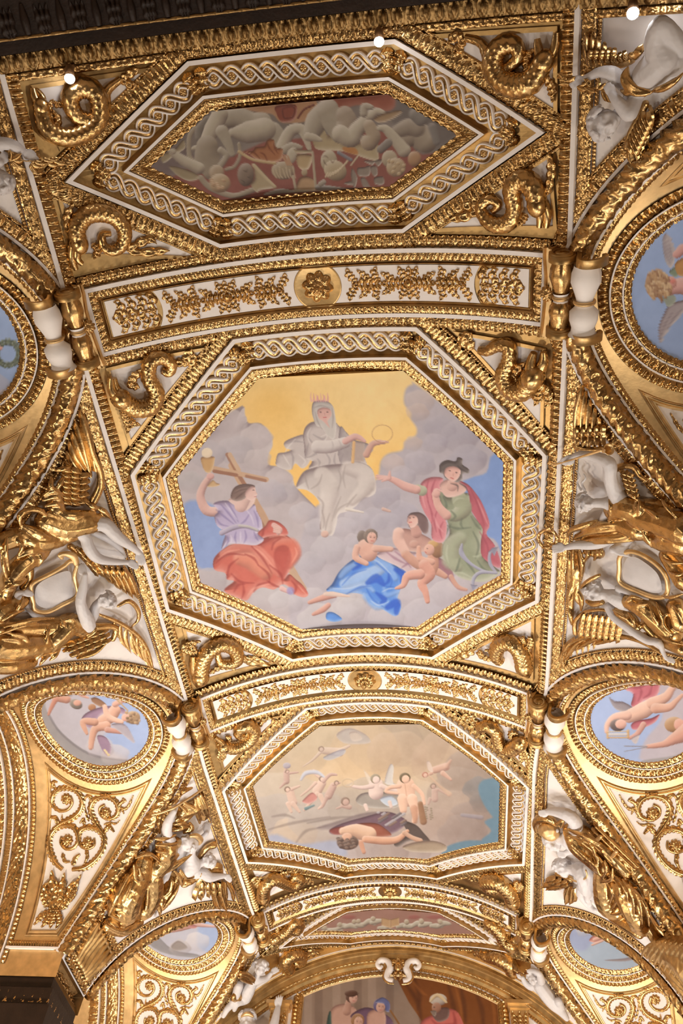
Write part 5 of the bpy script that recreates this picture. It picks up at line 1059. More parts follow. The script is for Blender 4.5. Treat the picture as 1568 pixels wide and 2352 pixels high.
c.poly(D_((490, 340), (560, 292), (640, 300), (740, 340), (830, 400), (800, 480), (740, 500), (690, 500), (570, 480), (505, 400)), (198, 154, 142), 1.5, .3, 14); c.limb(D_((530, 330), (530, 400), (590, 500)), [26, 26, 20], (228, 186, 172), .4, 3)
c.limb(D_((670, 270), (690, 330)), [20, 24], (206, 158, 146), .3); c.poly(D_((610, 190), (640, 150), (720, 145), (780, 190), (800, 260), (790, 330), (750, 330), (700, 260), (640, 290), (615, 250)), (118, 92, 92), 1.2, .35, 9)
c.poly(D_((612, 190), (640, 165), (690, 180), (705, 230), (680, 270), (640, 285), (620, 255), (606, 230)), (228, 184, 172), 1, .3, 9); c.blob(D_((632, 195))[0], 2, 1.1, (104, 80, 78), 0, .8); c.blob(D_((664, 190))[0], 2, 1.1, (104, 80, 78), 0, .8); c.limb(D_((624, 236), (648, 232)), 1.8, (196, 96, 96), 0, .8)
c.poly(D_((870, 560), (930, 570), (1010, 660), (1050, 800), (1150, 850), (1060, 840), (960, 720), (890, 650)), (160, 112, 122), 1.5, .3, 9); c.blob(D_((670, 430))[0], 11, 9, (206, 160, 146), .3, 3)
c.limb(D_((590, 520), (700, 610), (860, 670), (950, 720)), [20, 22, 18, 12], (208, 158, 138), .4); c.limb(D_((1000, 720), (1060, 810), (1140, 840)), [10, 10, 6], (206, 158, 140), .3)
c.limb(D_((840, 540), (830, 620), (800, 690)), [24, 32, 30], (214, 160, 138), .4); c.limb(D_((710, 460), (725, 560), (830, 590)), [9, 15, 15], (224, 172, 152), .4); c.limb(D_((760, 620), (810, 700), (740, 780), (770, 860), (790, 945)), [26, 26, 22, 15, 11], (218, 160, 142), .4)
c.limb(D_((720, 700), (610, 720), (570, 800), (505, 828)), [24, 20, 13, 6], (224, 168, 150), .4); c.blob(D_((880, 480))[0], 16, 19, (160, 118, 88), .35); c.blob(D_((840, 430))[0], 12, 9, (206, 164, 110), .3, 2); c.blob(D_((805, 480))[0], 12, 13, (224, 174, 156), .3)
c.blob(D_((788, 470))[0], 1.8, 1, (110, 82, 78), 0, .8); c.limb(D_((768, 500), (780, 508)), 1.6, (190, 100, 96), 0, .8)
# Hope, on the right
pk, gn = (212, 132, 140), (154, 160, 134)
c.poly(D_((1060, -140), (1150, -110), (1230, -20), (1290, 80), (1350, 250), (1320, 340), (1400, 450), (1450, 640), (1300, 590), (1250, 560), (1270, 300), (1170, 100), (1150, -50)), (190, 98, 112), 1.2, .35, 14)
c.poly(D_((880, -110), (940, -10), (1000, 0), (1150, -30), (1172, 100), (1200, 170), (1285, 290), (1270, 400), (1280, 540), (1400, 640), (1440, 690), (1300, 770), (1100, 740), (1000, 660), (940, 560), (925, 440), (990, 330), (960, 200), (920, 150), (905, 50)), gn, 1.2, .4, 22)
c.limb(D_((1080, 380), (1010, 450), (1000, 580), (1060, 640)), [30, 44, 40, 20], (172, 176, 150), .35, 8, .8); c.limb(D_((1080, 30), (1110, 110), (1040, 170), (950, 160)), [36, 40, 30, 18], (166, 170, 142), .4, 3, .95)
folds(c, D_, [((960, 260), (1060, 290), (1180, 280)), ((1000, 130), (1040, 180), (1000, 220)), ((1200, 320), (1250, 440), (1220, 560)), ((1130, 580), (1180, 640), (1220, 700)), ((1000, 250), (970, 300), (960, 340)), ((1180, 180), (1230, 260), (1270, 300)), ((930, 0), (960, 80), (940, 140)), ((1080, 560), (1060, 640), (1040, 680)), ((1240, 580), (1300, 660), (1400, 690)), ((1100, 200), (1090, 250), (1110, 290))], (96, 106, 90), 6, .55)
folds(c, D_, [((1020, 60), (1060, 20), (1120, 20)), ((970, 440), (960, 520), (980, 600)), ((1020, 690), (1100, 690), (1200, 740)), ((1200, 540), (1240, 540), (1270, 520))], (204, 208, 184), 5, .5)
c.poly(D_((740, -130), (820, -172), (930, -160), (905, -60), (890, 20), (910, 110), (962, 250), (950, 380), (905, 420), (830, 380), (822, 250), (770, 160), (722, 50), (715, -50)), pk, 1.2, .35, 12)
folds(c, D_, [((800, -150), (780, -50), (800, 60)), ((860, -150), (830, -60), (840, 60)), ((790, 40), (830, 160), (830, 240)), ((880, 120), (850, 220), (870, 320)), ((930, 230), (900, 300), (920, 380)), ((1180, -60), (1260, 120), (1300, 260)), ((1260, 320), (1330, 450), (1330, 560))], (160, 70, 88), 5, .55); folds(c, D_, [((760, -110), (745, 0), (770, 100)), ((850, 180), (880, 260), (930, 320)), ((1240, 30), (1290, 150), (1330, 250))], (236, 176, 178), 5, .5)
c.limb(D_((740, -50), (700, -70)), [24, 20], (178, 180, 154), .3); c.limb(D_((690, -60), (590, -90), (500, -140), (450, -160)), [20, 20, 15, 12], (228, 178, 168), .4)
for a, b in (((330, -190), 5), ((325, -172), 5), ((345, -152), 5), ((380, -135), 4.5), ((450, -225), 5)): c.limb(D_((445, -165), a), [10, b*.7], (228, 180, 170), .3)
c.limb(D_((960, 170), (890, 90), (855, -20)), [22, 18, 14], (226, 178, 166), .4); c.blob(D_((870, -30))[0], 9, 11, (228, 180, 170), .3); c.limb(D_((880, -60), (930, -40)), 4, (228, 182, 172))
c.poly(D_((900, -100), (960, -150), (1060, -140), (1140, -70), (1100, -20), (1000, 10), (940, -10)), (226, 184, 172), 2, .3, 12); c.limb(B_((1020, 1010), (1010, 1080)), [18, 26], (220, 176, 164), .25)
c.poly(B_((900, 960), (900, 890), (960, 850), (1040, 860), (1060, 825), (1105, 840), (1105, 890), (1160, 930), (1160, 970), (1110, 970), (1100, 1020), (1060, 1050), (960, 1020), (930, 975)), (104, 92, 90), 1.2, .4, 9)
c.poly(B_((940, 960), (960, 920), (1020, 905), (1080, 930), (1085, 975), (1060, 1020), (1020, 1045), (975, 1020), (945, 990)), (230, 182, 170), 1, .3, 9)
for x, y in ((990, 945), (1050, 962)): c.blob(B_((x, y))[0], 2.5, 1.3, (96, 70, 68), 0, .8)
c.limb(B_((1025, 965), (1020, 992)), 1.6, (200, 144, 132), 0, .8, .8); c.limb(B_((1000, 1010), (1025, 1018)), 1.8, (190, 84, 84), 0, .8); folds(c, B_, [((920, 900), (970, 870), (1040, 880)), ((1060, 900), (1090, 930), (1150, 960)), ((1000, 1060), (1060, 1080), (1060, 1130)), ((1080, 1060), (1130, 1090), (1150, 1130))], (70, 58, 58), 4, .6)
an = (168, 168, 186)
c.limb(D_((1100, 430), (1095, 510), (1170, 600), (1290, 670), (1410, 690)), [4, 12, 7, 6, 5], an, .4); c.limb(D_((1410, 690), (1355, 610), (1350, 520), (1400, 460)), [5, 8, 7, 4], an, .4); c.limb(D_((1410, 690), (1270, 685), (1205, 740), (1200, 830)), [6, 8, 9, 4], an, .4)
c.poly(D_((1330, 510), (1370, 465), (1430, 455), (1390, 540), (1370, 500)), (146, 146, 166), 1, .2, 4, sm=False); c.poly(D_((1175, 790), (1200, 850), (1245, 800), (1210, 800)), (150, 150, 170), 1, .2, 4, sm=False)
c.finish(8)
def inner_poly(P, W):
    P = np.asarray(P); return P+miters(P, True)*W
def painting(cv, frame_, P, W, n, res, name, label=None):
    G = fan_grid(barrel, inner_poly(P, W), n, res); o = lay_on(cv, name, G, frame_); return o
painting(c, F2, P2, .425, .006, .0088, 'painted_canvas')
# ---- the grisaille cherubs of the hexagon
E_, F_g = zf(340, 200, 4.126), zf(680, 200, 4.126)
c = Canvas(335, 205, 1060, 475, (138, 84, 74), 9); st, stl, std = (160, 148, 130), (176, 164, 144), (126, 116, 106)
c.poly(E_((0, 700), (600, 180), (1568, 100), (3000, 60), (3000, 330), (1500, 480), (1100, 520), (700, 700), (300, 760)), (124, 112, 104), 6, .1, 30, sm=False)
c.poly(E_((0, 700), (300, 560), (450, 700), (200, 860), (60, 780)), (116, 100, 96), 6, .1, 20)
c.poly(F_g((860, 60), (1520, 450), (1200, 640), (1000, 420), (820, 250)), (112, 102, 96), 5, .1, 20)
c.poly(F_g((150, 110), (840, 60), (940, 160), (860, 230), (640, 170), (500, 190), (420, 220), (330, 150)), (140, 80, 62), 4, .15, 20)
c.poly(E_((860, 190), (1200, 150), (1568, 110), (1568, 300), (1280, 340), (1180, 260), (1050, 240)), (168, 126, 92), 4, .1, 20)
c.poly(E_((1210, 180), (1390, 165), (1410, 250), (1370, 320), (1270, 335), (1220, 260)), (132, 70, 54), 1.5, .4, 8); c.limb(E_((1270, 200), (1380, 190), (1370, 280), (1290, 290), (1270, 220)), 4, (108, 54, 44), .3)
c.limb(E_((1420, 290), (1480, 210), (1568, 170)), 5, (110, 58, 46), .3)
for pts, w in ((((440, 390), (390, 480), (390, 640), (420, 700)), 11), (((860, 540), (870, 650), (820, 750), (740, 780)), 8), (((500, 860), (560, 930), (640, 980), (820, 1030), (1000, 970)), 13)): c.limb(E_(*pts), w, (156, 142, 122), .4)
# wings and clouds
for pts in (((200, 750), (330, 770), (470, 830), (460, 880), (380, 890), (280, 840)), ((120, 640), (240, 600), (330, 500), (350, 580), (260, 640), (150, 720))): c.poly(E_(*pts), (150, 134, 106), 1.5, .4, 7)
c.limb(E_((560, 300), (490, 400), (480, 480)), [14, 22, 16], std, .4)
# the first cherub, crouching
c.limb(E_((1000, 420), (1180, 420), (1270, 560)), [44, 44, 26], st, .5, 2); c.limb(E_((700, 320), (840, 290), (980, 340), (1080, 330)), [34, 50, 50, 44], st, .5, 2); c.limb(E_((800, 430), (930, 430), (1100, 400)), [20, 50, 54], stl, .5, 2)
c.limb(E_((680, 260), (610, 400), (530, 530)), [38, 40, 22], stl, .55); c.limb(E_((540, 530), (480, 570), (430, 580)), [17, 14, 10], stl, .5); c.limb(E_((700, 420), (750, 520), (800, 640)), [30, 22, 11], st, .55)
c.limb(E_((1270, 560), (1350, 420), (1450, 400), (1500, 500), (1530, 590)), [28, 28, 24, 16, 10], stl, .55); c.limb(E_((1290, 600), (1360, 560), (1450, 570)), [20, 18, 8], st, .45)
c.blob(E_((1280, 790))[0], 27, 21, (158, 140, 116), .5); c.blob(E_((1360, 650))[0], 12, 20, stl, .45, rot=.3)
for i in range(7): c.limb(E_((1180+i*32, 760+(i % 2)*20), (1190+i*32, 810+(i % 3)*14), (1215+i*30, 860)), 3.5, (190, 172, 144), .3, 1, .7)
for i in range(3): c.limb(E_((1270+i*25, 650), (1300+i*20, 700), (1320+i*20, 740)), 4, (176, 138, 108), .4)
c.poly(E_((855, 605), (940, 620), (1020, 680), (1160, 715), (1260, 690), (1275, 590), (1210, 570), (1190, 500), (1130, 500), (1100, 560), (1020, 570), (980, 610)), (158, 104, 70), 1.2, .45, 8); folds(c, E_, [((960, 640), (1000, 620), (1060, 680)), ((1060, 620), (1100, 640), (1130, 700)), ((1130, 530), (1150, 580), (1200, 640)), ((1190, 520), (1200, 580), (1230, 630))], (108, 58, 40), 4, .7)
c.limb(E_((860, 612), (1000, 690), (1200, 722)), 7, (186, 160, 120), .4)
# second cherub, behind on the left
c.limb(E_((560, 560), (560, 680), (600, 800)), [50, 60, 40], (148, 134, 116), .45, 2); c.limb(E_((230, 620), (340, 700), (480, 770)), [15, 24, 28], stl, .55); c.limb(E_((240, 610), (200, 600)), [13, 9], stl); c.limb(E_((690, 600), (740, 650), (690, 740)), [16, 14, 14], st, .5)
c.blob(E_((650, 810))[0], 17, 18, (166, 146, 122), .5); c.blob(E_((680, 910))[0], 24, 22, (172, 148, 118), .5); 
for i in range(8): c.blob(E_((600+(i*53) % 150, 880+(i*37) % 90))[0], 4.5, 4.5, (182, 150, 118), .5)
c.blob(E_((925, 830))[0], 19, 27, (128, 110, 96), .5); folds(c, E_, [((900, 790), (930, 800), (940, 780)), ((940, 850), (960, 860), (970, 840)), ((880, 880), (910, 900), (900, 930))], (84, 70, 62), 3, .7)
c.poly(E_((1000, 735), (1030, 740), (1200, 930), (1190, 955), (1060, 980), (1030, 1000), (975, 925), (1010, 860)), (168, 150, 120), 1.2, .45, 8); c.limb(E_((1000, 740), (1100, 850), (1200, 945)), 8, (186, 168, 136), .4)
# hourglass
c.poly(E_((1375, 590), (1560, 600), (1568, 630), (1400, 630)), (170, 154, 126), 1, .4, 5, sm=False); c.poly(E_((1410, 640), (1550, 650), (1530, 760), (1480, 790), (1420, 750)), (176, 152, 116), 1.2, .5, 9); c.blob(E_((1480, 810))[0], 7, 8, (164, 146, 118)); c.poly(E_((1430, 870), (1500, 845), (1568, 880), (1580, 980), (1410, 980)), (178, 146, 112), 1.2, .5, 9); c.limb(E_((1375, 845), (1400, 980)), 6, (170, 154, 130), .4); c.limb(E_((1380, 985), (1590, 995)), 8, (170, 154, 130), .4); c.limb(F_g((155, 620), (185, 955)), 6, (170, 154, 130), .4)
c.limb(E_((1110, 1020), (1250, 985), (1380, 1000)), [6, 12, 8], (150, 140, 128), .4); c.limb(F_g((210, 950), (330, 960), (480, 970)), [14, 12, 4], (146, 138, 130), .4); c.limb(F_g((230, 920), (260, 900)), 12, (158, 146, 130), .4)
# third cherub with the scroll
c.poly(F_g((150, 420), (240, 370), (300, 460), (380, 450), (460, 540), (600, 530), (770, 540), (780, 620), (750, 700), (450, 610), (240, 600), (170, 560)), (168, 150, 118), 1.2, .35, 12); c.poly(F_g((445, 570), (560, 580), (580, 640), (460, 610)), (178, 124, 76), 4, .0)
c.limb(F_g((300, 210), (200, 320), (150, 430)), [50, 54, 40], st, .55, 2); c.limb(F_g((300, 230), (360, 330), (420, 440)), [50, 56, 46], st, .5, 2); c.limb(F_g((460, 260), (480, 330), (450, 430)), [40, 48, 40], (156, 140, 122), .45, 3); c.limb(F_g((420, 440), (520, 490), (580, 400), (700, 270)), [40, 40, 36, 24], stl, .55)
c.limb(F_g((700, 270), (760, 230), (820, 240)), [22, 18, 11], stl, .5); c.limb(F_g((640, 250), (650, 190), (710, 190)), [18, 20, 12], st, .5); c.limb(F_g((690, 360), (730, 460), (690, 520)), [26, 34, 40], (164, 146, 124), .5); c.limb(F_g((110, 470), (170, 480), (230, 500)), [20, 18, 9], stl, .45)
c.blob(F_g((310, 700))[0], 19, 25, (170, 156, 132), .5); c.blob(F_g((370, 790))[0], 27, 23, (172, 154, 124), .5, rot=.5)
for i in range(9): c.limb(F_g((280+i*24, 850-(i*i)*2), (300+i*24, 820-(i*i)*2)), 5, (192, 172, 140), .5)
folds(c, F_g, [((260, 690), (270, 720), (290, 740)), ((330, 700), (345, 715), (360, 700)), ((250, 660), (280, 655), (300, 670))], (104, 84, 72), 3, .7)
# small things: clasp, ribbon, trumpet
c.limb(F_g((400, 620), (450, 650), (520, 690)), 8, (130, 124, 128), .4); c.limb(F_g((520, 740), (580, 660)), 4, (186, 168, 140), .3)
for pts in (((580, 770), (640, 760), (700, 750), (690, 840), (590, 840)), ((530, 770), (580, 860), (550, 960), (520, 850)), ((450, 915), (520, 890), (540, 930)), ((610, 870), (650, 860), (700, 950), (640, 950)), ((640, 700), (740, 700), (720, 740)), ((740, 700), (820, 690), (780, 750)), ((740, 860), (820, 850), (830, 920), (750, 920)), ((700, 760), (760, 750), (770, 830), (730, 840))): c.poly(F_g(*pts), (138, 124, 112), 1.2, .5, 5)
# last cherub, at the right
c.limb(F_g((1050, 470), (1130, 440), (1230, 520)), [50, 66, 50], (154, 140, 122), .5, 3); c.limb(F_g((960, 420), (1060, 380), (1140, 390)), [30, 40, 40], (146, 132, 116), .4, 3); c.limb(F_g((790, 390), (850, 400), (940, 500), (1020, 600)), [14, 20, 26, 32], stl, .55)
c.limb(F_g((1180, 300), (1130, 260)), [34, 30], (126, 118, 110), .4, 2); c.limb(F_g((1290, 380), (1330, 520)), [20, 16], (124, 116, 110), .35, 3); c.limb(F_g((800, 590), (870, 530)), [18, 20], (130, 120, 112), .4)
c.blob(F_g((885, 680))[0], 18, 20, (168, 152, 128), .5); c.blob(F_g((945, 760))[0], 22, 22, (170, 148, 118), .5); 
for i in range(8): c.blob(F_g((880+(i*47) % 150, 700+(i*61) % 140))[0], 4.5, 4.5, (180, 156, 122), .5)
c.blob(F_g((1120, 680))[0], 15, 18, (164, 128, 96), .5); c.poly(F_g((740, 300), (830, 250), (980, 220), (990, 250), (900, 310), (790, 340)), (154, 128, 98), 1.2, .4, 7)
c.finish(7); painting(c, F1, P1, .355, .006, .0085, 'painted_canvas')

# ---- the octagon with the reclining man
G_ = zf(580, 1650, 2.703)
c = Canvas(575, 1645, 1165, 1985, (206, 182, 150), 21)
def bg(X, Y):
    t = np.clip((Y-1660)/310, 0, 1)[..., None]; u = np.clip((X-1000)/150, 0, 1)[..., None]
    a = np.array([204, 182, 150.])*(1-t)+np.array([186, 172, 168.])*t; g = np.exp(-(((X-830)/150)**2+((Y-1770)/50)**2))[..., None]
    a = a*(1-.6*g)+np.array([236, 200, 150])*.6*g; return a*(1-.45*u)+np.array([150, 128, 108])*.45*u
c.grad(bg)
for x, y, r, col in ((250, 120, 260, (206, 188, 160)), (800, 120, 240, (184, 166, 146)), (1000, 120, 220, (170, 150, 130)), (700, 200, 200, (200, 172, 138)), (900, 230, 180, (190, 164, 138)), (1200, 260, 200, (184, 156, 132)), (1350, 350, 180, (150, 132, 122)), (1300, 480, 200, (160, 140, 126)), (1250, 620, 200, (170, 148, 132)), (1380, 640, 160, (140, 122, 114)), (1100, 700, 180, (172, 148, 134)), (1300, 720, 140, (150, 132, 124)), (200, 520, 220, (200, 184, 164)), (120, 640, 200, (180, 168, 160)), (350, 720, 200, (196, 180, 164)), (250, 740, 140, (202, 178, 152)), (450, 640, 200, (178, 166, 158)), (700, 560, 220, (170, 156, 142)), (950, 800, 160, (170, 150, 136)), (800, 820, 160, (166, 148, 140)), (1400, 440, 90, (116, 116, 118)), (1430, 520, 80, (120, 112, 108))): c.cloud(G_((x, y))[0], r/2.703*1.1, col, .6, .2)
for pts in (((1440, 380), (1540, 400), (1540, 640), (1450, 560), (1400, 440)), ((1440, 640), (1540, 620), (1540, 780), (1420, 760), (1480, 700)), ((1200, 800), (1320, 760), (1450, 760), (1540, 760), (1300, 880), (1180, 860))): c.poly(G_(*pts), (104, 132, 148), 5)
c.poly(G_((100, 760), (560, 860), (520, 760), (300, 780), (150, 720)), (168, 170, 186), 8)
folds(c, G_, [((100, 690), (250, 650), (480, 610)), ((340, 650), (500, 620), (620, 610)), ((120, 610), (200, 600), (260, 620)), ((270, 770), (330, 700), (420, 680))], (120, 106, 100), 7, .45)
c.poly(G_((400, 680), (520, 640), (680, 590), (800, 580), (900, 600), (820, 640), (640, 650), (500, 690)), (128, 112, 112), 5, .15, 10, .7)
pal = (212, 178, 158)
def fig(F, tor, wt, col, limbs, head=None, r=6, hair=(130, 104, 88), sh=.35, op=1):
    c.limb(F(*tor), wt, col, sh, 1.2, op)
    for pts, w in limbs: c.limb(F(*pts), w, col, sh, 1.0, op)
    if head: c.blob(F(head)[0], r*1.15, r*1.1, hair, .3, 1, op); h = F(head)[0]; c.blob((h[0]+r*.15, h[1]+r*.25), r*.8, r*.85, tuple(min(255, v+8) for v in col), .25, 1, op)
pl = (214, 184, 166); pd = (198, 166, 152)
# flying children at the left and right
fig(G_, ((430, 400), (400, 450)), [20, 22], pl, [(((400, 470), (360, 520), (320, 570)), [12, 8, 5]), (((420, 480), (440, 530), (410, 560)), [12, 9, 5]), (((390, 400), (350, 440), (300, 480)), [8, 6, 4]), (((440, 380), (390, 350), (380, 320)), [7, 5, 4])], (430, 375), 6)
c.poly(G_((320, 500), (370, 460), (400, 500), (350, 530), (310, 520)), (200, 140, 130), 2, .3, 5); c.limb(G_((300, 380), (330, 340), (400, 335), (450, 370)), [5, 10, 9, 4], (196, 196, 204), .3, 3)
fig(G_, ((500, 420), (470, 480)), [16, 18], pd, [(((460, 490), (430, 550)), [10, 6]), (((500, 410), (540, 400)), [7, 4]), (((440, 390), (480, 350), (520, 350)), [9, 8, 5])], (520, 400), 5)
fig(G_, ((230, 450), (250, 520)), [18, 20], pl, [(((250, 530), (290, 580)), [12, 6]), (((220, 530), (240, 580)), [11, 6]), (((240, 440), (290, 420)), [8, 5])], (215, 440), 6)
fig(G_, ((210, 340), (210, 390)), [14, 14], pd, [(((200, 400), (170, 430)), [8, 4]), (((230, 340), (280, 335)), [6, 4]), (((200, 330), (210, 300)), [5, 4])], (215, 330), 4); c.blob(G_((212, 293))[0], 9, 7, (180, 170, 176), .3)
fig(G_, ((440, 200), (540, 210)), [16, 20], (206, 184, 168), [(((420, 210), (370, 260), (310, 300)), [8, 5, 2]), (((540, 200), (600, 170)), [10, 6])], (425, 190), 6, op=.8)
c.poly(G_((440, 240), (560, 190), (570, 220), (480, 260)), (170, 172, 184), 2, .3, 5, .7); c.poly(G_((520, 100), (600, 60), (700, 100), (730, 150), (640, 160), (560, 150)), (176, 172, 176), 4, .3, 8, .6); c.poly(G_((600, 90), (650, 85), (680, 130), (620, 140)), (208, 190, 172), 3, .3, 6, .6)
c.limb(G_((330, 560), (380, 540)), [8, 4], (120, 140, 140), .3, 2); fig(G_, ((560, 540), (600, 550)), [12, 12], pd, [(((545, 550), (520, 560)), [6, 4])], (575, 515), 9, op=.85)
fig(G_, ((1130, 320), (1200, 300)), [16, 18], (204, 166, 146), [(((1200, 300), (1230, 260)), [12, 5]), (((1180, 340), (1230, 380)), [12, 6]), (((1110, 340), (1060, 360)), [8, 4])], (1070, 350), 6, (168, 110, 90)); c.poly(G_((1080, 270), (1100, 270), (1120, 330), (1090, 320)), (214, 194, 180), 2, .3, 4, .8)
fig(G_, ((1130, 450), (1130, 500)), [15, 16], pd, [(((1100, 500), (1090, 530)), [8, 5]), (((1150, 440), (1220, 480)), [6, 4])], (1120, 420), 6, op=.8); c.limb(G_((1090, 350), (1160, 420), (1220, 470)), [3, 6, 12], (206, 172, 146), .2, 3, .7); c.limb(G_((1300, 600), (1420, 615)), [8, 10], (150, 142, 150), .3, 3, .7)
# seated winged woman and standing youth
c.poly(G_((640, 510), (700, 460), (900, 470), (910, 540), (850, 560), (700, 550)), (156, 146, 136), 1.5, .35, 8); c.poly(G_((790, 500), (860, 480), (900, 530), (840, 545)), (190, 198, 208), 2, .35, 6)
c.poly(G_((820, 400), (850, 290), (875, 300), (870, 390), (890, 410)), (206, 202, 198), 1.5, .3, 6, .85); c.poly(G_((690, 320), (740, 380), (720, 400)), (222, 208, 190), 2, .3, 5, .7)
fig(G_, ((765, 410), (765, 460)), [32, 34], (220, 196, 184), [(((740, 420), (680, 430), (610, 420)), [12, 9, 6]), (((800, 420), (850, 440), (900, 450)), [12, 9, 7]), (((700, 540), (710, 570)), [9, 7]), (((850, 520), (860, 550)), [9, 7])], (762, 375), 10, (150, 136, 112))
th_ = np.linspace(0, 2*PI, 20); c.limb([(580+590/2.703+13*math.cos(a), 1650+400/2.703+9*math.sin(a)) for a in th_], 3, (200, 176, 146), .2, 1.4, .8)
fig(G_, ((950, 420), (960, 500)), [42, 36], (226, 186, 160), [(((930, 500), (935, 570)), [24, 16]), (((990, 500), (1010, 590), (1000, 640)), [24, 16, 9]), (((910, 420), (850, 430), (830, 455), (900, 465)), [11, 9, 8, 7]), (((1000, 420), (1050, 470), (1065, 530)), [11, 9, 7])], (945, 370), 11, (104, 88, 62))
c.limb(G_((1000, 560), (1010, 640)), [18, 10], (180, 128, 100), .3, 3, .6); c.limb(G_((1040, 530), (1060, 640)), [12, 16], (150, 112, 84), .3, 2); c.limb(G_((945, 410), (955, 480)), 2, (184, 140, 118), 0, 2, .6); 
for i in range(16): c.blob(G_((1070+(i*31) % 60, 550+(i*47) % 80))[0], 2.5, 2, (128, 116, 92), .3, 1, .6)
# reclining bearded man
c.poly(G_((480, 690), (560, 650), (700, 610), (820, 580), (900, 600), (960, 650), (860, 720), (740, 740), (560, 720), (490, 720)), (116, 90, 100), 2, .3, 8); c.poly(G_((640, 660), (760, 650), (830, 690), (860, 730), (760, 740), (680, 720)), (146, 84, 66), 1.5, .35, 8); c.poly(G_((480, 690), (560, 670), (620, 680), (560, 720), (500, 720)), (134, 72, 66), 1.5, .3, 5)
c.poly(G_((930, 640), (1010, 660), (1060, 710), (1100, 770), (980, 760), (900, 800), (880, 770), (960, 720)), (90, 76, 70), 2, .35, 7)
for i in range(40): c.blob(G_((780+(i*53) % 170, 585+(i*29) % 80))[0], 4, 3, ((176, 170, 172), (110, 100, 102), (140, 116, 100))[i % 3], .4, 1, .8)
c.limb(G_((720, 720), (640, 700), (560, 700)), [36, 34, 18], (214, 176, 148), .45, 2); c.limb(G_((700, 750), (820, 760), (900, 750), (960, 700)), [16, 18, 15, 9], (212, 162, 132), .45); c.limb(G_((670, 770), (690, 830)), [12, 9], (200, 150, 124), .4); c.limb(G_((940, 710), (990, 740), (1040, 760)), [10, 10, 12], (200, 160, 134), .4)
c.blob(G_((590, 770))[0], 25, 17, (104, 82, 72), .4, 2); c.blob(G_((585, 735))[0], 12, 9, (212, 168, 142), .35, 1.5)
for i in range(26): c.blob(G_((530+(i*41) % 120, 745+(i*23) % 60))[0], 4.5, 3.5, ((84, 66, 60), (132, 108, 94))[i % 2], .4, 1, .8)
c.poly(G_((930, 800), (1000, 770), (1120, 760), (1200, 790), (1180, 830), (1000, 830)), (164, 144, 122), 3, .35, 9)
c.finish(9); painting(c, F3, P3, .39, .006, .010, 'painted_canvas')

# ---- small grisaille above the end arch
c = Canvas(690, 2085, 1090, 2160, (150, 112, 98), 31)
for i in range(16):
    x = 728+i*19+(i*7) % 9; y = 2128-14*math.sin(PI*(x-720)/340)+(i*13) % 15
    c.limb([(x-12, y+4), (x, y-2+(i % 3)*3), (x+13, y+5-(i % 2)*6)], [9, 13, 7], (172, 162, 142), .5); c.blob((x+(-1)**i*8, y-8+(i % 2)*3), 5.5, 5.5, (168, 152, 128), .5)
for x in (-1, 1): c.poly([(896, 2112), (896+x*20, 2107), (896+x*21, 2125), (896, 2132)], (176, 142, 104), 1, .3, 4, sm=False)
for x, w in ((740, 20), (800, 16), (1000, 22), (950, 14)): c.blob((x, 2106), w, 5, (146, 84, 78), .2, 3, .7)
c.finish(7); painting(c, F4, P4, .26, .006, .012, 'painted_canvas')

# ---- the round sky paintings
def tondo(k, s, cv, nm):
    cl = cells[(k, s)]; r = np.linspace(0, .645, 64)[:, None]; a = np.linspace(0, 2*PI, 190)[None, :]
    G = cl(r*np.sin(a), TC+r*np.cos(a), .012); par = next(o for o in bpy.data.objects if o.name.startswith('round_frame') and (o.location-Vector(cl(0, TC, .03))).length < .01); lay_on(cv, 'painted_canvas', G, par)
H_ = zf(1430, 460, 5.6); sky = (158, 180, 222)
c = Canvas(1430, 430, 2000, 900, sky, 41); c.cloud((1600, 860), 60, (196, 190, 200))
c.poly(H_((510, 530), (540, 430), (610, 480), (670, 640), (660, 800), (610, 870), (540, 760)), (186, 176, 178), 1.3, .35, 8); folds(c, H_, [((540, 470), (570, 620), (620, 780)), ((580, 500), (610, 640), (640, 780)), ((525, 560), (560, 700), (610, 820))], (140, 128, 136), 5, .5)
c.poly(H_((460, 1650), (480, 1850), (540, 1740), (640, 1600), (773, 1450), (900, 1280), (620, 1330), (520, 1480)), (176, 164, 168), 1.3, .4, 8); folds(c, H_, [((480, 1780), (540, 1600), (640, 1440)), ((560, 1680), (640, 1540), (760, 1400))], (130, 118, 126), 5, .5)
c.poly(H_((520, 1240), (640, 1200), (680, 1300), (590, 1370), (540, 1320)), (156, 164, 150), 1.2, .3, 6); c.poly(H_((600, 910), (680, 850), (760, 830), (700, 980), (620, 960)), (130, 146, 124), 1.2, .3, 6); c.poly(H_((680, 800), (900, 700), (1000, 900), (773, 980), (690, 930)), (190, 140, 84), 1.2, .3, 8)
c.limb(H_((600, 1150), (760, 1100), (1000, 1150)), [26, 40, 60], (222, 172, 164), .4, 1.5); c.limb(H_((690, 700), (800, 620), (1000, 640)), [18, 26, 40], (214, 160, 152), .4); c.blob(H_((440, 1070))[0], 27, 33, (176, 136, 100), .35); c.blob(H_((610, 1060))[0], 15, 15, (220, 162, 150), .3); c.blob(H_((640, 1040))[0], 6, 5, (226, 140, 128), .2, 3)
hr_ = np.random.default_rng(5)
for i in range(60):
    a, q = hr_.uniform(0, 2*PI), math.sqrt(hr_.uniform(0, 1)); x, y = 440+150*q*math.cos(a), 1070+180*q*math.sin(a)
    c.limb(H_((x, y), (x+34, y+26), (x+38, y+62)), 6, ((196, 158, 118), (164, 124, 92), (214, 182, 142))[i % 3], .4)
c.finish(8); tondo(0, 1, c, 'a')
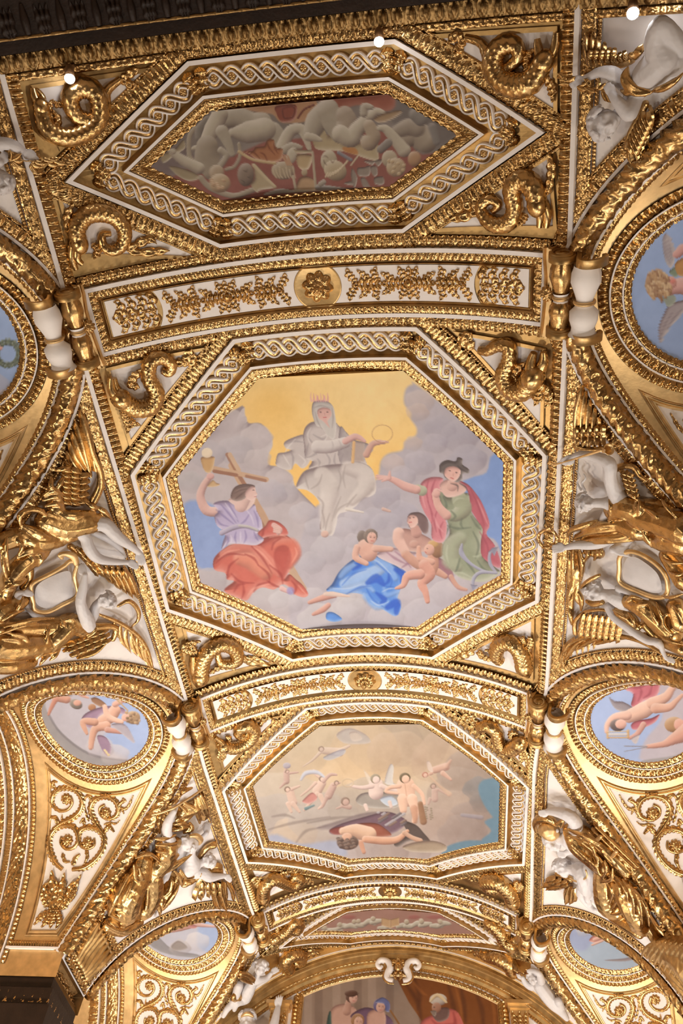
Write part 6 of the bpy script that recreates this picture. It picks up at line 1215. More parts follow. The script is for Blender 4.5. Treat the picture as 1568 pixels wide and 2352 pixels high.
c = Canvas(-420, 560, 110, 960, (160, 182, 222), 43); c.cloud((20, 940), 60, (214, 190, 170)); c.cloud((-40, 900), 70, (190, 184, 196))
th_ = np.linspace(0, 2*PI, 26)
for i, a in enumerate(th_): 
    for q in (-1, 1): c.blob((18+26*math.cos(a)+q*3.5*math.cos(a), 812+27*math.sin(a)+q*3.5*math.sin(a)), 5, 3.5, ((116, 128, 108), (88, 100, 88))[(i+q) % 2], .4, rot=a+q)
c.limb([(-60, 790), (-20, 792), (2, 800)], [22, 14, 8], (222, 170, 158)); c.finish(8); tondo(0, -1, c, 'b')
I_ = zf(0, 1500, 3.409)
c = Canvas(60, 1560, 370, 1775, (190, 186, 196), 45); c.poly(I_((650, 250), (1200, 250), (1250, 700), (1050, 830), (800, 700), (900, 500)), (162, 180, 218), 12); c.poly(I_((400, 250), (850, 240), (800, 330), (500, 300)), (176, 186, 214), 8)
c.poly(I_((240, 260), (470, 250), (360, 320), (370, 460), (480, 620), (700, 780), (1000, 850), (1000, 900), (600, 860), (380, 640), (260, 420)), (158, 154, 156), 2.5, .1, 10); c.limb(I_((375, 470), (480, 630), (700, 790), (990, 840)), 5, (128, 124, 130), .2, 2, .7); c.cloud(I_((900, 800))[0], 34, (206, 196, 196)); c.cloud(I_((780, 740))[0], 34, (198, 190, 196))
c.limb(I_((440, 340), (520, 360)), [22, 20], (208, 158, 138), .45); c.limb(I_((520, 310), (590, 300), (640, 330), (690, 350)), [9, 10, 8, 4], (218, 170, 152)); c.limb(I_((430, 370), (400, 430), (380, 480)), [13, 9, 6], (198, 140, 122)); c.blob(I_((595, 400))[0], 15, 11, (132, 124, 116), .4, rot=.4); c.blob(I_((605, 390))[0], 9, 7, (220, 170, 152), .35); c.limb(I_((305, 330), (560, 335)), 1.5, (120, 112, 110), 0)
c.poly(I_((715, 355), (760, 350), (830, 400), (820, 430), (760, 410), (720, 380)), (150, 112, 88), 1, .4, 5); c.blob(I_((720, 425))[0], 9, 8, (176, 128, 96), .4)
c.poly(I_((690, 460), (830, 415), (960, 430), (980, 480), (900, 470), (800, 480), (740, 560), (700, 590), (640, 520)), (160, 134, 158), 1, .4, 8); c.limb(I_((900, 450), (860, 500), (800, 530)), [26, 30, 24], (218, 172, 150), .45); c.limb(I_((820, 420), (850, 500), (950, 540)), [11, 14, 11], (228, 188, 168), .45); c.limb(I_((900, 400), (960, 375), (1030, 380)), [14, 10, 6], (218, 172, 154), .4)
c.limb(I_((830, 570), (740, 600), (710, 740)), [22, 18, 11], (216, 168, 146), .45); c.limb(I_((740, 540), (650, 540), (680, 630)), [18, 15, 7], (212, 164, 142), .45); c.limb(I_((840, 600), (960, 620)), [14, 9], (200, 150, 136), .4); c.poly(I_((870, 560), (980, 560), (1050, 680), (1040, 700), (940, 620)), (172, 164, 174), 1.2, .35, 6)
c.poly(I_((760, 650), (830, 660), (870, 740), (850, 810), (800, 760)), (158, 132, 156), 1, .4, 6); c.limb(I_((820, 760), (850, 800)), 5, (226, 206, 160), .3); c.blob(I_((1040, 505))[0], 17, 15, (168, 138, 106), .45); c.blob(I_((985, 505))[0], 10, 9, (226, 176, 158), .35)
for i in range(14): c.blob(I_((990+(i*37) % 100, 465+(i*53) % 90))[0], 4, 3.4, ((186, 154, 118), (140, 112, 88))[i % 2], .4)
c.limb(I_((860, 310), (1000, 450)), 3, (190, 160, 120), .3); c.limb(I_((715, 355), (800, 320), (880, 300)), 1, (120, 110, 110), 0); c.finish(7); tondo(1, -1, c, 'c')
J_ = zf(1200, 1500, 4.26)
c = Canvas(1345, 1545, 1660, 1765, (166, 184, 222), 47); c.poly(J_((1200, 240), (1700, 240), (1700, 1100), (1200, 1060), (1150, 980), (1220, 820), (1360, 640), (1340, 400)), (190, 182, 192), 7); c.poly(J_((1150, 1070), (1500, 1000), (1700, 900), (1700, 1200)), (158, 154, 156), 3)
c.poly(J_((1000, 310), (1100, 265), (1260, 280), (1340, 320), (1300, 430), (1180, 470), (1120, 540), (1060, 510), (1080, 400), (1010, 360)), (196, 112, 124), 1.2, .4, 10); folds(c, J_, [((1140, 290), (1160, 380), (1130, 470)), ((1040, 330), (1120, 340), (1200, 320)), ((1260, 320), (1240, 400), (1180, 440))], (150, 72, 86), 6, .6)
c.poly(J_((845, 435), (900, 470), (990, 480), (1090, 550), (1000, 580), (900, 540)), (152, 144, 150), 1.3, .4, 8); c.poly(J_((1060, 700), (1120, 660), (1250, 640), (1340, 600), (1290, 680), (1160, 740), (1080, 750)), (186, 104, 116), 1.2, .4, 7)
c.limb(J_((1270, 500), (1180, 560), (1040, 620)), [30, 38, 30], (230, 190, 170), .45); c.limb(J_((1270, 490), (1400, 430), (1470, 340), (1550, 300)), [28, 22, 14, 10], (226, 182, 162), .45); c.limb(J_((1300, 540), (1430, 530), (1500, 470), (1560, 410)), [24, 18, 12, 8], (218, 172, 152), .4)
c.limb(J_((1020, 610), (900, 630), (830, 700), (820, 770)), [22, 18, 13, 9], (228, 186, 168), .45); c.limb(J_((1180, 700), (1120, 790), (1050, 830)), [14, 12, 8], (206, 158, 146), .4); c.blob(J_((930, 705))[0], 18, 14, (106, 92, 92), .4); c.blob(J_((960, 695))[0], 13, 11, (226, 180, 164), .35)
c.limb(J_((830, 770), (830, 830)), 5, (208, 168, 116)); c.limb(J_((1030, 760), (1030, 825)), 6, (208, 168, 116)); c.limb(J_((835, 770), (1030, 765)), 2, (214, 190, 150)); c.limb(J_((835, 828), (1030, 828)), 3, (204, 166, 118)); c.limb(J_((850, 798), (1010, 798)), 7, (206, 202, 202), .3)
c.poly(J_((1060, 840), (1140, 800), (1110, 890)), (196, 186, 188), 1, .3, 4); c.blob(J_((1480, 700))[0], 22, 18, (180, 142, 106), .45); c.blob(J_((1530, 700))[0], 12, 14, (222, 170, 154), .35); c.limb(J_((1600, 780), (1480, 840), (1380, 890), (1220, 915)), [44, 26, 15, 9], (212, 160, 142), .45); c.limb(J_((990, 910), (1220, 915)), 2, (140, 134, 140), 0); c.limb(J_((1000, 962), (1220, 920)), 1.5, (140, 134, 140), 0)
c.finish(7); tondo(1, 1, c, 'd')
K_ = zf(200, 2060, 3.564)
c = Canvas(300, 2095, 530, 2210, (184, 184, 196), 49); c.poly(K_((950, 160), (1160, 160), (1160, 380), (1000, 450), (900, 380)), (156, 172, 204), 8); c.poly(K_((430, 300), (540, 290), (700, 430), (900, 470), (900, 500), (600, 450)), (140, 138, 142), 2.5, .1, 8); c.cloud(K_((900, 370))[0], 30, (206, 200, 200)); c.cloud(K_((760, 420))[0], 26, (176, 168, 168))
c.limb(K_((560, 275), (680, 270), (760, 250), (860, 230)), [6, 13, 18, 14], (206, 162, 148), .4); c.limb(K_((860, 220), (960, 235), (1080, 245)), [12, 8, 4], (200, 164, 156), .4); c.limb(K_((770, 200), (850, 190), (930, 190)), [5, 12, 8], (216, 168, 158), .4); c.poly(K_((800, 210), (900, 240), (870, 260), (810, 240)), (176, 120, 118), 1.2, .3, 4)
c.poly(K_((690, 400), (740, 360), (790, 380), (820, 420), (750, 440), (700, 430)), (138, 128, 122), 3, .2, 5, .8); c.finish(6); tondo(2, -1, c, 'e')
L_ = zf(1200, 2060, 4.26)
c = Canvas(1290, 2100, 1500, 2220, (158, 172, 188), 51); c.poly(L_((430, 280), (600, 260), (700, 340), (620, 520), (480, 480)), (150, 160, 188), 8); c.cloud(L_((600, 330))[0], 20, (190, 186, 182)); c.poly(L_((650, 430), (700, 370), (800, 340), (890, 370), (820, 420), (730, 450)), (190, 128, 118), 1.2, .4, 5); c.limb(L_((700, 420), (780, 390)), [8, 10], (206, 160, 142), .4); c.limb(L_((680, 470), (780, 430)), [5, 5], (204, 164, 148), .4); c.limb(L_((920, 400), (1000, 460)), [8, 6], (196, 160, 146), .4); c.poly(L_((800, 620), (1000, 630), (1160, 590), (1160, 560), (1000, 600)), (134, 122, 124), 2, .1, 6); c.finish(6); tondo(2, 1, c, 'f')

# ---- the arched painting on the end wall
N_ = zf(600, 2000, 2.45)
c = Canvas(685, 2235, 1155, 2420, (150, 128, 112), 61)
for i, x in enumerate((240, 300, 400, 520, 600, 700)): c.poly(N_((x, 600), (x+45, 600), (x+45, 1000), (x, 1000)), ((164, 142, 126), (134, 112, 98))[i % 2], 3, 0, sm=False)
c.poly(N_((755, 595), (1000, 600), (1380, 720), (1380, 1100), (900, 1100), (905, 850), (830, 740)), (128, 72, 28), 1.5, .15, 12, sm=False)
folds(c, N_, [((800, 620), (880, 740), (900, 860)), ((860, 610), (890, 700), (880, 780)), ((1050, 640), (1080, 760), (1100, 900)), ((1200, 670), (1240, 780), (1250, 900)), ((1120, 640), (1140, 760), (1150, 860))], (84, 42, 18), 12, .6); folds(c, N_, [((840, 610), (900, 680), (930, 700)), ((1090, 650), (1120, 760), (1130, 860)), ((1290, 700), (1310, 800), (1310, 900))], (166, 100, 44), 8, .5)
c.poly(N_((380, 860), (400, 770), (480, 750), (540, 800), (520, 1000), (370, 1000)), (196, 156, 138), 1.5, .35, 9); c.poly(N_((370, 840), (390, 790), (400, 900), (440, 1000), (360, 1000)), (60, 84, 76), 1.5, .3, 6); c.limb(N_((490, 740), (480, 790)), [14, 20], (190, 148, 130), .3); face(c, N_((515, 715))[0], 11, (96, 66, 54), (214, 172, 154), .8, .2); c.blob(N_((505, 690))[0], 15, 8, (92, 62, 50), .4)
c.poly(N_((500, 820), (580, 770), (660, 790), (740, 850), (740, 1000), (520, 1000), (560, 880)), (112, 84, 108), 1.5, .35, 9); c.poly(N_((600, 800), (680, 780), (700, 860), (650, 1000), (600, 900)), (198, 156, 138), 2, .3, 8); face(c, N_((670, 765))[0], 12, (100, 92, 132), (212, 168, 150), .3, .1); c.poly(N_((640, 740), (680, 712), (720, 740), (722, 790), (700, 790), (690, 750)), (104, 110, 156), 1.2, .35, 5)
face(c, N_((545, 850))[0], 12, (154, 110, 74), (210, 166, 146), .4, .1); c.limb(N_((725, 785), (850, 980)), 4, (140, 96, 54), .3)
c.poly(N_((900, 850), (1000, 800), (1060, 775), (1120, 820), (1150, 1000), (880, 1000)), (204, 108, 98), 1.5, .35, 10); folds(c, N_, [((960, 840), (1000, 870), (1080, 860)), ((1080, 800), (1090, 860), (1060, 920))], (150, 60, 60), 8, .6); c.poly(N_((960, 790), (1050, 770), (1050, 830), (990, 850)), (112, 84, 78), 1.5, .3, 6)
c.blob(N_((995, 725))[0], 20, 14, (200, 190, 178), .45); c.limb(N_((950, 735), (990, 700), (1040, 740)), [5, 9, 5], (222, 200, 160), .4); c.blob(N_((985, 770))[0], 11, 12, (170, 124, 102), .35); c.blob(N_((972, 768))[0], 1.8, 1, (60, 44, 40), 0); c.poly(N_((950, 790), (985, 790), (975, 820)), (132, 116, 104), 1.2, .3, 4); c.finish(7)
pts_ = np.array(PFR); xs_ = np.linspace(xl, xr, 240)[None, :]; top_ = np.interp(xs_[0], [p[0] for p in arc], [p[1] for p in arc])[None, :]; q_ = np.linspace(0, 1, 110)[:, None]
lay_on(c, 'painted_canvas', EF(xs_+0*q_, top_*(1-q_)+q_*7.15, .02), FW)
mb = MB(); mb.grid(EF(np.linspace(xl, xr, 4)[None, :], np.linspace(7.15, 5.2, 4)[:, None], .02)); mb.build('lower_canvas', 'umber', FW)
# ==== end paintings
# ------------------------------------------------------------------ stucco figures on the pendentives
SPH = None
def unit_sphere(K=10, N=7):
    th = np.arange(K)/K*2*PI; ph = np.linspace(-PI/2, PI/2, N)[1:-1]
    V = [(0, 0, -1)]+[(math.cos(p)*math.cos(t), math.cos(p)*math.sin(t), math.sin(p)) for p in ph for t in th]+[(0, 0, 1)]
    F = []; m = N-2
    for j in range(K): F.append((0, 1+(j+1) % K, 1+j))
    for i in range(m-1):
        for j in range(K): a, b = 1+i*K+j, 1+i*K+(j+1) % K; F += [(a, b, b+K), (a, b+K, a+K)]
    e = len(V)-1
    for j in range(K): F.append((e, 1+(m-1)*K+j, 1+(m-1)*K+(j+1) % K))
    return np.array(V), np.array(F)
SV, SF = unit_sphere()
class Clay:
    """capsules and ellipsoids gathered and fused into one continuous skin"""
    def __init__(s): s.V = []; s.F = []; s.n = 0
    def add(s, V, F): s.V.append(V); s.F.append(F+s.n); s.n += len(V)
    def ball(s, c, r, ax=None):
        r = np.atleast_1d(np.asarray(r, float)); r = np.full(3, r[0]) if len(r) == 1 else r
        V = SV*r; V = V@(np.asarray(ax) if ax is not None else np.eye(3)); s.add(V+np.asarray(c), SF)
    def seg(s, a, b, ra, rb):
        a, b = np.asarray(a, float), np.asarray(b, float); d = b-a; L = np.linalg.norm(d)
        if L < 1e-6: return
        d /= L; x = np.cross(d, [0.31, .9, .2]); x /= np.linalg.norm(x); y = np.cross(d, x); K = 10; th = np.arange(K)/K*2*PI; ring = np.cos(th)[:, None]*x+np.sin(th)[:, None]*y
        V = np.vstack([a+ring*ra, b+ring*rb, [a], [b]]); F = []
        for j in range(K): k = (j+1) % K; F += [(j, k, K+k), (j, K+k, K+j), (2*K, k, j), (2*K+1, K+j, K+k)]
        s.add(V, np.array(F))
    def chain(s, P, r, sm=3):
        P = np.asarray(P, float); r = np.asarray(r, float); Q = catmull(np.column_stack([P, r]), sm) if len(P) > 2 else np.column_stack([P, r])
        for i, q in enumerate(Q):
            s.ball(q[:3], q[3])
            if i: s.seg(Q[i-1][:3], q[:3], Q[i-1][3], q[3])
    def skin(s, name, m, parent, voxel=.008, smooth=4):
        V = np.concatenate(s.V); F = np.concatenate(s.F); me = bpy.data.meshes.new(name); me.from_pydata(V.tolist(), [], F.tolist()); o = bpy.data.objects.new(name, me); COL.objects.link(o)
        md = o.modifiers.new('r', 'REMESH'); md.mode = 'VOXEL'; md.voxel_size = voxel; md.use_smooth_shade = True
        if smooth: ms = o.modifiers.new('s', 'SMOOTH'); ms.iterations = smooth; ms.factor = .5
        dg = bpy.context.evaluated_depsgraph_get(); m2 = bpy.data.meshes.new_from_object(o.evaluated_get(dg)); o.modifiers.clear(); o.data = m2; bpy.data.meshes.remove(me)
        m2.name = name; m2.materials.clear(); m2.materials.append(M[m]); m2.polygons.foreach_set('use_smooth', [True]*len(m2.polygons))
        if parent: o.parent = parent; o.matrix_parent_inverse = parent.matrix_world.inverted()
        return o
def unit(v): v = np.asarray(v, float); return v/np.linalg.norm(v)
class Fg:
    """places crop coordinates of the photograph at a height above the vault (or in front of the end wall)"""
    def __init__(s, ox, oy, f, wall=None): s.ox, s.oy, s.f, s.wall = ox, oy, f, wall
    def P(s, x, y, n):
        px, py = s.ox+x/s.f, s.oy+y/s.f
        if s.wall is not None: d = ray(px, py); return CAM+d*(s.wall-n)/d[1]
        return px3(px, py, n)
    def sc(s, x, y, n): return np.linalg.norm((s.P(x, y, n)-CAM))/FPX/s.f/1.06
    def chain(s, C, pts, sm=3): C.chain([s.P(*p[:3]) for p in pts], [p[3]*s.sc(*p[:3]) for p in pts], sm)
    def frame(s, x, y, n, d):
        """unit vectors: along the picture direction d, across it, and towards the viewer"""
        c = s.P(x, y, n); out = unit(CAM-c); a = s.P(x+d[0]*10, y+d[1]*10, n)-c; a = unit(a-out*(a@out)); return c, a, np.cross(out, a), out
    def head(s, Bd, Hr, x, y, n, r, up, turn=0.0, tilt=0.0, curls=26, seed=1, hair=True):
        """up: picture direction of the crown; turn rotates the face sideways, tilt lowers it"""
        c, u, sd, out = s.frame(x, y, n, unit(up)); R_ = r*s.sc(x, y, n)
        f = unit(out*math.cos(turn)*math.cos(tilt)+sd*math.sin(turn)-u*math.sin(tilt)); u2 = unit(u-f*(u@f)); x2 = np.cross(u2, f)
        ax = np.array([x2, u2, f]); p = lambda a, b, d: c+R_*(a*x2+b*u2+d*f)
        Bd.ball(p(0, .12, -.1), R_*np.array([.78, .86, .86]), ax); Bd.ball(p(0, -.28, .22), R_*np.array([.56, .62, .56]), ax); Bd.ball(p(0, -.72, .42), R_*np.array([.22, .17, .2]), ax)
        Bd.chain([p(0, .12, .70), p(0, -.1, .84), p(0, -.24, .92)], [R_*.10, R_*.10, R_*.13], 2); Bd.ball(p(-.1, -.27, .80), R_*.08); Bd.ball(p(.1, -.27, .80), R_*.08)
        for e in (-1, 1):
            Bd.chain([p(e*.12, .20, .72), p(e*.34, .25, .64), p(e*.52, .16, .48)], [R_*.09, R_*.10, R_*.08], 2); Bd.ball(p(e*.29, .03, .60), R_*np.array([.13, .085, .10]), ax); Bd.ball(p(e*.40, -.26, .42), R_*.24)
            Bd.ball(p(e*.78, -.05, -.08), R_*np.array([.09, .2, .13]), ax)
        Bd.chain([p(-.17, -.45, .70), p(0, -.43, .77), p(.17, -.45, .70)], [R_*.055, R_*.075, R_*.055], 2); Bd.chain([p(-.13, -.54, .68), p(0, -.55, .74), p(.13, -.54, .68)], [R_*.05, R_*.08, R_*.05], 2)
        if hair:
            rg = np.random.default_rng(seed); Hr.ball(p(0, .28, -.22), R_*np.array([.86, .80, .86]), ax)
            for i in range(curls):
                a = rg.uniform(-PI, PI); b = rg.uniform(.05, 1.0); q = np.array([math.sin(a)*math.cos(b), math.sin(b), math.cos(a)*math.cos(b)])
                if q[2] > .35 and q[1] < .62: q[2] *= -1
                w_ = unit(np.cross(q, rg.standard_normal(3))); P0 = [c+R_*((q*(.95+.04*k)+w_*.16*math.sin(k*1.4)+np.cross(q, w_)*.14*math.cos(k*1.4))@ax) for k in range(4)]; Hr.chain(P0, [R_*.13, R_*.12, R_*.10, R_*.07], 2)
        return c, ax, R_
    def hand(s, Bd, x, y, n, d, size, curl=.5, spread=.16, flip=1, splay=0.0):
        """wrist at (x, y); fingers run along the picture direction d; size = wrist to fingertip in crop pixels"""
        c, a, sd, out = s.frame(x, y, n, unit(d)); L = size*s.sc(x, y, n)
        for t in (-.5, -.17, .17, .5): Bd.chain([c, c+a*L*.26+sd*t*L*.34, c+a*L*.5+sd*t*L*.42], [L*.12, L*.10, L*.085], 2)
        for i, (t, ln) in enumerate(((-.5, .40), (-.17, .48), (.17, .46), (.5, .34))):
            k = c+a*L*.5+sd*t*L*.42; e = unit(a+sd*t*(spread+splay)); g = e; P0 = [k]; rr = [L*.078]
            for j in range(3):
                an = curl*(.35+.5*j); g = unit(e*math.cos(an)-out*math.sin(an)); P0.append(P0[-1]+g*L*ln*(.42, .33, .25)[j]); rr.append(L*(.070, .062, .052)[j])
            Bd.chain(P0, rr, 2)
        b = c+a*L*.14+sd*flip*L*.16; e = unit(a*.75+sd*flip*.85); Bd.chain([b, b+e*L*.18, b+unit(e+a*.6)*L*.34-out*L*.04, b+unit(e+a*1.1)*L*.46-out*L*.08], [L*.10, L*.085, L*.07, L*.055], 2)
    def cloth(s, C, pts): s.chain(C, pts, 3)
    def fold(s, C, lines, r, n):
        for q in lines:
            m = len(q); s.chain(C, [(x, y, n+(.012 if 0 < i < m-1 else -.01), r*(1 if 0 < i < m-1 else .5)) for i, (x, y) in enumerate(q)], 3)
    def feather(s, wing, x0, y0, x1, y1, x2, y2, w, n, lobes=0):
        pts = [s.B2(x0, y0, n), s.B2(x1, y1, n), s.B2(x2, y2, n)]; ww = w*1.35*s.sc(x1, y1, n)
        mb = MB()
        if s.wall is not None: S = lambda u, v, h: EF(u, v, h+(YE-s.wall))
        else: S = barrel
        C, L = resample(catmull(pts, 5), 14); m = miters(C, False); q = np.linspace(0, 1, 14)[:, None]; T = np.linspace(-1, 1, 7)[None, :]
        w2 = ww*.5*np.sqrt(np.clip(1-(q*1.0)**5, 0.02, 1))*(.55+.45*q**.5); U = C[:, 0:1]+m[:, 0:1]*w2*T; V = C[:, 1:2]+m[:, 1:2]*w2*T
        H = n+ww*.30*(1-T*T)+ww*.14*np.exp(-(T/.14)**2)-ww*.1*np.abs(np.sin(T*9+q*22))+.02*np.sin(q*PI)
        mb.grid(S(U, V, H)); return mb.build('feather', 'gold', wing)
    def B2(s, x, y, n):
        if s.wall is not None: P = s.P(x, y, n); return (P[0], P[2])
        return B(s.ox+x/s.f, s.oy+y/s.f, n)
def figure(label, F, c, n=.1, group='stucco and gilt figures of the pendentives', cat='statue'):
    return thing('statue', F.P(c[0], c[1], n), label, cat, group, 'thing')
def wing(F, t, lead, feathers, coverts, n=.07, r=30):
    C = Clay(); F.chain(C, [(x, y, n+.02, r*(1.1-.12*i)) for i, (x, y) in enumerate(lead)]); w_ = C.skin('wing', 'gold', t, .009)
    for f in feathers: F.feather(w_, *f, n)
    for (x, y, dx, dy, w) in coverts: F.feather(w_, x, y, x+dx*.75, y+dy*.75, x+dx*1.5, y+dy*1.5, w, n+.03)
    return w_
def rows(x0, y0, x1, y1, nrow, ax, ay, ncol, dx, dy, w):
    """scale-like small feathers: nrow along one line, ncol steps along (ax, ay)"""
    return [(x0+(x1-x0)*i/max(1, nrow-1)+ax*j+(i % 2)*0, y0+(y1-y0)*i/max(1, nrow-1)+ay*j, dx, dy, w) for j in range(ncol) for i in range(nrow)]
def shield(F, white, ring, label, n=.12, rr=26):
    t = thing('shield', F.P(*white[0], n), label, 'shield', 'shields held by the statues', 'thing'); W = [F.B2(x, y, n) for x, y in white]; W = catmull(W, 5, True); c = W.mean(0)
    q = np.linspace(0, 1, 10)[:, None, None]; mb = MB(); G = c+(np.vstack([W, W[:1]])[None]-c)*q; mb.grid(barrel(G[..., 0], G[..., 1], n+.03*(1-q[..., 0]**2))); mb.build('white_field', 'statue', t)
    C = Clay(); R2 = catmull(ring, 4, True)
    for a, b in zip(R2, np.roll(R2, -1, 0)): pa, pb = F.P(a[0], a[1], n+.01), F.P(b[0], b[1], n+.01); k = F.sc(a[0], a[1], n); C.ball(pa, rr*k); C.seg(pa, pb, rr*k, rr*k)
    C.skin('gilt_rim', 'flatgold', t, .009, 3); return t
def leaf_spray(t, F, pts, n, w=46, name='leaf'):
    for (x0, y0, x1, y1) in pts:
        mb = MB(); a, b = np.array(F.B2(x0, y0, n)), np.array(F.B2(x1, y1, n)); m_ = (a+b)/2+np.array([-(b-a)[1], (b-a)[0]])*.08
        S = barrel if F.wall is None else (lambda u, v, h: EF(u, v, h+(YE-F.wall))); frond(mb, S, [tuple(a), tuple(m_), tuple(b)], w*F.sc(x0, y0, n), w*F.sc(x0, y0, n), .014, n, 0, N=14); mb.build(name, 'gold', t)

# ---- left pendentive: two winged women with a shield
F1_, F2_ = Fg(0, 920, 4.3556), Fg(0, 1220, 4.3556)
t = figure('winged gold-robed woman on the left, both white arms reaching right over the rail', F1_, (700, 1200))
Bd = Clay(); F2_.chain(Bd, [(700, -40, .10, 90), (880, -60, .13, 85), (1040, -70, .15, 78), (1180, 60, .19, 62), (1320, 160, .17, 42), (1390, 215, .16, 30)]); F2_.hand(Bd, 1395, 205, .16, (25, 110), 150, .25, flip=-1)
F2_.chain(Bd, [(760, -20, .12, 90), (850, 60, .15, 62), (890, 170, .17, 62), (975, 270, .18, 54), (1130, 305, .16, 38), (1270, 312, .14, 26)]); F2_.hand(Bd, 1270, 312, .14, (110, 45), 130, .15)
F2_.chain(Bd, [(920, 10, .08, 34), (1080, 70, .08, 44), (1190, 160, .07, 34), (1260, 260, .07, 12)]); Bd.skin('body', 'statue', t, .0065)
C = Clay()
F1_.fold(C, [[(480, 1130), (700, 1210), (900, 1180), (1010, 1160)], [(500, 1220), (700, 1300), (880, 1260)], [(560, 1120), (740, 1150), (930, 1120)], [(520, 1290), (680, 1370), (830, 1320)], [(250, 1260), (400, 1340), (560, 1400)], [(220, 1330), (330, 1420), (480, 1440)]], 62, .13)
F1_.cloth(C, [(450, 1200, .08, 110), (650, 1260, .1, 130), (900, 1230, .12, 110), (1020, 1230, .13, 70)]); F1_.cloth(C, [(200, 1350, .06, 120), (400, 1390, .08, 130), (600, 1380, .09, 90)])
F1_.fold(C, [[(210, 1270), (200, 1150), (300, 1090), (420, 1110), (500, 1220)], [(430, 1000), (560, 960), (640, 1040)], [(450, 1060), (560, 1030), (630, 1090)], [(440, 950), (540, 900), (640, 950)], [(560, 700), (640, 680), (700, 660)], [(640, 760), (600, 830), (560, 900)], [(520, 780), (510, 860), (560, 900)], [(940, 1060), (1040, 1110), (1120, 1210)], [(980, 1150), (1020, 1240), (1030, 1310)], [(860, 1020), (930, 1060), (1000, 1090)]], 32, .12)
F1_.cloth(C, [(540, 960, .06, 80), (560, 1080, .07, 100)]); F2_.cloth(C, [(60, 640, .04, 70), (100, 480, .08, 105), (220, 330, .1, 110), (380, 230, .1, 95), (460, 170, .08, 60)]); F2_.cloth(C, [(20, 100, .05, 110), (150, 60, .07, 110), (330, 60, .07, 90)]); F2_.cloth(C, [(290, 380, .06, 50), (290, 470, .06, 45), (230, 560, .06, 40)])
F2_.fold(C, [[(70, 60), (60, 200), (90, 400)], [(180, 80), (220, 160), (180, 240)], [(200, 220), (320, 180), (440, 190)], [(170, 270), (320, 210), (450, 230)], [(20, 180), (30, 330), (70, 480)], [(380, 200), (420, 280), (380, 350)], [(270, 200), (330, 280), (300, 350)], [(100, 500), (180, 530), (260, 480)], [(20, 600), (90, 560), (150, 560)]], 24, .17)
F2_.cloth(C, [(0, 640, .03, 60), (-60, 760, .03, 90)]); C.skin('gilt_drapery', 'gold', t, .0085, 3)
wing(F1_, t, [(930, 1010), (1000, 860), (995, 700), (930, 540), (880, 380)], [(950, 700, 880, 380, 795, 90, 75), (900, 760, 820, 450, 745, 190, 75), (880, 700, 780, 480, 715, 300, 75), (860, 720, 750, 560, 690, 400, 70), (850, 760, 740, 640, 665, 500, 66), (850, 800, 750, 720, 660, 600, 62)], rows(800, 720, 790, 1040, 7, -85, -8, 2, -70, -25, 72)+rows(900, 740, 880, 1000, 5, 0, 0, 1, -80, 10, 66), .06, 44)
wing(F2_, t, [(700, 150), (840, 260), (900, 330)], [(960, 350, 1060, 420, 1120, 520, 62), (1020, 350, 1120, 440, 1200, 580, 62), (1080, 350, 1190, 460, 1260, 620, 62), (1150, 350, 1250, 480, 1320, 660, 60), (1220, 350, 1310, 490, 1370, 670, 56)], rows(750, 160, 900, 340, 4, 60, -10, 2, 60, 60, 60)+rows(930, 330, 1230, 360, 6, 0, 0, 1, 30, 80, 50), .04, 34)
shield(F2_, [(375, 540), (520, 450), (690, 400), (720, 520), (750, 640), (620, 710), (480, 770), (380, 740), (350, 660)], [(330, 520), (500, 430), (640, 350), (700, 300), (770, 330), (745, 450), (775, 640), (620, 740), (470, 810), (350, 790), (330, 700), (310, 600)], 'white shield in a scrolled gilt rim between the two winged women on the left', .11, 24)
t = bpy.data.objects['shield']; C = Clay(); F2_.chain(C, [(620, 270, .12, 20), (590, 240, .13, 20), (650, 225, .13, 28), (730, 250, .13, 40), (760, 320, .12, 34)]); C.skin('scroll', 'flatgold', t, .009)
t = figure('white woman in a gilded robe, one arm raised, below the left shield', F2_, (900, 850))
Bd, Hr = Clay(), Clay(); F2_.chain(Bd, [(800, 900, .10, 110), (880, 940, .13, 80), (860, 870, .20, 70), (805, 720, .22, 54), (830, 570, .21, 46), (850, 440, .20, 30)]); F2_.hand(Bd, 850, 440, .2, (-45, -110), 130, .25)
F2_.chain(Bd, [(860, 900, .10, 90), (930, 830, .12, 62), (960, 740, .15, 44), (1010, 700, .17, 44)]); F2_.head(Bd, Hr, 1060, 695, .18, 100, (1, -.28), .55, .2, 34, 3)
F2_.chain(Bd, [(800, 920, .08, 80), (500, 940, .05, 60), (300, 780, .05, 36), (170, 640, .10, 30), (225, 620, .12, 30)]); F2_.hand(Bd, 225, 620, .12, (1, .1), 110, .5); Bd.skin('body', 'statue', t, .0065)
Hr.skin('hair', 'statue', t, .0065, 1)
C = Clay(); F2_.cloth(C, [(820, 990, .12, 75), (700, 930, .11, 120), (580, 1030, .10, 130), (480, 1130, .08, 120)]); F2_.cloth(C, [(560, 950, .08, 100), (330, 960, .06, 90), (0, 960, .04, 100)]); F2_.cloth(C, [(450, 1120, .08, 130), (200, 1140, .08, 150), (-20, 1150, .06, 150)]); F2_.cloth(C, [(300, 1300, .05, 80), (120, 1330, .06, 100), (-20, 1340, .05, 90)]); F2_.cloth(C, [(230, 690, .06, 70), (100, 760, .06, 110), (-20, 800, .05, 120)])
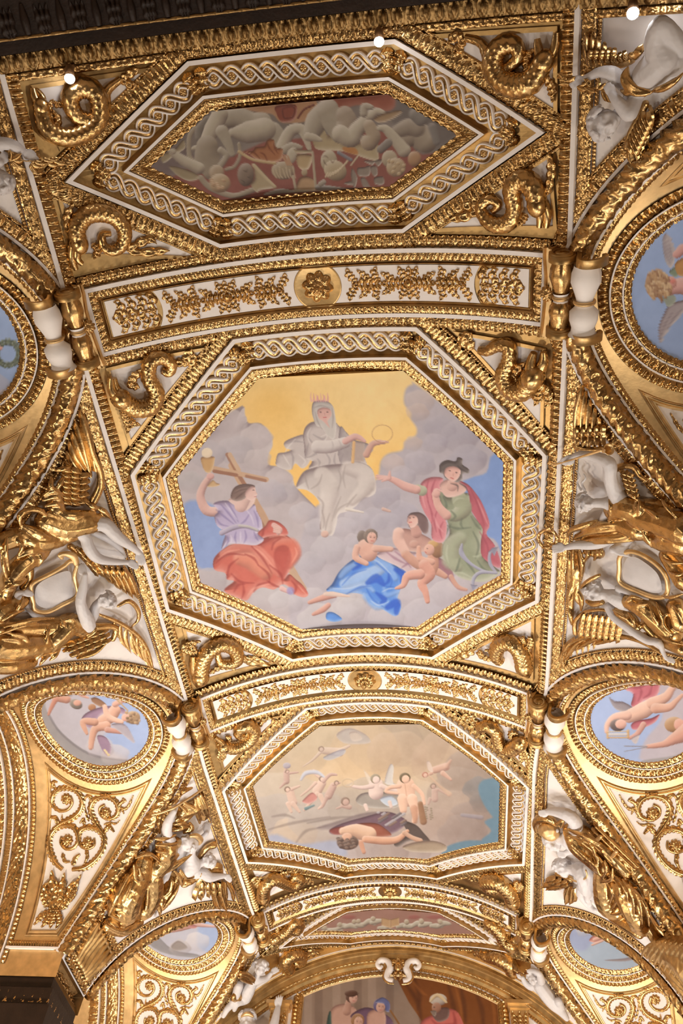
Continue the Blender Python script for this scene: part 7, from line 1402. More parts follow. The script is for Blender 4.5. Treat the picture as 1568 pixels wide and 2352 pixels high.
F2_.fold(C, [[(620, 900), (720, 880), (780, 960)], [(640, 980), (740, 960), (800, 1040)], [(880, 1060), (950, 1000), (940, 950)], [(600, 870), (650, 970), (700, 1060)], [(40, 960), (300, 890), (540, 870)], [(0, 1030), (250, 940), (500, 930)], [(60, 1020), (250, 1060), (300, 1200)], [(20, 1080), (180, 1090), (250, 1230)], [(480, 980), (470, 1100), (500, 1230)], [(560, 1040), (560, 1150), (510, 1240)], [(320, 1060), (420, 1160), (350, 1240)], [(360, 1290), (420, 1220), (480, 1200)], [(400, 1340), (440, 1280), (500, 1240)], [(0, 1260), (150, 1270), (290, 1250)], [(150, 820), (200, 740), (230, 660)], [(20, 900), (120, 830), (240, 790)], [(600, 1180), (550, 1250), (500, 1290)]], 24, .17); C.skin('gilt_drapery', 'gold', t, .0085, 3)
w_ = wing(F2_, t, [(960, 960), (1060, 950), (1160, 970), (1130, 1080)], [(1000, 1000, 850, 1120, 620, 1200, 66), (1050, 1040, 900, 1160, 700, 1250, 66), (1080, 1080, 950, 1200, 760, 1270, 60), (960, 980, 780, 1090, 560, 1160, 60)], rows(1080, 980, 780, 1100, 5, 15, 50, 3, -80, 30, 52), .04, 40)
tp = thing('palm_branch', F2_.P(1250, 950, .05), 'curved gilded palm branch beside the woman at the lower left shield', 'branch', None, 'thing')
C = Clay(); F2_.chain(C, [(980, 830, .08, 16), (1200, 920, .09, 24), (1380, 1050, .08, 24), (1480, 1200, .07, 20), (1530, 1380, .05, 12)]); F2_.chain(C, [(1180, 750, .1, 18), (1290, 700, .1, 26), (1380, 790, .08, 26), (1380, 890, .07, 20), (1320, 950, .06, 12)]); C.skin('rib', 'gold', tp, .009)
leaf_spray(tp, F2_, [(1200, 930, 1260, 1170), (1260, 970, 1310, 1220), (1320, 1010, 1370, 1250), (1370, 1060, 1430, 1290), (1420, 1110, 1480, 1330), (1450, 1170, 1520, 1380), (1140, 900, 1200, 1080), (1300, 960, 1420, 1200), (1410, 1060, 1500, 1290)], .06, 46)

# ---- right pendentive: trumpeter and companion
G1_, G2_ = Fg(1230, 860, 4.639), Fg(1230, 1200, 4.639)
t = figure('winged woman on the right with bent white arm holding a trumpet, head turned down', G1_, (800, 1300))
Bd, Hr = Clay(), Clay(); G1_.chain(Bd, [(900, 1330, .10, 110), (830, 1220, .14, 84), (790, 1090, .18, 74), (780, 950, .20, 78), (640, 880, .20, 56), (480, 850, .18, 42), (410, 870, .17, 36)]); G1_.hand(Bd, 410, 870, .17, (-95, 55), 170, .7, flip=1); G1_.chain(Bd, [(300, 905, .16, 16), (250, 935, .16, 11), (215, 955, .16, 9)], 2)
G1_.chain(Bd, [(930, 1420, .08, 130), (820, 1380, .12, 95), (720, 1370, .14, 58), (640, 1370, .15, 54)]); G1_.chain(Bd, [(760, 1480, .1, 50), (720, 1560, .1, 44), (800, 1600, .1, 40)]); G1_.head(Bd, Hr, 535, 1372, .16, 118, (-1, .04), .15, .05, 36, 5)
G2_.chain(Bd, [(930, -150, .08, 90), (1010, 60, .07, 60), (990, 200, .07, 44), (890, 240, .10, 38), (820, 290, .16, 44)]); G2_.hand(Bd, 830, 300, .17, (1, .05), 190, .2, flip=1, splay=.25); G2_.chain(Bd, [(960, 0, .08, 60), (850, 130, .08, 60), (700, 215, .1, 60), (560, 238, .14, 56), (440, 240, .16, 48), (330, 265, .17, 32)]); G2_.hand(Bd, 320, 268, .17, (-1, .12), 170, .8, flip=-1); Bd.skin('body', 'statue', t, .0065)
G1_.chain(Hr, [(520, 1230, .14, 16), (490, 1160, .12, 14), (530, 1110, .11, 12), (510, 1060, .1, 8)]); G1_.chain(Hr, [(480, 1230, .14, 14), (440, 1150, .12, 12), (470, 1090, .11, 11), (430, 1020, .1, 7)]); Hr.skin('hair', 'statue', t, .0065, 1)
C = Clay(); G1_.cloth(C, [(830, 1450, .10, 110), (950, 1420, .12, 130), (1080, 1450, .12, 130)]); G1_.cloth(C, [(1100, 1500, .10, 150), (1350, 1560, .10, 170), (1600, 1650, .1, 190)]); G1_.cloth(C, [(900, 1580, .08, 110), (1100, 1650, .09, 130)]); G1_.cloth(C, [(1150, 1370, .05, 50), (1300, 1400, .05, 70), (1480, 1520, .05, 80)])
G1_.fold(C, [[(770, 1560), (860, 1500), (960, 1540), (1060, 1500)], [(1100, 1340), (1110, 1450), (1080, 1600)], [(1060, 1350), (1070, 1480), (1040, 1600)], [(1150, 1420), (1280, 1500), (1400, 1640)], [(1200, 1500), (1320, 1580), (1420, 1720)], [(1150, 1560), (1250, 1640), (1300, 1740)], [(1340, 1330), (1400, 1420), (1530, 1560)], [(980, 1280), (1040, 1300), (1080, 1340)], [(780, 1330), (800, 1450), (780, 1540)], [(840, 1420), (920, 1460), (980, 1400)]], 26, .18)
G2_.fold(C, [[(340, 150), (380, 80), (520, 30), (650, -20)], [(400, 180), (540, 110), (760, 80), (1000, 60)], [(420, 150), (600, 60), (800, 20), (1020, 40)], [(480, 200), (700, 170), (900, 160), (1060, 120)], [(560, 220), (780, 200), (1040, 190)], [(540, 30), (700, 60), (900, 120)], [(600, 10), (760, 20), (960, 80)]], 34, .14); G2_.cloth(C, [(450, 160, .06, 50), (700, 130, .08, 90), (950, 110, .08, 100)])
G2_.cloth(C, [(1130, 60, .1, 80), (1250, 160, .08, 100), (1400, 180, .08, 150), (1580, 200, .08, 170)]); G2_.cloth(C, [(1400, 350, .05, 90), (1500, 480, .05, 110), (1600, 600, .05, 140)]); G2_.fold(C, [[(1100, 20), (1160, 120), (1230, 260)], [(1200, 40), (1300, 60), (1450, 130)], [(1230, 100), (1350, 180), (1380, 300)], [(1450, 160), (1500, 240), (1450, 330)], [(1350, 380), (1450, 430), (1568, 430)], [(1420, 520), (1500, 560), (1568, 540)]], 26, .17); C.skin('gilt_drapery', 'gold', t, .0085, 3)
wing(G1_, t, [(860, 1000), (960, 970), (1060, 1000), (1110, 1080), (1180, 1130)], [], rows(900, 1010, 960, 1220, 5, 60, 20, 2, 60, 40, 60), .04, 40)
wing(G1_, t, [(420, 760), (520, 790), (640, 800), (720, 780)], [(440, 760, 440, 430, 505, 105, 70), (500, 770, 500, 420, 540, 170, 66), (560, 780, 560, 480, 580, 260, 66), (620, 780, 620, 540, 630, 350, 62), (680, 780, 680, 600, 670, 450, 58), (730, 770, 730, 680, 710, 560, 50)], rows(440, 760, 720, 740, 5, 0, -70, 2, 0, -90, 70), .05, 34)
tr = thing('trumpet', G1_.P(500, 880, .24), 'long gilded trumpet held up by the winged woman on the right', 'trumpet', None, 'thing'); C = Clay(); G1_.chain(C, [(165, 972, .20, 11), (400, 905, .24, 13), (700, 808, .26, 19)], 2); C.skin('tube', 'flatgold', tr, .007)
c_, a_, s_, o_ = G1_.frame(770, 800, .27, (1, -.35)); k_ = G1_.sc(770, 800, .27); th = np.linspace(0, 2*PI, 25)[None, :]; ax_ = unit(a_*.55+o_*.8); e1 = np.cross(ax_, s_); e1 = unit(e1); e2 = np.cross(ax_, e1); lv = np.array([-.07, -.03, 0, .012, .012, .0, -.02, -.05])[:, None]; rv = np.array([22, 34, 56, 66, 58, 46, 30, 16])[:, None]*k_
MB().grid(c_+ax_*lv[..., None]+(e1*(rv*np.cos(th))[..., None]+e2*(rv*np.sin(th))[..., None])).build('bell', 'flatgold', tr)
wr = thing('wreath', G2_.P(120, 170, .18), 'gilded laurel wreath held across the rail by the winged woman on the right', 'wreath', None, 'thing'); C = Clay()
for i in range(26):
    a = i/26*2*PI; x, y = 125+95*math.cos(a), 170+95*math.sin(a); G2_.chain(C, [(x, y, .17+.02*math.sin(i*2.1), 22), (x-34*math.sin(a)+14*math.cos(a+i), y+34*math.cos(a)+14*math.sin(a+i), .19, 11)], 2)
C.skin('leaves', 'gold', wr, .008, 1)
t = figure('white woman with crowned hair beside the right shield, one arm stretched down', G2_, (800, 800))
Bd, Hr = Clay(), Clay(); G2_.chain(Bd, [(900, 820, .10, 100), (830, 790, .13, 84), (770, 770, .14, 60), (700, 760, .15, 56)]); G2_.head(Bd, Hr, 625, 730, .16, 125, (-.9, -.4), .9, -.1, 34, 8)
G2_.chain(Bd, [(780, 900, .08, 55), (840, 1000, .11, 58), (950, 1090, .13, 56), (1080, 1190, .13, 50), (1200, 1260, .12, 46), (1310, 1280, .12, 38), (1350, 1370, .12, 26), (1385, 1450, .12, 20)]); G2_.hand(Bd, 1385, 1450, .12, (1, .35), 100, .3)
G2_.chain(Bd, [(880, 700, .10, 40), (1020, 760, .12, 26), (1200, 820, .12, 12)]); G2_.chain(Bd, [(900, 890, .12, 40), (1000, 930, .12, 22), (1080, 950, .12, 12)]); Bd.skin('body', 'statue', t, .0065); Hr.skin('hair', 'statue', t, .0065, 1)
C = Clay(); G2_.cloth(C, [(1000, 840, .10, 90), (1150, 900, .10, 120), (1300, 1020, .08, 130), (1450, 1150, .06, 140)]); G2_.cloth(C, [(860, 960, .08, 60), (1000, 1020, .1, 70), (1080, 1110, .1, 50)]); G2_.cloth(C, [(1180, 1090, .06, 60), (1350, 1260, .05, 60), (1560, 1340, .05, 80)]); G2_.cloth(C, [(1500, 900, .06, 110), (1560, 1050, .06, 130)]); G2_.cloth(C, [(1160, 1210, .08, 45), (1200, 1240, .08, 35)])
G2_.fold(C, [[(940, 870), (1020, 790), (1140, 820)], [(960, 900), (1080, 880), (1200, 870)], [(1100, 900), (1150, 980), (1120, 1080)], [(1200, 860), (1260, 1000), (1330, 1130)], [(1280, 850), (1330, 980), (1400, 1160)], [(980, 960), (1040, 1040), (1060, 1120)], [(1380, 980), (1360, 1080), (1440, 1180)], [(1450, 880), (1520, 960), (1568, 1080)], [(1230, 1130), (1400, 1250), (1568, 1300)], [(1340, 780), (1440, 800), (1568, 760)], [(820, 930), (900, 990), (980, 1040)]], 22, .16)
G2_.fold(C, [[(350, 300), (360, 480), (340, 660)], [(400, 290), (400, 480), (390, 640)], [(460, 280), (500, 450), (480, 620)], [(420, 640), (360, 760), (340, 880)], [(460, 650), (430, 800), (480, 880)], [(350, 880), (370, 1000), (385, 1090)], [(440, 700), (490, 820), (480, 940)], [(560, 260), (560, 340), (520, 420)], [(650, 260), (660, 340), (620, 400)], [(700, 260), (700, 330), (680, 380)]], 28, .07); G2_.cloth(C, [(420, 320, .03, 50), (440, 560, .03, 70), (380, 800, .04, 40), (380, 1000, .04, 30)]); G2_.cloth(C, [(560, 300, .02, 60), (680, 330, .02, 60)])
G2_.chain(C, [(490, 690, .2, 26), (540, 640, .21, 28), (620, 590, .2, 26), (680, 560, .18, 20)]); G2_.chain(C, [(545, 840, .1, 24), (620, 870, .1, 36), (710, 850, .1, 30)]); C.skin('gilt_drapery', 'gold', t, .0085, 3)
wing(G2_, t, [(420, 1180), (420, 1060), (520, 960), (700, 930), (780, 960)], [(430, 1240, 360, 1290, 290, 1400, 60), (600, 1210, 430, 1290, 300, 1480, 56), (800, 1200, 600, 1250, 420, 1360, 50), (1000, 1220, 800, 1240, 600, 1300, 50)], rows(500, 1080, 900, 1130, 7, 10, -60, 3, -20, 100, 58), .04, 28)
tp = thing('palm_branch', G2_.P(700, 1200, .05), 'drooping gilded palm branch below the right-hand winged figures', 'branch', None, 'thing'); C = Clay(); G2_.chain(C, [(1350, 1400, .06, 22), (1100, 1260, .07, 26), (800, 1200, .07, 26), (500, 1230, .07, 22), (330, 1330, .06, 18), (270, 1480, .05, 12)]); C.skin('rib', 'gold', tp, .009)
leaf_spray(tp, G2_, [(300, 1360, 270, 1540), (350, 1320, 320, 1500), (410, 1290, 380, 1430), (470, 1270, 440, 1420), (530, 1250, 500, 1400), (590, 1240, 560, 1380), (650, 1230, 620, 1350), (290, 1420, 300, 1560)], .05, 40)
shield(G2_, [(970, 385), (1060, 370), (1180, 440), (1290, 540), (1335, 650), (1335, 740), (1240, 750), (1100, 700), (940, 620), (930, 500)], [(900, 360), (1020, 310), (1180, 370), (1330, 490), (1400, 620), (1390, 770), (1280, 800), (1100, 740), (900, 640), (890, 500)], 'white shield in a gilt rim under the spread hand on the right', .11, 28)
for i in range(7): pass

# ---- putto with a laurel garland, top right corner
T_ = Fg(1290, 30, 5.64)
t = figure('upside down white putto with gilded wings at the top right corner', T_, (900, 900))
Bd, Hr = Clay(), Clay(); T_.chain(Bd, [(950, 1040, .10, 120), (1060, 860, .14, 165), (1220, 700, .16, 200), (1320, 560, .16, 190)]); T_.chain(Bd, [(1330, 600, .17, 190), (1230, 380, .22, 150), (1270, 170, .26, 115), (1400, 290, .2, 120), (1560, 470, .14, 100), (1700, 620, .1, 70)]); T_.chain(Bd, [(1400, 650, .12, 150), (1560, 640, .12, 120), (1700, 520, .1, 90)])
T_.chain(Bd, [(950, 1080, .12, 100), (900, 1250, .18, 92), (860, 1300, .2, 92), (740, 1170, .22, 72), (650, 1060, .22, 50)]); T_.hand(Bd, 655, 1070, .22, (-60, -110), 180, .9, flip=-1); T_.chain(Bd, [(880, 980, .10, 95), (760, 880, .13, 82), (660, 790, .17, 86), (500, 765, .19, 62), (340, 830, .18, 44), (270, 860, .17, 38)]); T_.hand(Bd, 280, 850, .17, (-110, 60), 190, .8, flip=-1)
T_.chain(Bd, [(880, 1120, .12, 90), (760, 1240, .14, 70)]); T_.head(Bd, Hr, 560, 1420, .18, 205, (-.88, .48), .25, .0, 44, 11); Bd.skin('body', 'statue', t, .0065); Hr.skin('hair', 'statue', t, .0065, 1)
wing(T_, t, [(900, 600), (800, 650), (700, 680), (560, 700)], [(360, 700, 330, 480, 320, 245, 72), (430, 690, 410, 480, 395, 265, 72), (500, 680, 480, 500, 470, 300, 70), (570, 680, 560, 520, 550, 370, 66), (640, 660, 630, 550, 620, 440, 62), (700, 650, 690, 580, 680, 500, 58)], rows(380, 700, 680, 690, 5, 0, -80, 2, 0, -110, 76)+rows(740, 660, 860, 620, 3, 0, -30, 2, -40, -70, 60), .06, 50)
wing(T_, t, [(1080, 1180), (1000, 1350), (880, 1560), (830, 1750)], [(900, 1640, 900, 1850, 950, 2010, 80), (960, 1560, 980, 1780, 1010, 1960, 76), (1020, 1480, 1040, 1680, 1050, 1860, 72), (1080, 1400, 1110, 1560, 1090, 1720, 68), (1120, 1300, 1160, 1420, 1130, 1560, 62), (1130, 1200, 1180, 1300, 1170, 1440, 56)], rows(1040, 1260, 860, 1640, 7, 70, 20, 2, 40, 130, 76), .05, 46)
C = Clay(); T_.fold(C, [[(860, 700), (790, 820), (830, 960), (960, 1050), (1150, 1040)], [(830, 780), (830, 900), (920, 1000), (1080, 1070)], [(860, 740), (860, 850), (960, 960), (1140, 1010)], [(760, 1000), (840, 1040), (920, 1050)], [(930, 580), (980, 480), (1080, 400)], [(960, 600), (1020, 500), (1080, 440)], [(1180, 1010), (1300, 990), (1450, 900), (1568, 780)], [(1200, 980), (1330, 950), (1480, 840)], [(860, 560), (900, 540), (930, 600)]], 34, .21); C.skin('gilt_sash', 'gold', t, .0085, 2)
tb = thing('laurel_garland', T_.P(400, 960, .2), 'gilded laurel garland in the hands of the upside down putto, top right', 'garland', None, 'thing'); C = Clay(); T_.chain(C, [(-60, 830, .1, 16), (120, 920, .16, 16), (300, 960, .2, 16), (520, 990, .22, 16), (600, 1060, .22, 12)]); C.skin('stem', 'gold', tb, .008)
leaf_spray(tb, T_, [(20, 850, -60, 780), (60, 880, 180, 820), (100, 920, -40, 930), (250, 940, 360, 860), (300, 960, 440, 1020), (350, 950, 290, 850), (450, 980, 480, 860), (480, 990, 570, 900), (520, 1000, 600, 1150), (200, 950, 330, 990), (580, 1040, 640, 1160), (60, 880, -30, 870)], .22, 60)

# ---- putto at the left edge, near the top
U_ = Fg(0, 290, 8.711)
t = figure('white arm and curly head of a putto at the left edge, near the top', U_, (100, 600))
Bd, Hr = Clay(), Clay(); U_.chain(Bd, [(-260, 500, .10, 150), (-120, 380, .14, 125), (100, 345, .18, 112), (300, 400, .18, 105), (450, 500, .17, 75)]); U_.hand(Bd, 460, 500, .17, (150, 120), 330, .45, flip=1); U_.chain(Bd, [(-250, 900, .1, 110), (-120, 800, .14, 100), (0, 720, .17, 80)]); U_.hand(Bd, 0, 730, .17, (80, -120), 260, .9, flip=-1)
U_.chain(Bd, [(-260, 500, .08, 130), (-260, 800, .08, 140), (-150, 950, .1, 110)]); U_.head(Bd, Hr, -20, 1080, .15, 255, (.45, .9), -.9, 0, 46, 13); Bd.skin('body', 'statue', t, .0065); Hr.skin('hair', 'statue', t, .0065, 1)
tb = thing('laurel_garland', U_.P(400, 700, .2), 'gilded laurel sprig in small white hands at the left edge, near the top', 'garland', None, 'thing'); C = Clay(); U_.chain(C, [(150, 700, .17, 20), (400, 690, .2, 20), (700, 700, .2, 20), (1000, 700, .16, 18), (1250, 700, .12, 14)]); C.skin('stem', 'gold', tb, .008)
leaf_spray(tb, U_, [(200, 690, 200, 470), (220, 680, 430, 540), (260, 680, 480, 680), (250, 710, 520, 860), (230, 720, 360, 840), (600, 760, 770, 980), (620, 730, 820, 820), (680, 710, 950, 740), (850, 650, 1100, 700), (950, 720, 1150, 790), (1050, 660, 1320, 760), (1000, 660, 1180, 640)], .21, 90)

# ---- lower left pendentive: standard bearer and winged woman
V_ = Fg(220, 1780, 4.3556)
t = figure('gold robed standard bearer with a raised white fist, at the lower left', V_, (700, 800))
Bd, Hr = Clay(), Clay(); V_.chain(Bd, [(740, 700, .14, 80), (715, 600, .20, 50), (715, 500, .24, 50), (755, 410, .24, 36), (785, 365, .24, 28)]); V_.hand(Bd, 790, 380, .24, (5, -100), 100, 1.2); V_.chain(Bd, [(820, 740, .14, 70), (860, 710, .16, 50)]); V_.head(Bd, Hr, 915, 680, .17, 100, (.95, -.3), .7, .15, 28, 17)
V_.chain(Bd, [(720, 960, .14, 40), (700, 1030, .18, 34)]); V_.hand(Bd, 710, 1040, .2, (-120, 10), 120, .4); V_.chain(Bd, [(740, 720, .12, 60), (650, 880, .12, 70), (720, 960, .14, 40)]); V_.chain(Bd, [(650, 880, .12, 70), (480, 1150, .10, 80), (560, 1400, .1, 30), (620, 1370, .1, 22)]); Bd.skin('body', 'statue', t, .008); Hr.skin('hair', 'statue', t, .008, 1)
C = Clay(); V_.cloth(C, [(800, 680, .14, 60), (700, 720, .15, 110), (700, 820, .15, 110), (600, 930, .14, 110)]); V_.cloth(C, [(480, 850, .10, 90), (420, 1000, .12, 130), (300, 1200, .14, 170), (280, 1350, .14, 150)]); V_.cloth(C, [(560, 1000, .14, 110), (560, 1180, .16, 110), (480, 1330, .15, 110)]); V_.cloth(C, [(750, 1050, .08, 80), (700, 1180, .1, 100), (650, 1300, .1, 60)])
V_.fold(C, [[(590, 640), (680, 640), (800, 600)], [(600, 700), (700, 700), (820, 680)], [(600, 760), (700, 770), (820, 720)], [(400, 830), (540, 790), (640, 870)], [(380, 900), (400, 1030), (520, 1100)], [(430, 930), (460, 1030), (560, 1080)], [(330, 1000), (220, 1200), (130, 1400)], [(350, 1080), (270, 1250), (240, 1440)], [(400, 1100), (350, 1280), (340, 1440)], [(450, 1130), (430, 1300), (430, 1430)], [(520, 1130), (510, 1300), (490, 1400)], [(620, 1100), (640, 1200), (560, 1280)], [(140, 1400), (300, 1460), (480, 1400)], [(640, 1000), (780, 900), (900, 820)], [(700, 980), (820, 900), (960, 790)], [(640, 880), (720, 900), (830, 800)], [(760, 1060), (740, 1160), (640, 1240)], [(830, 1100), (780, 1200), (680, 1330)], [(600, 1250), (640, 1350), (640, 1400)], [(100, 1500), (250, 1560), (400, 1480)], [(200, 1560), (330, 1560), (480, 1450)]], 22, .24); V_.cloth(C, [(120, 1500, .08, 60), (260, 1540, .08, 70), (420, 1470, .08, 60)]); C.skin('gilt_drapery', 'gold', t, .010, 3)
C = Clay(); c_, a_, s_, o_ = V_.frame(1000, 640, .2, (1, -.2)); 
V_.chain(C, [(950, 610, .26, 18), (1010, 610, .27, 26), (1050, 650, .25, 28), (1030, 690, .22, 16)]); C.skin('gilt_diadem', 'flatgold', t, .008)
tf = thing('standard', V_.P(900, 350, .1), 'gilded banner on a staff in the raised fist at the lower left', 'banner', None, 'thing'); C = Clay(); V_.chain(C, [(560, 400, .15, 12), (780, 330, .25, 14), (1100, 120, .16, 12)], 2); C.skin('staff', 'flatgold', tf, .008)
C = Clay(); V_.fold(C, [[(830, 300), (900, 380), (800, 450)], [(880, 280), (970, 330), (1000, 380)], [(900, 280), (950, 400), (850, 470)], [(1020, 220), (1060, 330), (1110, 430)], [(990, 240), (1010, 360), (1040, 480)], [(1050, 200), (1100, 320), (1130, 410)], [(760, 560), (860, 530), (930, 500)], [(640, 580), (630, 480), (660, 390)], [(760, 500), (840, 480), (940, 500)], [(850, 200), (880, 160), (960, 130)], [(820, 260), (780, 270), (720, 300)], [(700, 340), (640, 420), (620, 520)], [(940, 480), (960, 540), (880, 580)]], 28, .08); V_.cloth(C, [(860, 370, .04, 70), (980, 320, .04, 80)]); V_.cloth(C, [(1060, 300, .04, 50), (1080, 420, .04, 40)]); V_.cloth(C, [(780, 530, .04, 40), (900, 520, .04, 40)]); C.skin('banner_cloth', 'gold', tf, .010, 3)
t = figure('bare shouldered white woman with gilded wings beside the standard bearer, lower left', V_, (1000, 950))
Bd, Hr = Clay(), Clay(); V_.chain(Bd, [(880, 960, .10, 70), (960, 910, .13, 85), (950, 820, .12, 50), (960, 740, .12, 40)]); V_.chain(Bd, [(980, 930, .12, 60), (1030, 890, .14, 40), (1060, 880, .15, 36)]); V_.head(Bd, Hr, 1120, 865, .16, 76, (.85, -.45), .8, .1, 30, 19); V_.chain(Bd, [(1000, 980, .12, 55), (1080, 990, .15, 52), (1140, 1025, .16, 46), (1230, 1015, .15, 30), (1290, 1010, .14, 22)]); V_.hand(Bd, 1285, 1010, .14, (60, 40), 90, .3)
V_.chain(Bd, [(960, 740, .10, 40), (960, 600, .08, 40), (1040, 640, .10, 30), (1110, 580, .11, 24)]); V_.hand(Bd, 1110, 585, .11, (10, -90), 110, .2, splay=.3); Bd.skin('body', 'statue', t, .008); Hr.skin('hair', 'statue', t, .008, 1)
wing(V_, t, [(1080, 1040), (1120, 1100), (1160, 1150)], [(1060, 1030, 1010, 1130, 980, 1240, 66), (1110, 1050, 1060, 1150, 1040, 1240, 60), (1140, 1060, 1190, 1200, 1230, 1330, 66), (1190, 1050, 1250, 1180, 1300, 1350, 66), (1240, 1050, 1270, 1150, 1280, 1260, 50), (1300, 1060, 1360, 1150, 1380, 1260, 40), (1290, 1060, 1290, 1160, 1310, 1250, 40)], rows(1060, 1060, 1240, 1070, 4, 5, 50, 2, 0, 70, 46), .05, 26)
wing(V_, t, [(1180, 700), (1120, 720), (1060, 790), (1030, 840)], [(1120, 940, 1200, 900, 1260, 930, 60), (1120, 970, 1210, 950, 1270, 980, 50)], [], .04, 34)
C = Clay(); V_.fold(C, [[(780, 960), (850, 1040), (860, 1110)], [(840, 950), (900, 1020), (1000, 1010)], [(880, 1060), (940, 1080), (1000, 1050)], [(860, 1110), (900, 1100), (970, 1060)], [(1000, 1060), (1040, 1000), (1060, 960)], [(820, 1000), (800, 1060), (840, 1090)]], 24, .16); V_.cloth(C, [(820, 1000, .08, 50), (930, 1040, .1, 50), (1010, 1010, .1, 40)]); C.skin('gilt_drapery', 'gold', t, .009, 2)

# ---- lower right pendentive: helmeted woman and putto
W_ = Fg(1210, 1780, 4.38)
t = figure('helmeted white faced woman in gilded armour and long robe, lower right', W_, (500, 700))
Bd, Hr = Clay(), Clay(); W_.chain(Bd, [(470, 560, .12, 70), (490, 480, .18, 68), (400, 400, .20, 64), (280, 370, .19, 46), (210, 370, .18, 32)]); W_.hand(Bd, 215, 370, .18, (-90, 20), 110, .6); W_.chain(Bd, [(470, 560, .12, 60), (420, 660, .12, 80), (500, 740, .12, 40)]); W_.chain(Bd, [(420, 660, .12, 80), (340, 640, .14, 56)]); W_.head(Bd, Hr, 250, 665, .17, 112, (-.75, -.65), .35, .1, 6, 23, hair=False); W_.chain(Bd, [(300, 560, .18, 22), (240, 600, .24, 20), (190, 660, .24, 18)])
W_.chain(Bd, [(500, 740, .12, 40), (400, 780, .16, 28)]); W_.hand(Bd, 400, 790, .17, (-80, 10), 100, .5); Bd.skin('body', 'statue', t, .008)
C = Clay(); W_.chain(C, [(230, 560, .19, 100), (170, 560, .20, 62)]); C.skin('gilt_helmet', 'flatgold', t, .008, 4); C = Clay(); W_.chain(C, [(95, 560, .14, 26), (85, 490, .16, 36), (130, 440, .18, 42), (220, 440, .18, 42), (290, 490, .17, 28)]); W_.chain(C, [(300, 500, .2, 20), (360, 460, .2, 22), (340, 520, .2, 18)]); C.skin('helmet_crest', 'gold', t, .009, 1)
C = Clay(); W_.cloth(C, [(440, 560, .14, 80), (520, 680, .15, 120), (640, 800, .15, 110), (740, 900, .14, 100)]); W_.cloth(C, [(780, 930, .14, 90), (780, 1100, .15, 110), (820, 1280, .15, 130), (880, 1330, .13, 110)]); W_.cloth(C, [(900, 1050, .12, 90), (1020, 1200, .14, 130), (1100, 1380, .15, 130), (1150, 1520, .13, 90)]); W_.cloth(C, [(560, 560, .1, 60), (800, 760, .1, 70), (1000, 980, .08, 60)]); W_.cloth(C, [(850, 1430, .1, 40), (980, 1480, .1, 70), (1120, 1580, .1, 60)]); W_.cloth(C, [(1200, 1450, .08, 60), (1280, 1600, .07, 70), (1330, 1680, .06, 60)])
W_.fold(C, [[(400, 540), (560, 600), (740, 700)], [(400, 600), (560, 680), (700, 800)], [(420, 560), (600, 640), (760, 740)], [(720, 830), (710, 950), (760, 1040)], [(780, 860), (800, 960), (740, 1060)], [(860, 940), (850, 1050), (730, 1080)], [(730, 1090), (740, 1250), (780, 1380)], [(800, 1080), (860, 1180), (830, 1300)], [(880, 1060), (940, 1180), (860, 1340)], [(900, 1020), (1000, 1180), (1010, 1300)], [(960, 1050), (1060, 1220), (1080, 1450)], [(1020, 1100), (1130, 1260), (1160, 1500)], [(1080, 1150), (1200, 1330), (1230, 1520)], [(830, 1400), (940, 1390), (1000, 1300)], [(1000, 1400), (1040, 1500), (1060, 1570)], [(1230, 1400), (1310, 1530), (1380, 1620)], [(640, 820), (660, 900), (700, 940)], [(560, 640), (660, 720), (700, 860)]], 20, .25); 
for i in range(9): W_.chain(C, [(450+i*30, 700+i*26, .27, 16), (470+i*30, 740+i*26, .27, 12), (440+i*34, 760+i*28, .25, 14)])
C.skin('gilt_drapery', 'gold', t, .010, 2)
tq = thing('fasces', W_.P(900, 850, .1), 'gilded bundle of rods behind the helmeted woman at the lower right', 'bundle', None, 'thing'); C = Clay()
for k in (-50, -15, 20, 55): W_.chain(C, [(640+k, 560-k*.7, .10, 18), (1060+k, 960-k*.7, .08, 18)], 2)
C.skin('rods', 'gold', tq, .009, 1); C = Clay(); W_.chain(C, [(650, 700, .14, 20), (740, 620, .14, 20)], 2); W_.chain(C, [(820, 860, .13, 20), (900, 770, .13, 20)], 2); C.skin('bands', 'flatgold', tq, .009, 1)
t = figure('small winged white putto crouching below the helmeted woman at the lower right', W_, (550, 1050))
Bd, Hr = Clay(), Clay(); W_.chain(Bd, [(520, 960, .12, 75), (590, 1020, .14, 95), (600, 1130, .13, 85)]); W_.head(Bd, Hr, 355, 940, .14, 92, (-.3, -.9), -.3, .2, 30, 29); W_.chain(Bd, [(470, 960, .12, 50), (420, 950, .13, 44)]); W_.chain(Bd, [(620, 950, .14, 55), (650, 1040, .17, 50), (620, 1170, .16, 44), (600, 1250, .14, 26)]); W_.hand(Bd, 600, 1245, .14, (30, 60), 80, .5)
W_.chain(Bd, [(560, 1140, .12, 60), (540, 1200, .12, 44), (600, 1290, .11, 34), (660, 1350, .10, 28), (690, 1360, .1, 20)]); W_.chain(Bd, [(640, 1160, .1, 56), (700, 1270, .1, 38)]); Bd.skin('body', 'statue', t, .008); Hr.skin('hair', 'statue', t, .008, 1)
wing(W_, t, [(440, 1050), (380, 1020), (300, 1000)], [(420, 1060, 290, 1080, 150, 1120, 60), (420, 1080, 320, 1120, 200, 1140, 56), (400, 1040, 290, 1030, 190, 1070, 56), (440, 1100, 400, 1200, 400, 1290, 60), (470, 1120, 450, 1210, 440, 1290, 56), (480, 1130, 490, 1200, 470, 1270, 50)], rows(420, 1060, 300, 1030, 3, 10, 30, 2, -60, 20, 46), .05, 28)
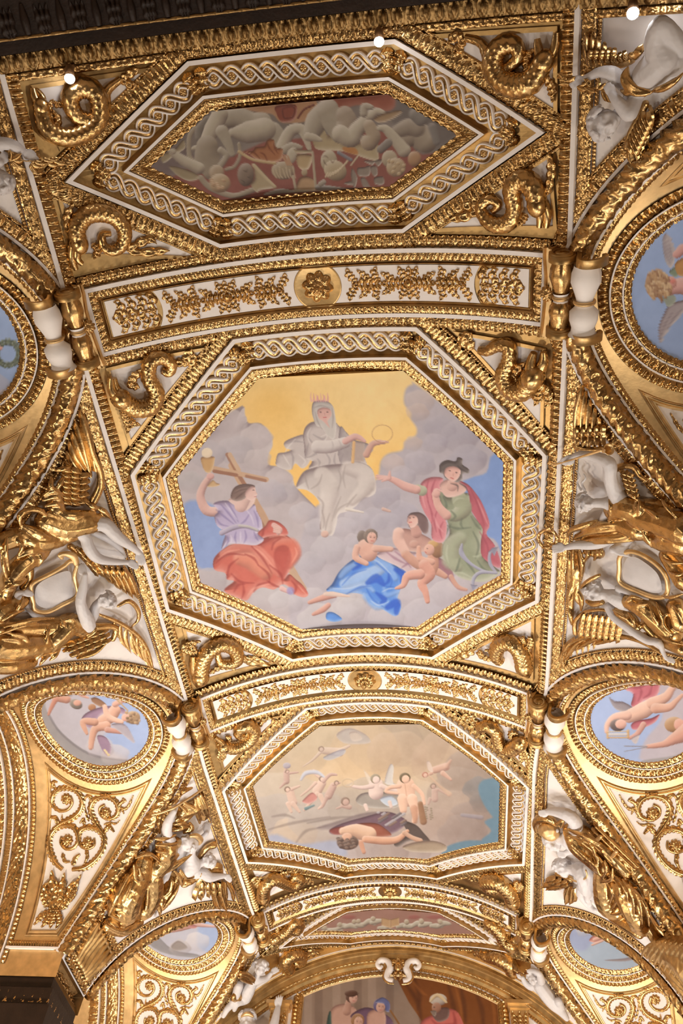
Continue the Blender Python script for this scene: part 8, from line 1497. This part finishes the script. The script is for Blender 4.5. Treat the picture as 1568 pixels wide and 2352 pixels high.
C = Clay(); W_.chain(C, [(590, 960, .2, 10), (600, 1030, .22, 10), (500, 1070, .21, 11), (430, 1040, .2, 10)]); C.skin('gilt_strap', 'flatgold', t, .008)
# shaggy gilded drapery hanging over the corner pier at the right
t = thing('gilt_drapery_swag', W_.P(1400, 1800, .2), 'dark gilded shaggy drapery over the pier at the right edge, near the bottom', 'drapery', None, 'thing'); C = Clay()
W_.cloth(C, [(1250, 1780, .10, 60), (1380, 1780, .12, 110), (1530, 1800, .12, 150), (1700, 1900, .1, 200)]); W_.fold(C, [[(1150+i*50, 1830+i*16), (1200+i*52, 1740+i*8), (1290+i*54, 1670+i*4)] for i in range(9)]+[[(1230+i*50, 1880+i*30), (1270+i*52, 1800+i*22), (1350+i*54, 1730+i*14)] for i in range(8)], 17, .26); C.skin('cloth', 'fieldgold', t, .009, 1)

# ---- the two putti at the springing of the end arch and the figures below
D2 = Fg(500, 2180, 4.978)
t = figure('small white putto climbing with outstretched arm, left of the end wall arch', D2, (350, 450))
Bd, Hr = Clay(), Clay(); D2.chain(Bd, [(400, 380, .10, 52), (350, 470, .12, 68), (320, 560, .12, 58)]); D2.chain(Bd, [(430, 330, .12, 36), (460, 290, .13, 30)]); D2.head(Bd, Hr, 490, 215, .15, 84, (.25, -.95), .3, .1, 26, 31); D2.chain(Bd, [(400, 385, .14, 36), (480, 355, .16, 36), (560, 330, .16, 30), (610, 280, .15, 22)]); D2.hand(Bd, 610, 280, .15, (60, -45), 95, .2, splay=.3)
D2.chain(Bd, [(300, 590, .12, 42), (220, 620, .13, 36), (190, 690, .12, 24)]); D2.chain(Bd, [(240, 420, .08, 50), (180, 600, .08, 40), (110, 680, .08, 34), (65, 760, .08, 26)]); Bd.skin('body', 'statue', t, .009); Hr.skin('hair', 'statue', t, .009, 1)
wing(D2, t, [(400, 350), (330, 290), (260, 280)], [(410, 370, 330, 320, 230, 300, 60), (400, 390, 310, 350, 250, 330, 50), (350, 300, 290, 270, 230, 320, 40)], [], .14, 30); C = Clay(); D2.fold(C, [[(250, 510), (230, 560), (160, 580)], [(280, 520), (240, 580), (270, 600)], [(200, 500), (180, 560), (220, 600)]], 30, .1); C.skin('gilt_drapery', 'gold', t, .010, 2)
E2 = Fg(1170, 2180, 4.978)
t = figure('small white putto stretched out with arms round its head, right of the end arch', E2, (400, 500))
Bd, Hr = Clay(), Clay(); E2.chain(Bd, [(350, 420, .10, 72), (420, 520, .12, 72), (500, 620, .12, 66), (580, 700, .11, 50), (650, 790, .1, 30)]); E2.chain(Bd, [(560, 600, .1, 44), (600, 680, .08, 34)]); E2.head(Bd, Hr, 262, 340, .15, 66, (-.2, -.95), .1, .1, 24, 37); E2.chain(Bd, [(300, 400, .1, 40), (250, 430, .15, 40), (180, 390, .17, 32), (150, 330, .17, 24)]); E2.hand(Bd, 150, 330, .17, (-45, -30), 80, .5); E2.chain(Bd, [(360, 360, .12, 46), (340, 290, .16, 34), (290, 255, .17, 28), (250, 245, .17, 26)]); E2.hand(Bd, 260, 250, .17, (-60, 5), 70, .9)
Bd.skin('body', 'statue', t, .009); Hr.skin('hair', 'statue', t, .009, 1)
tb = thing('laurel_garland', E2.P(180, 280, .17), 'short gilded laurel sprig held by the stretched putto right of the end arch', 'garland', None, 'thing'); leaf_spray(tb, E2, [(240, 270, 160, 300), (220, 260, 170, 230), (180, 290, 90, 270), (150, 300, 80, 330), (120, 280, 40, 300), (90, 270, 30, 240), (60, 290, -10, 320)], .16, 34)
D3 = Fg(500, 2180, 4.978, YE)
t = figure('white figure with a gold head band and raised arm, left of the far painting', D3, (330, 800), .3)
Bd, Hr = Clay(), Clay(); D3.head(Bd, Hr, 335, 800, .30, 92, (0, -1), .1, 0, 34, 41); D3.chain(Bd, [(335, 880, .26, 50), (335, 960, .24, 120), (450, 1050, .24, 100), (600, 960, .26, 60), (650, 830, .28, 46), (680, 700, .28, 34), (690, 660, .28, 26)]); D3.hand(Bd, 690, 670, .28, (12, -100), 120, .25, splay=.3); Bd.skin('body', 'statue', t, .010); Hr.skin('hair', 'statue', t, .010, 1)
C = Clay(); D3.chain(C, [(275, 770, .38, 14), (310, 745, .42, 20), (350, 740, .42, 22), (400, 770, .38, 14)]); C.skin('gilt_band', 'flatgold', t, .009)

# ------------------------------------------------------------------ gilded feet of the pendentives
for i, (y0, y1) in enumerate(pier_y[1:3]):
    for s in (-1, 1):
        uf = float(ubar(XP))-.01; ym = (y0+y1)/2; t = thing('pendentive_foot', barrel(s*uf, ym, .02), kind='structure')
        w0, w1 = (y1-y0)/2-.04, (y1-y0)/2+.16
        P = np.array([(s*uf, ym-w0), (s*uf, ym+w0), (s*(uf-.62), ym+w1), (s*(uf-.62), ym-w1)]); P = P if s > 0 else P[::-1]
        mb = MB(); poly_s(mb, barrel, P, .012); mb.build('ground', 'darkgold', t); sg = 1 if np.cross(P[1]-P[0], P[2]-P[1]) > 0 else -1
        mb = MB(); band(mb, barrel, P, True, sg*.01, sg*.08, r_block, .07, .03, base=.015, ra=.011, rc=.011); stuff(mb.build('border_carving', 'gold', t))
        c_ = P.mean(0); Q = c_+(P-c_)*.62; mb = MB(); sgq = sg
        for a, b, h0, h1 in ((0, 0, .012, .05), (0, sgq*.02, .05, .05)): band(mb, barrel, Q, True, a, b+1e-5, base=h0, base1=h1)
        mb.build('gilt_rim', 'flatgold', t); C = Clay()
        for k in range(7):
            f = (k+.5)/7; a_, b_ = Q[0]+(Q[1]-Q[0])*f, Q[3]+(Q[2]-Q[3])*f; C.chain([barrel(*(a_+(b_-a_)*q), .03+.012*math.sin(q*5+k)) for q in (0, .35, .7, 1)], [.036, .044, .04, .036])
        C.skin('fluted_cloth', 'fieldgold', t, .011, 2)
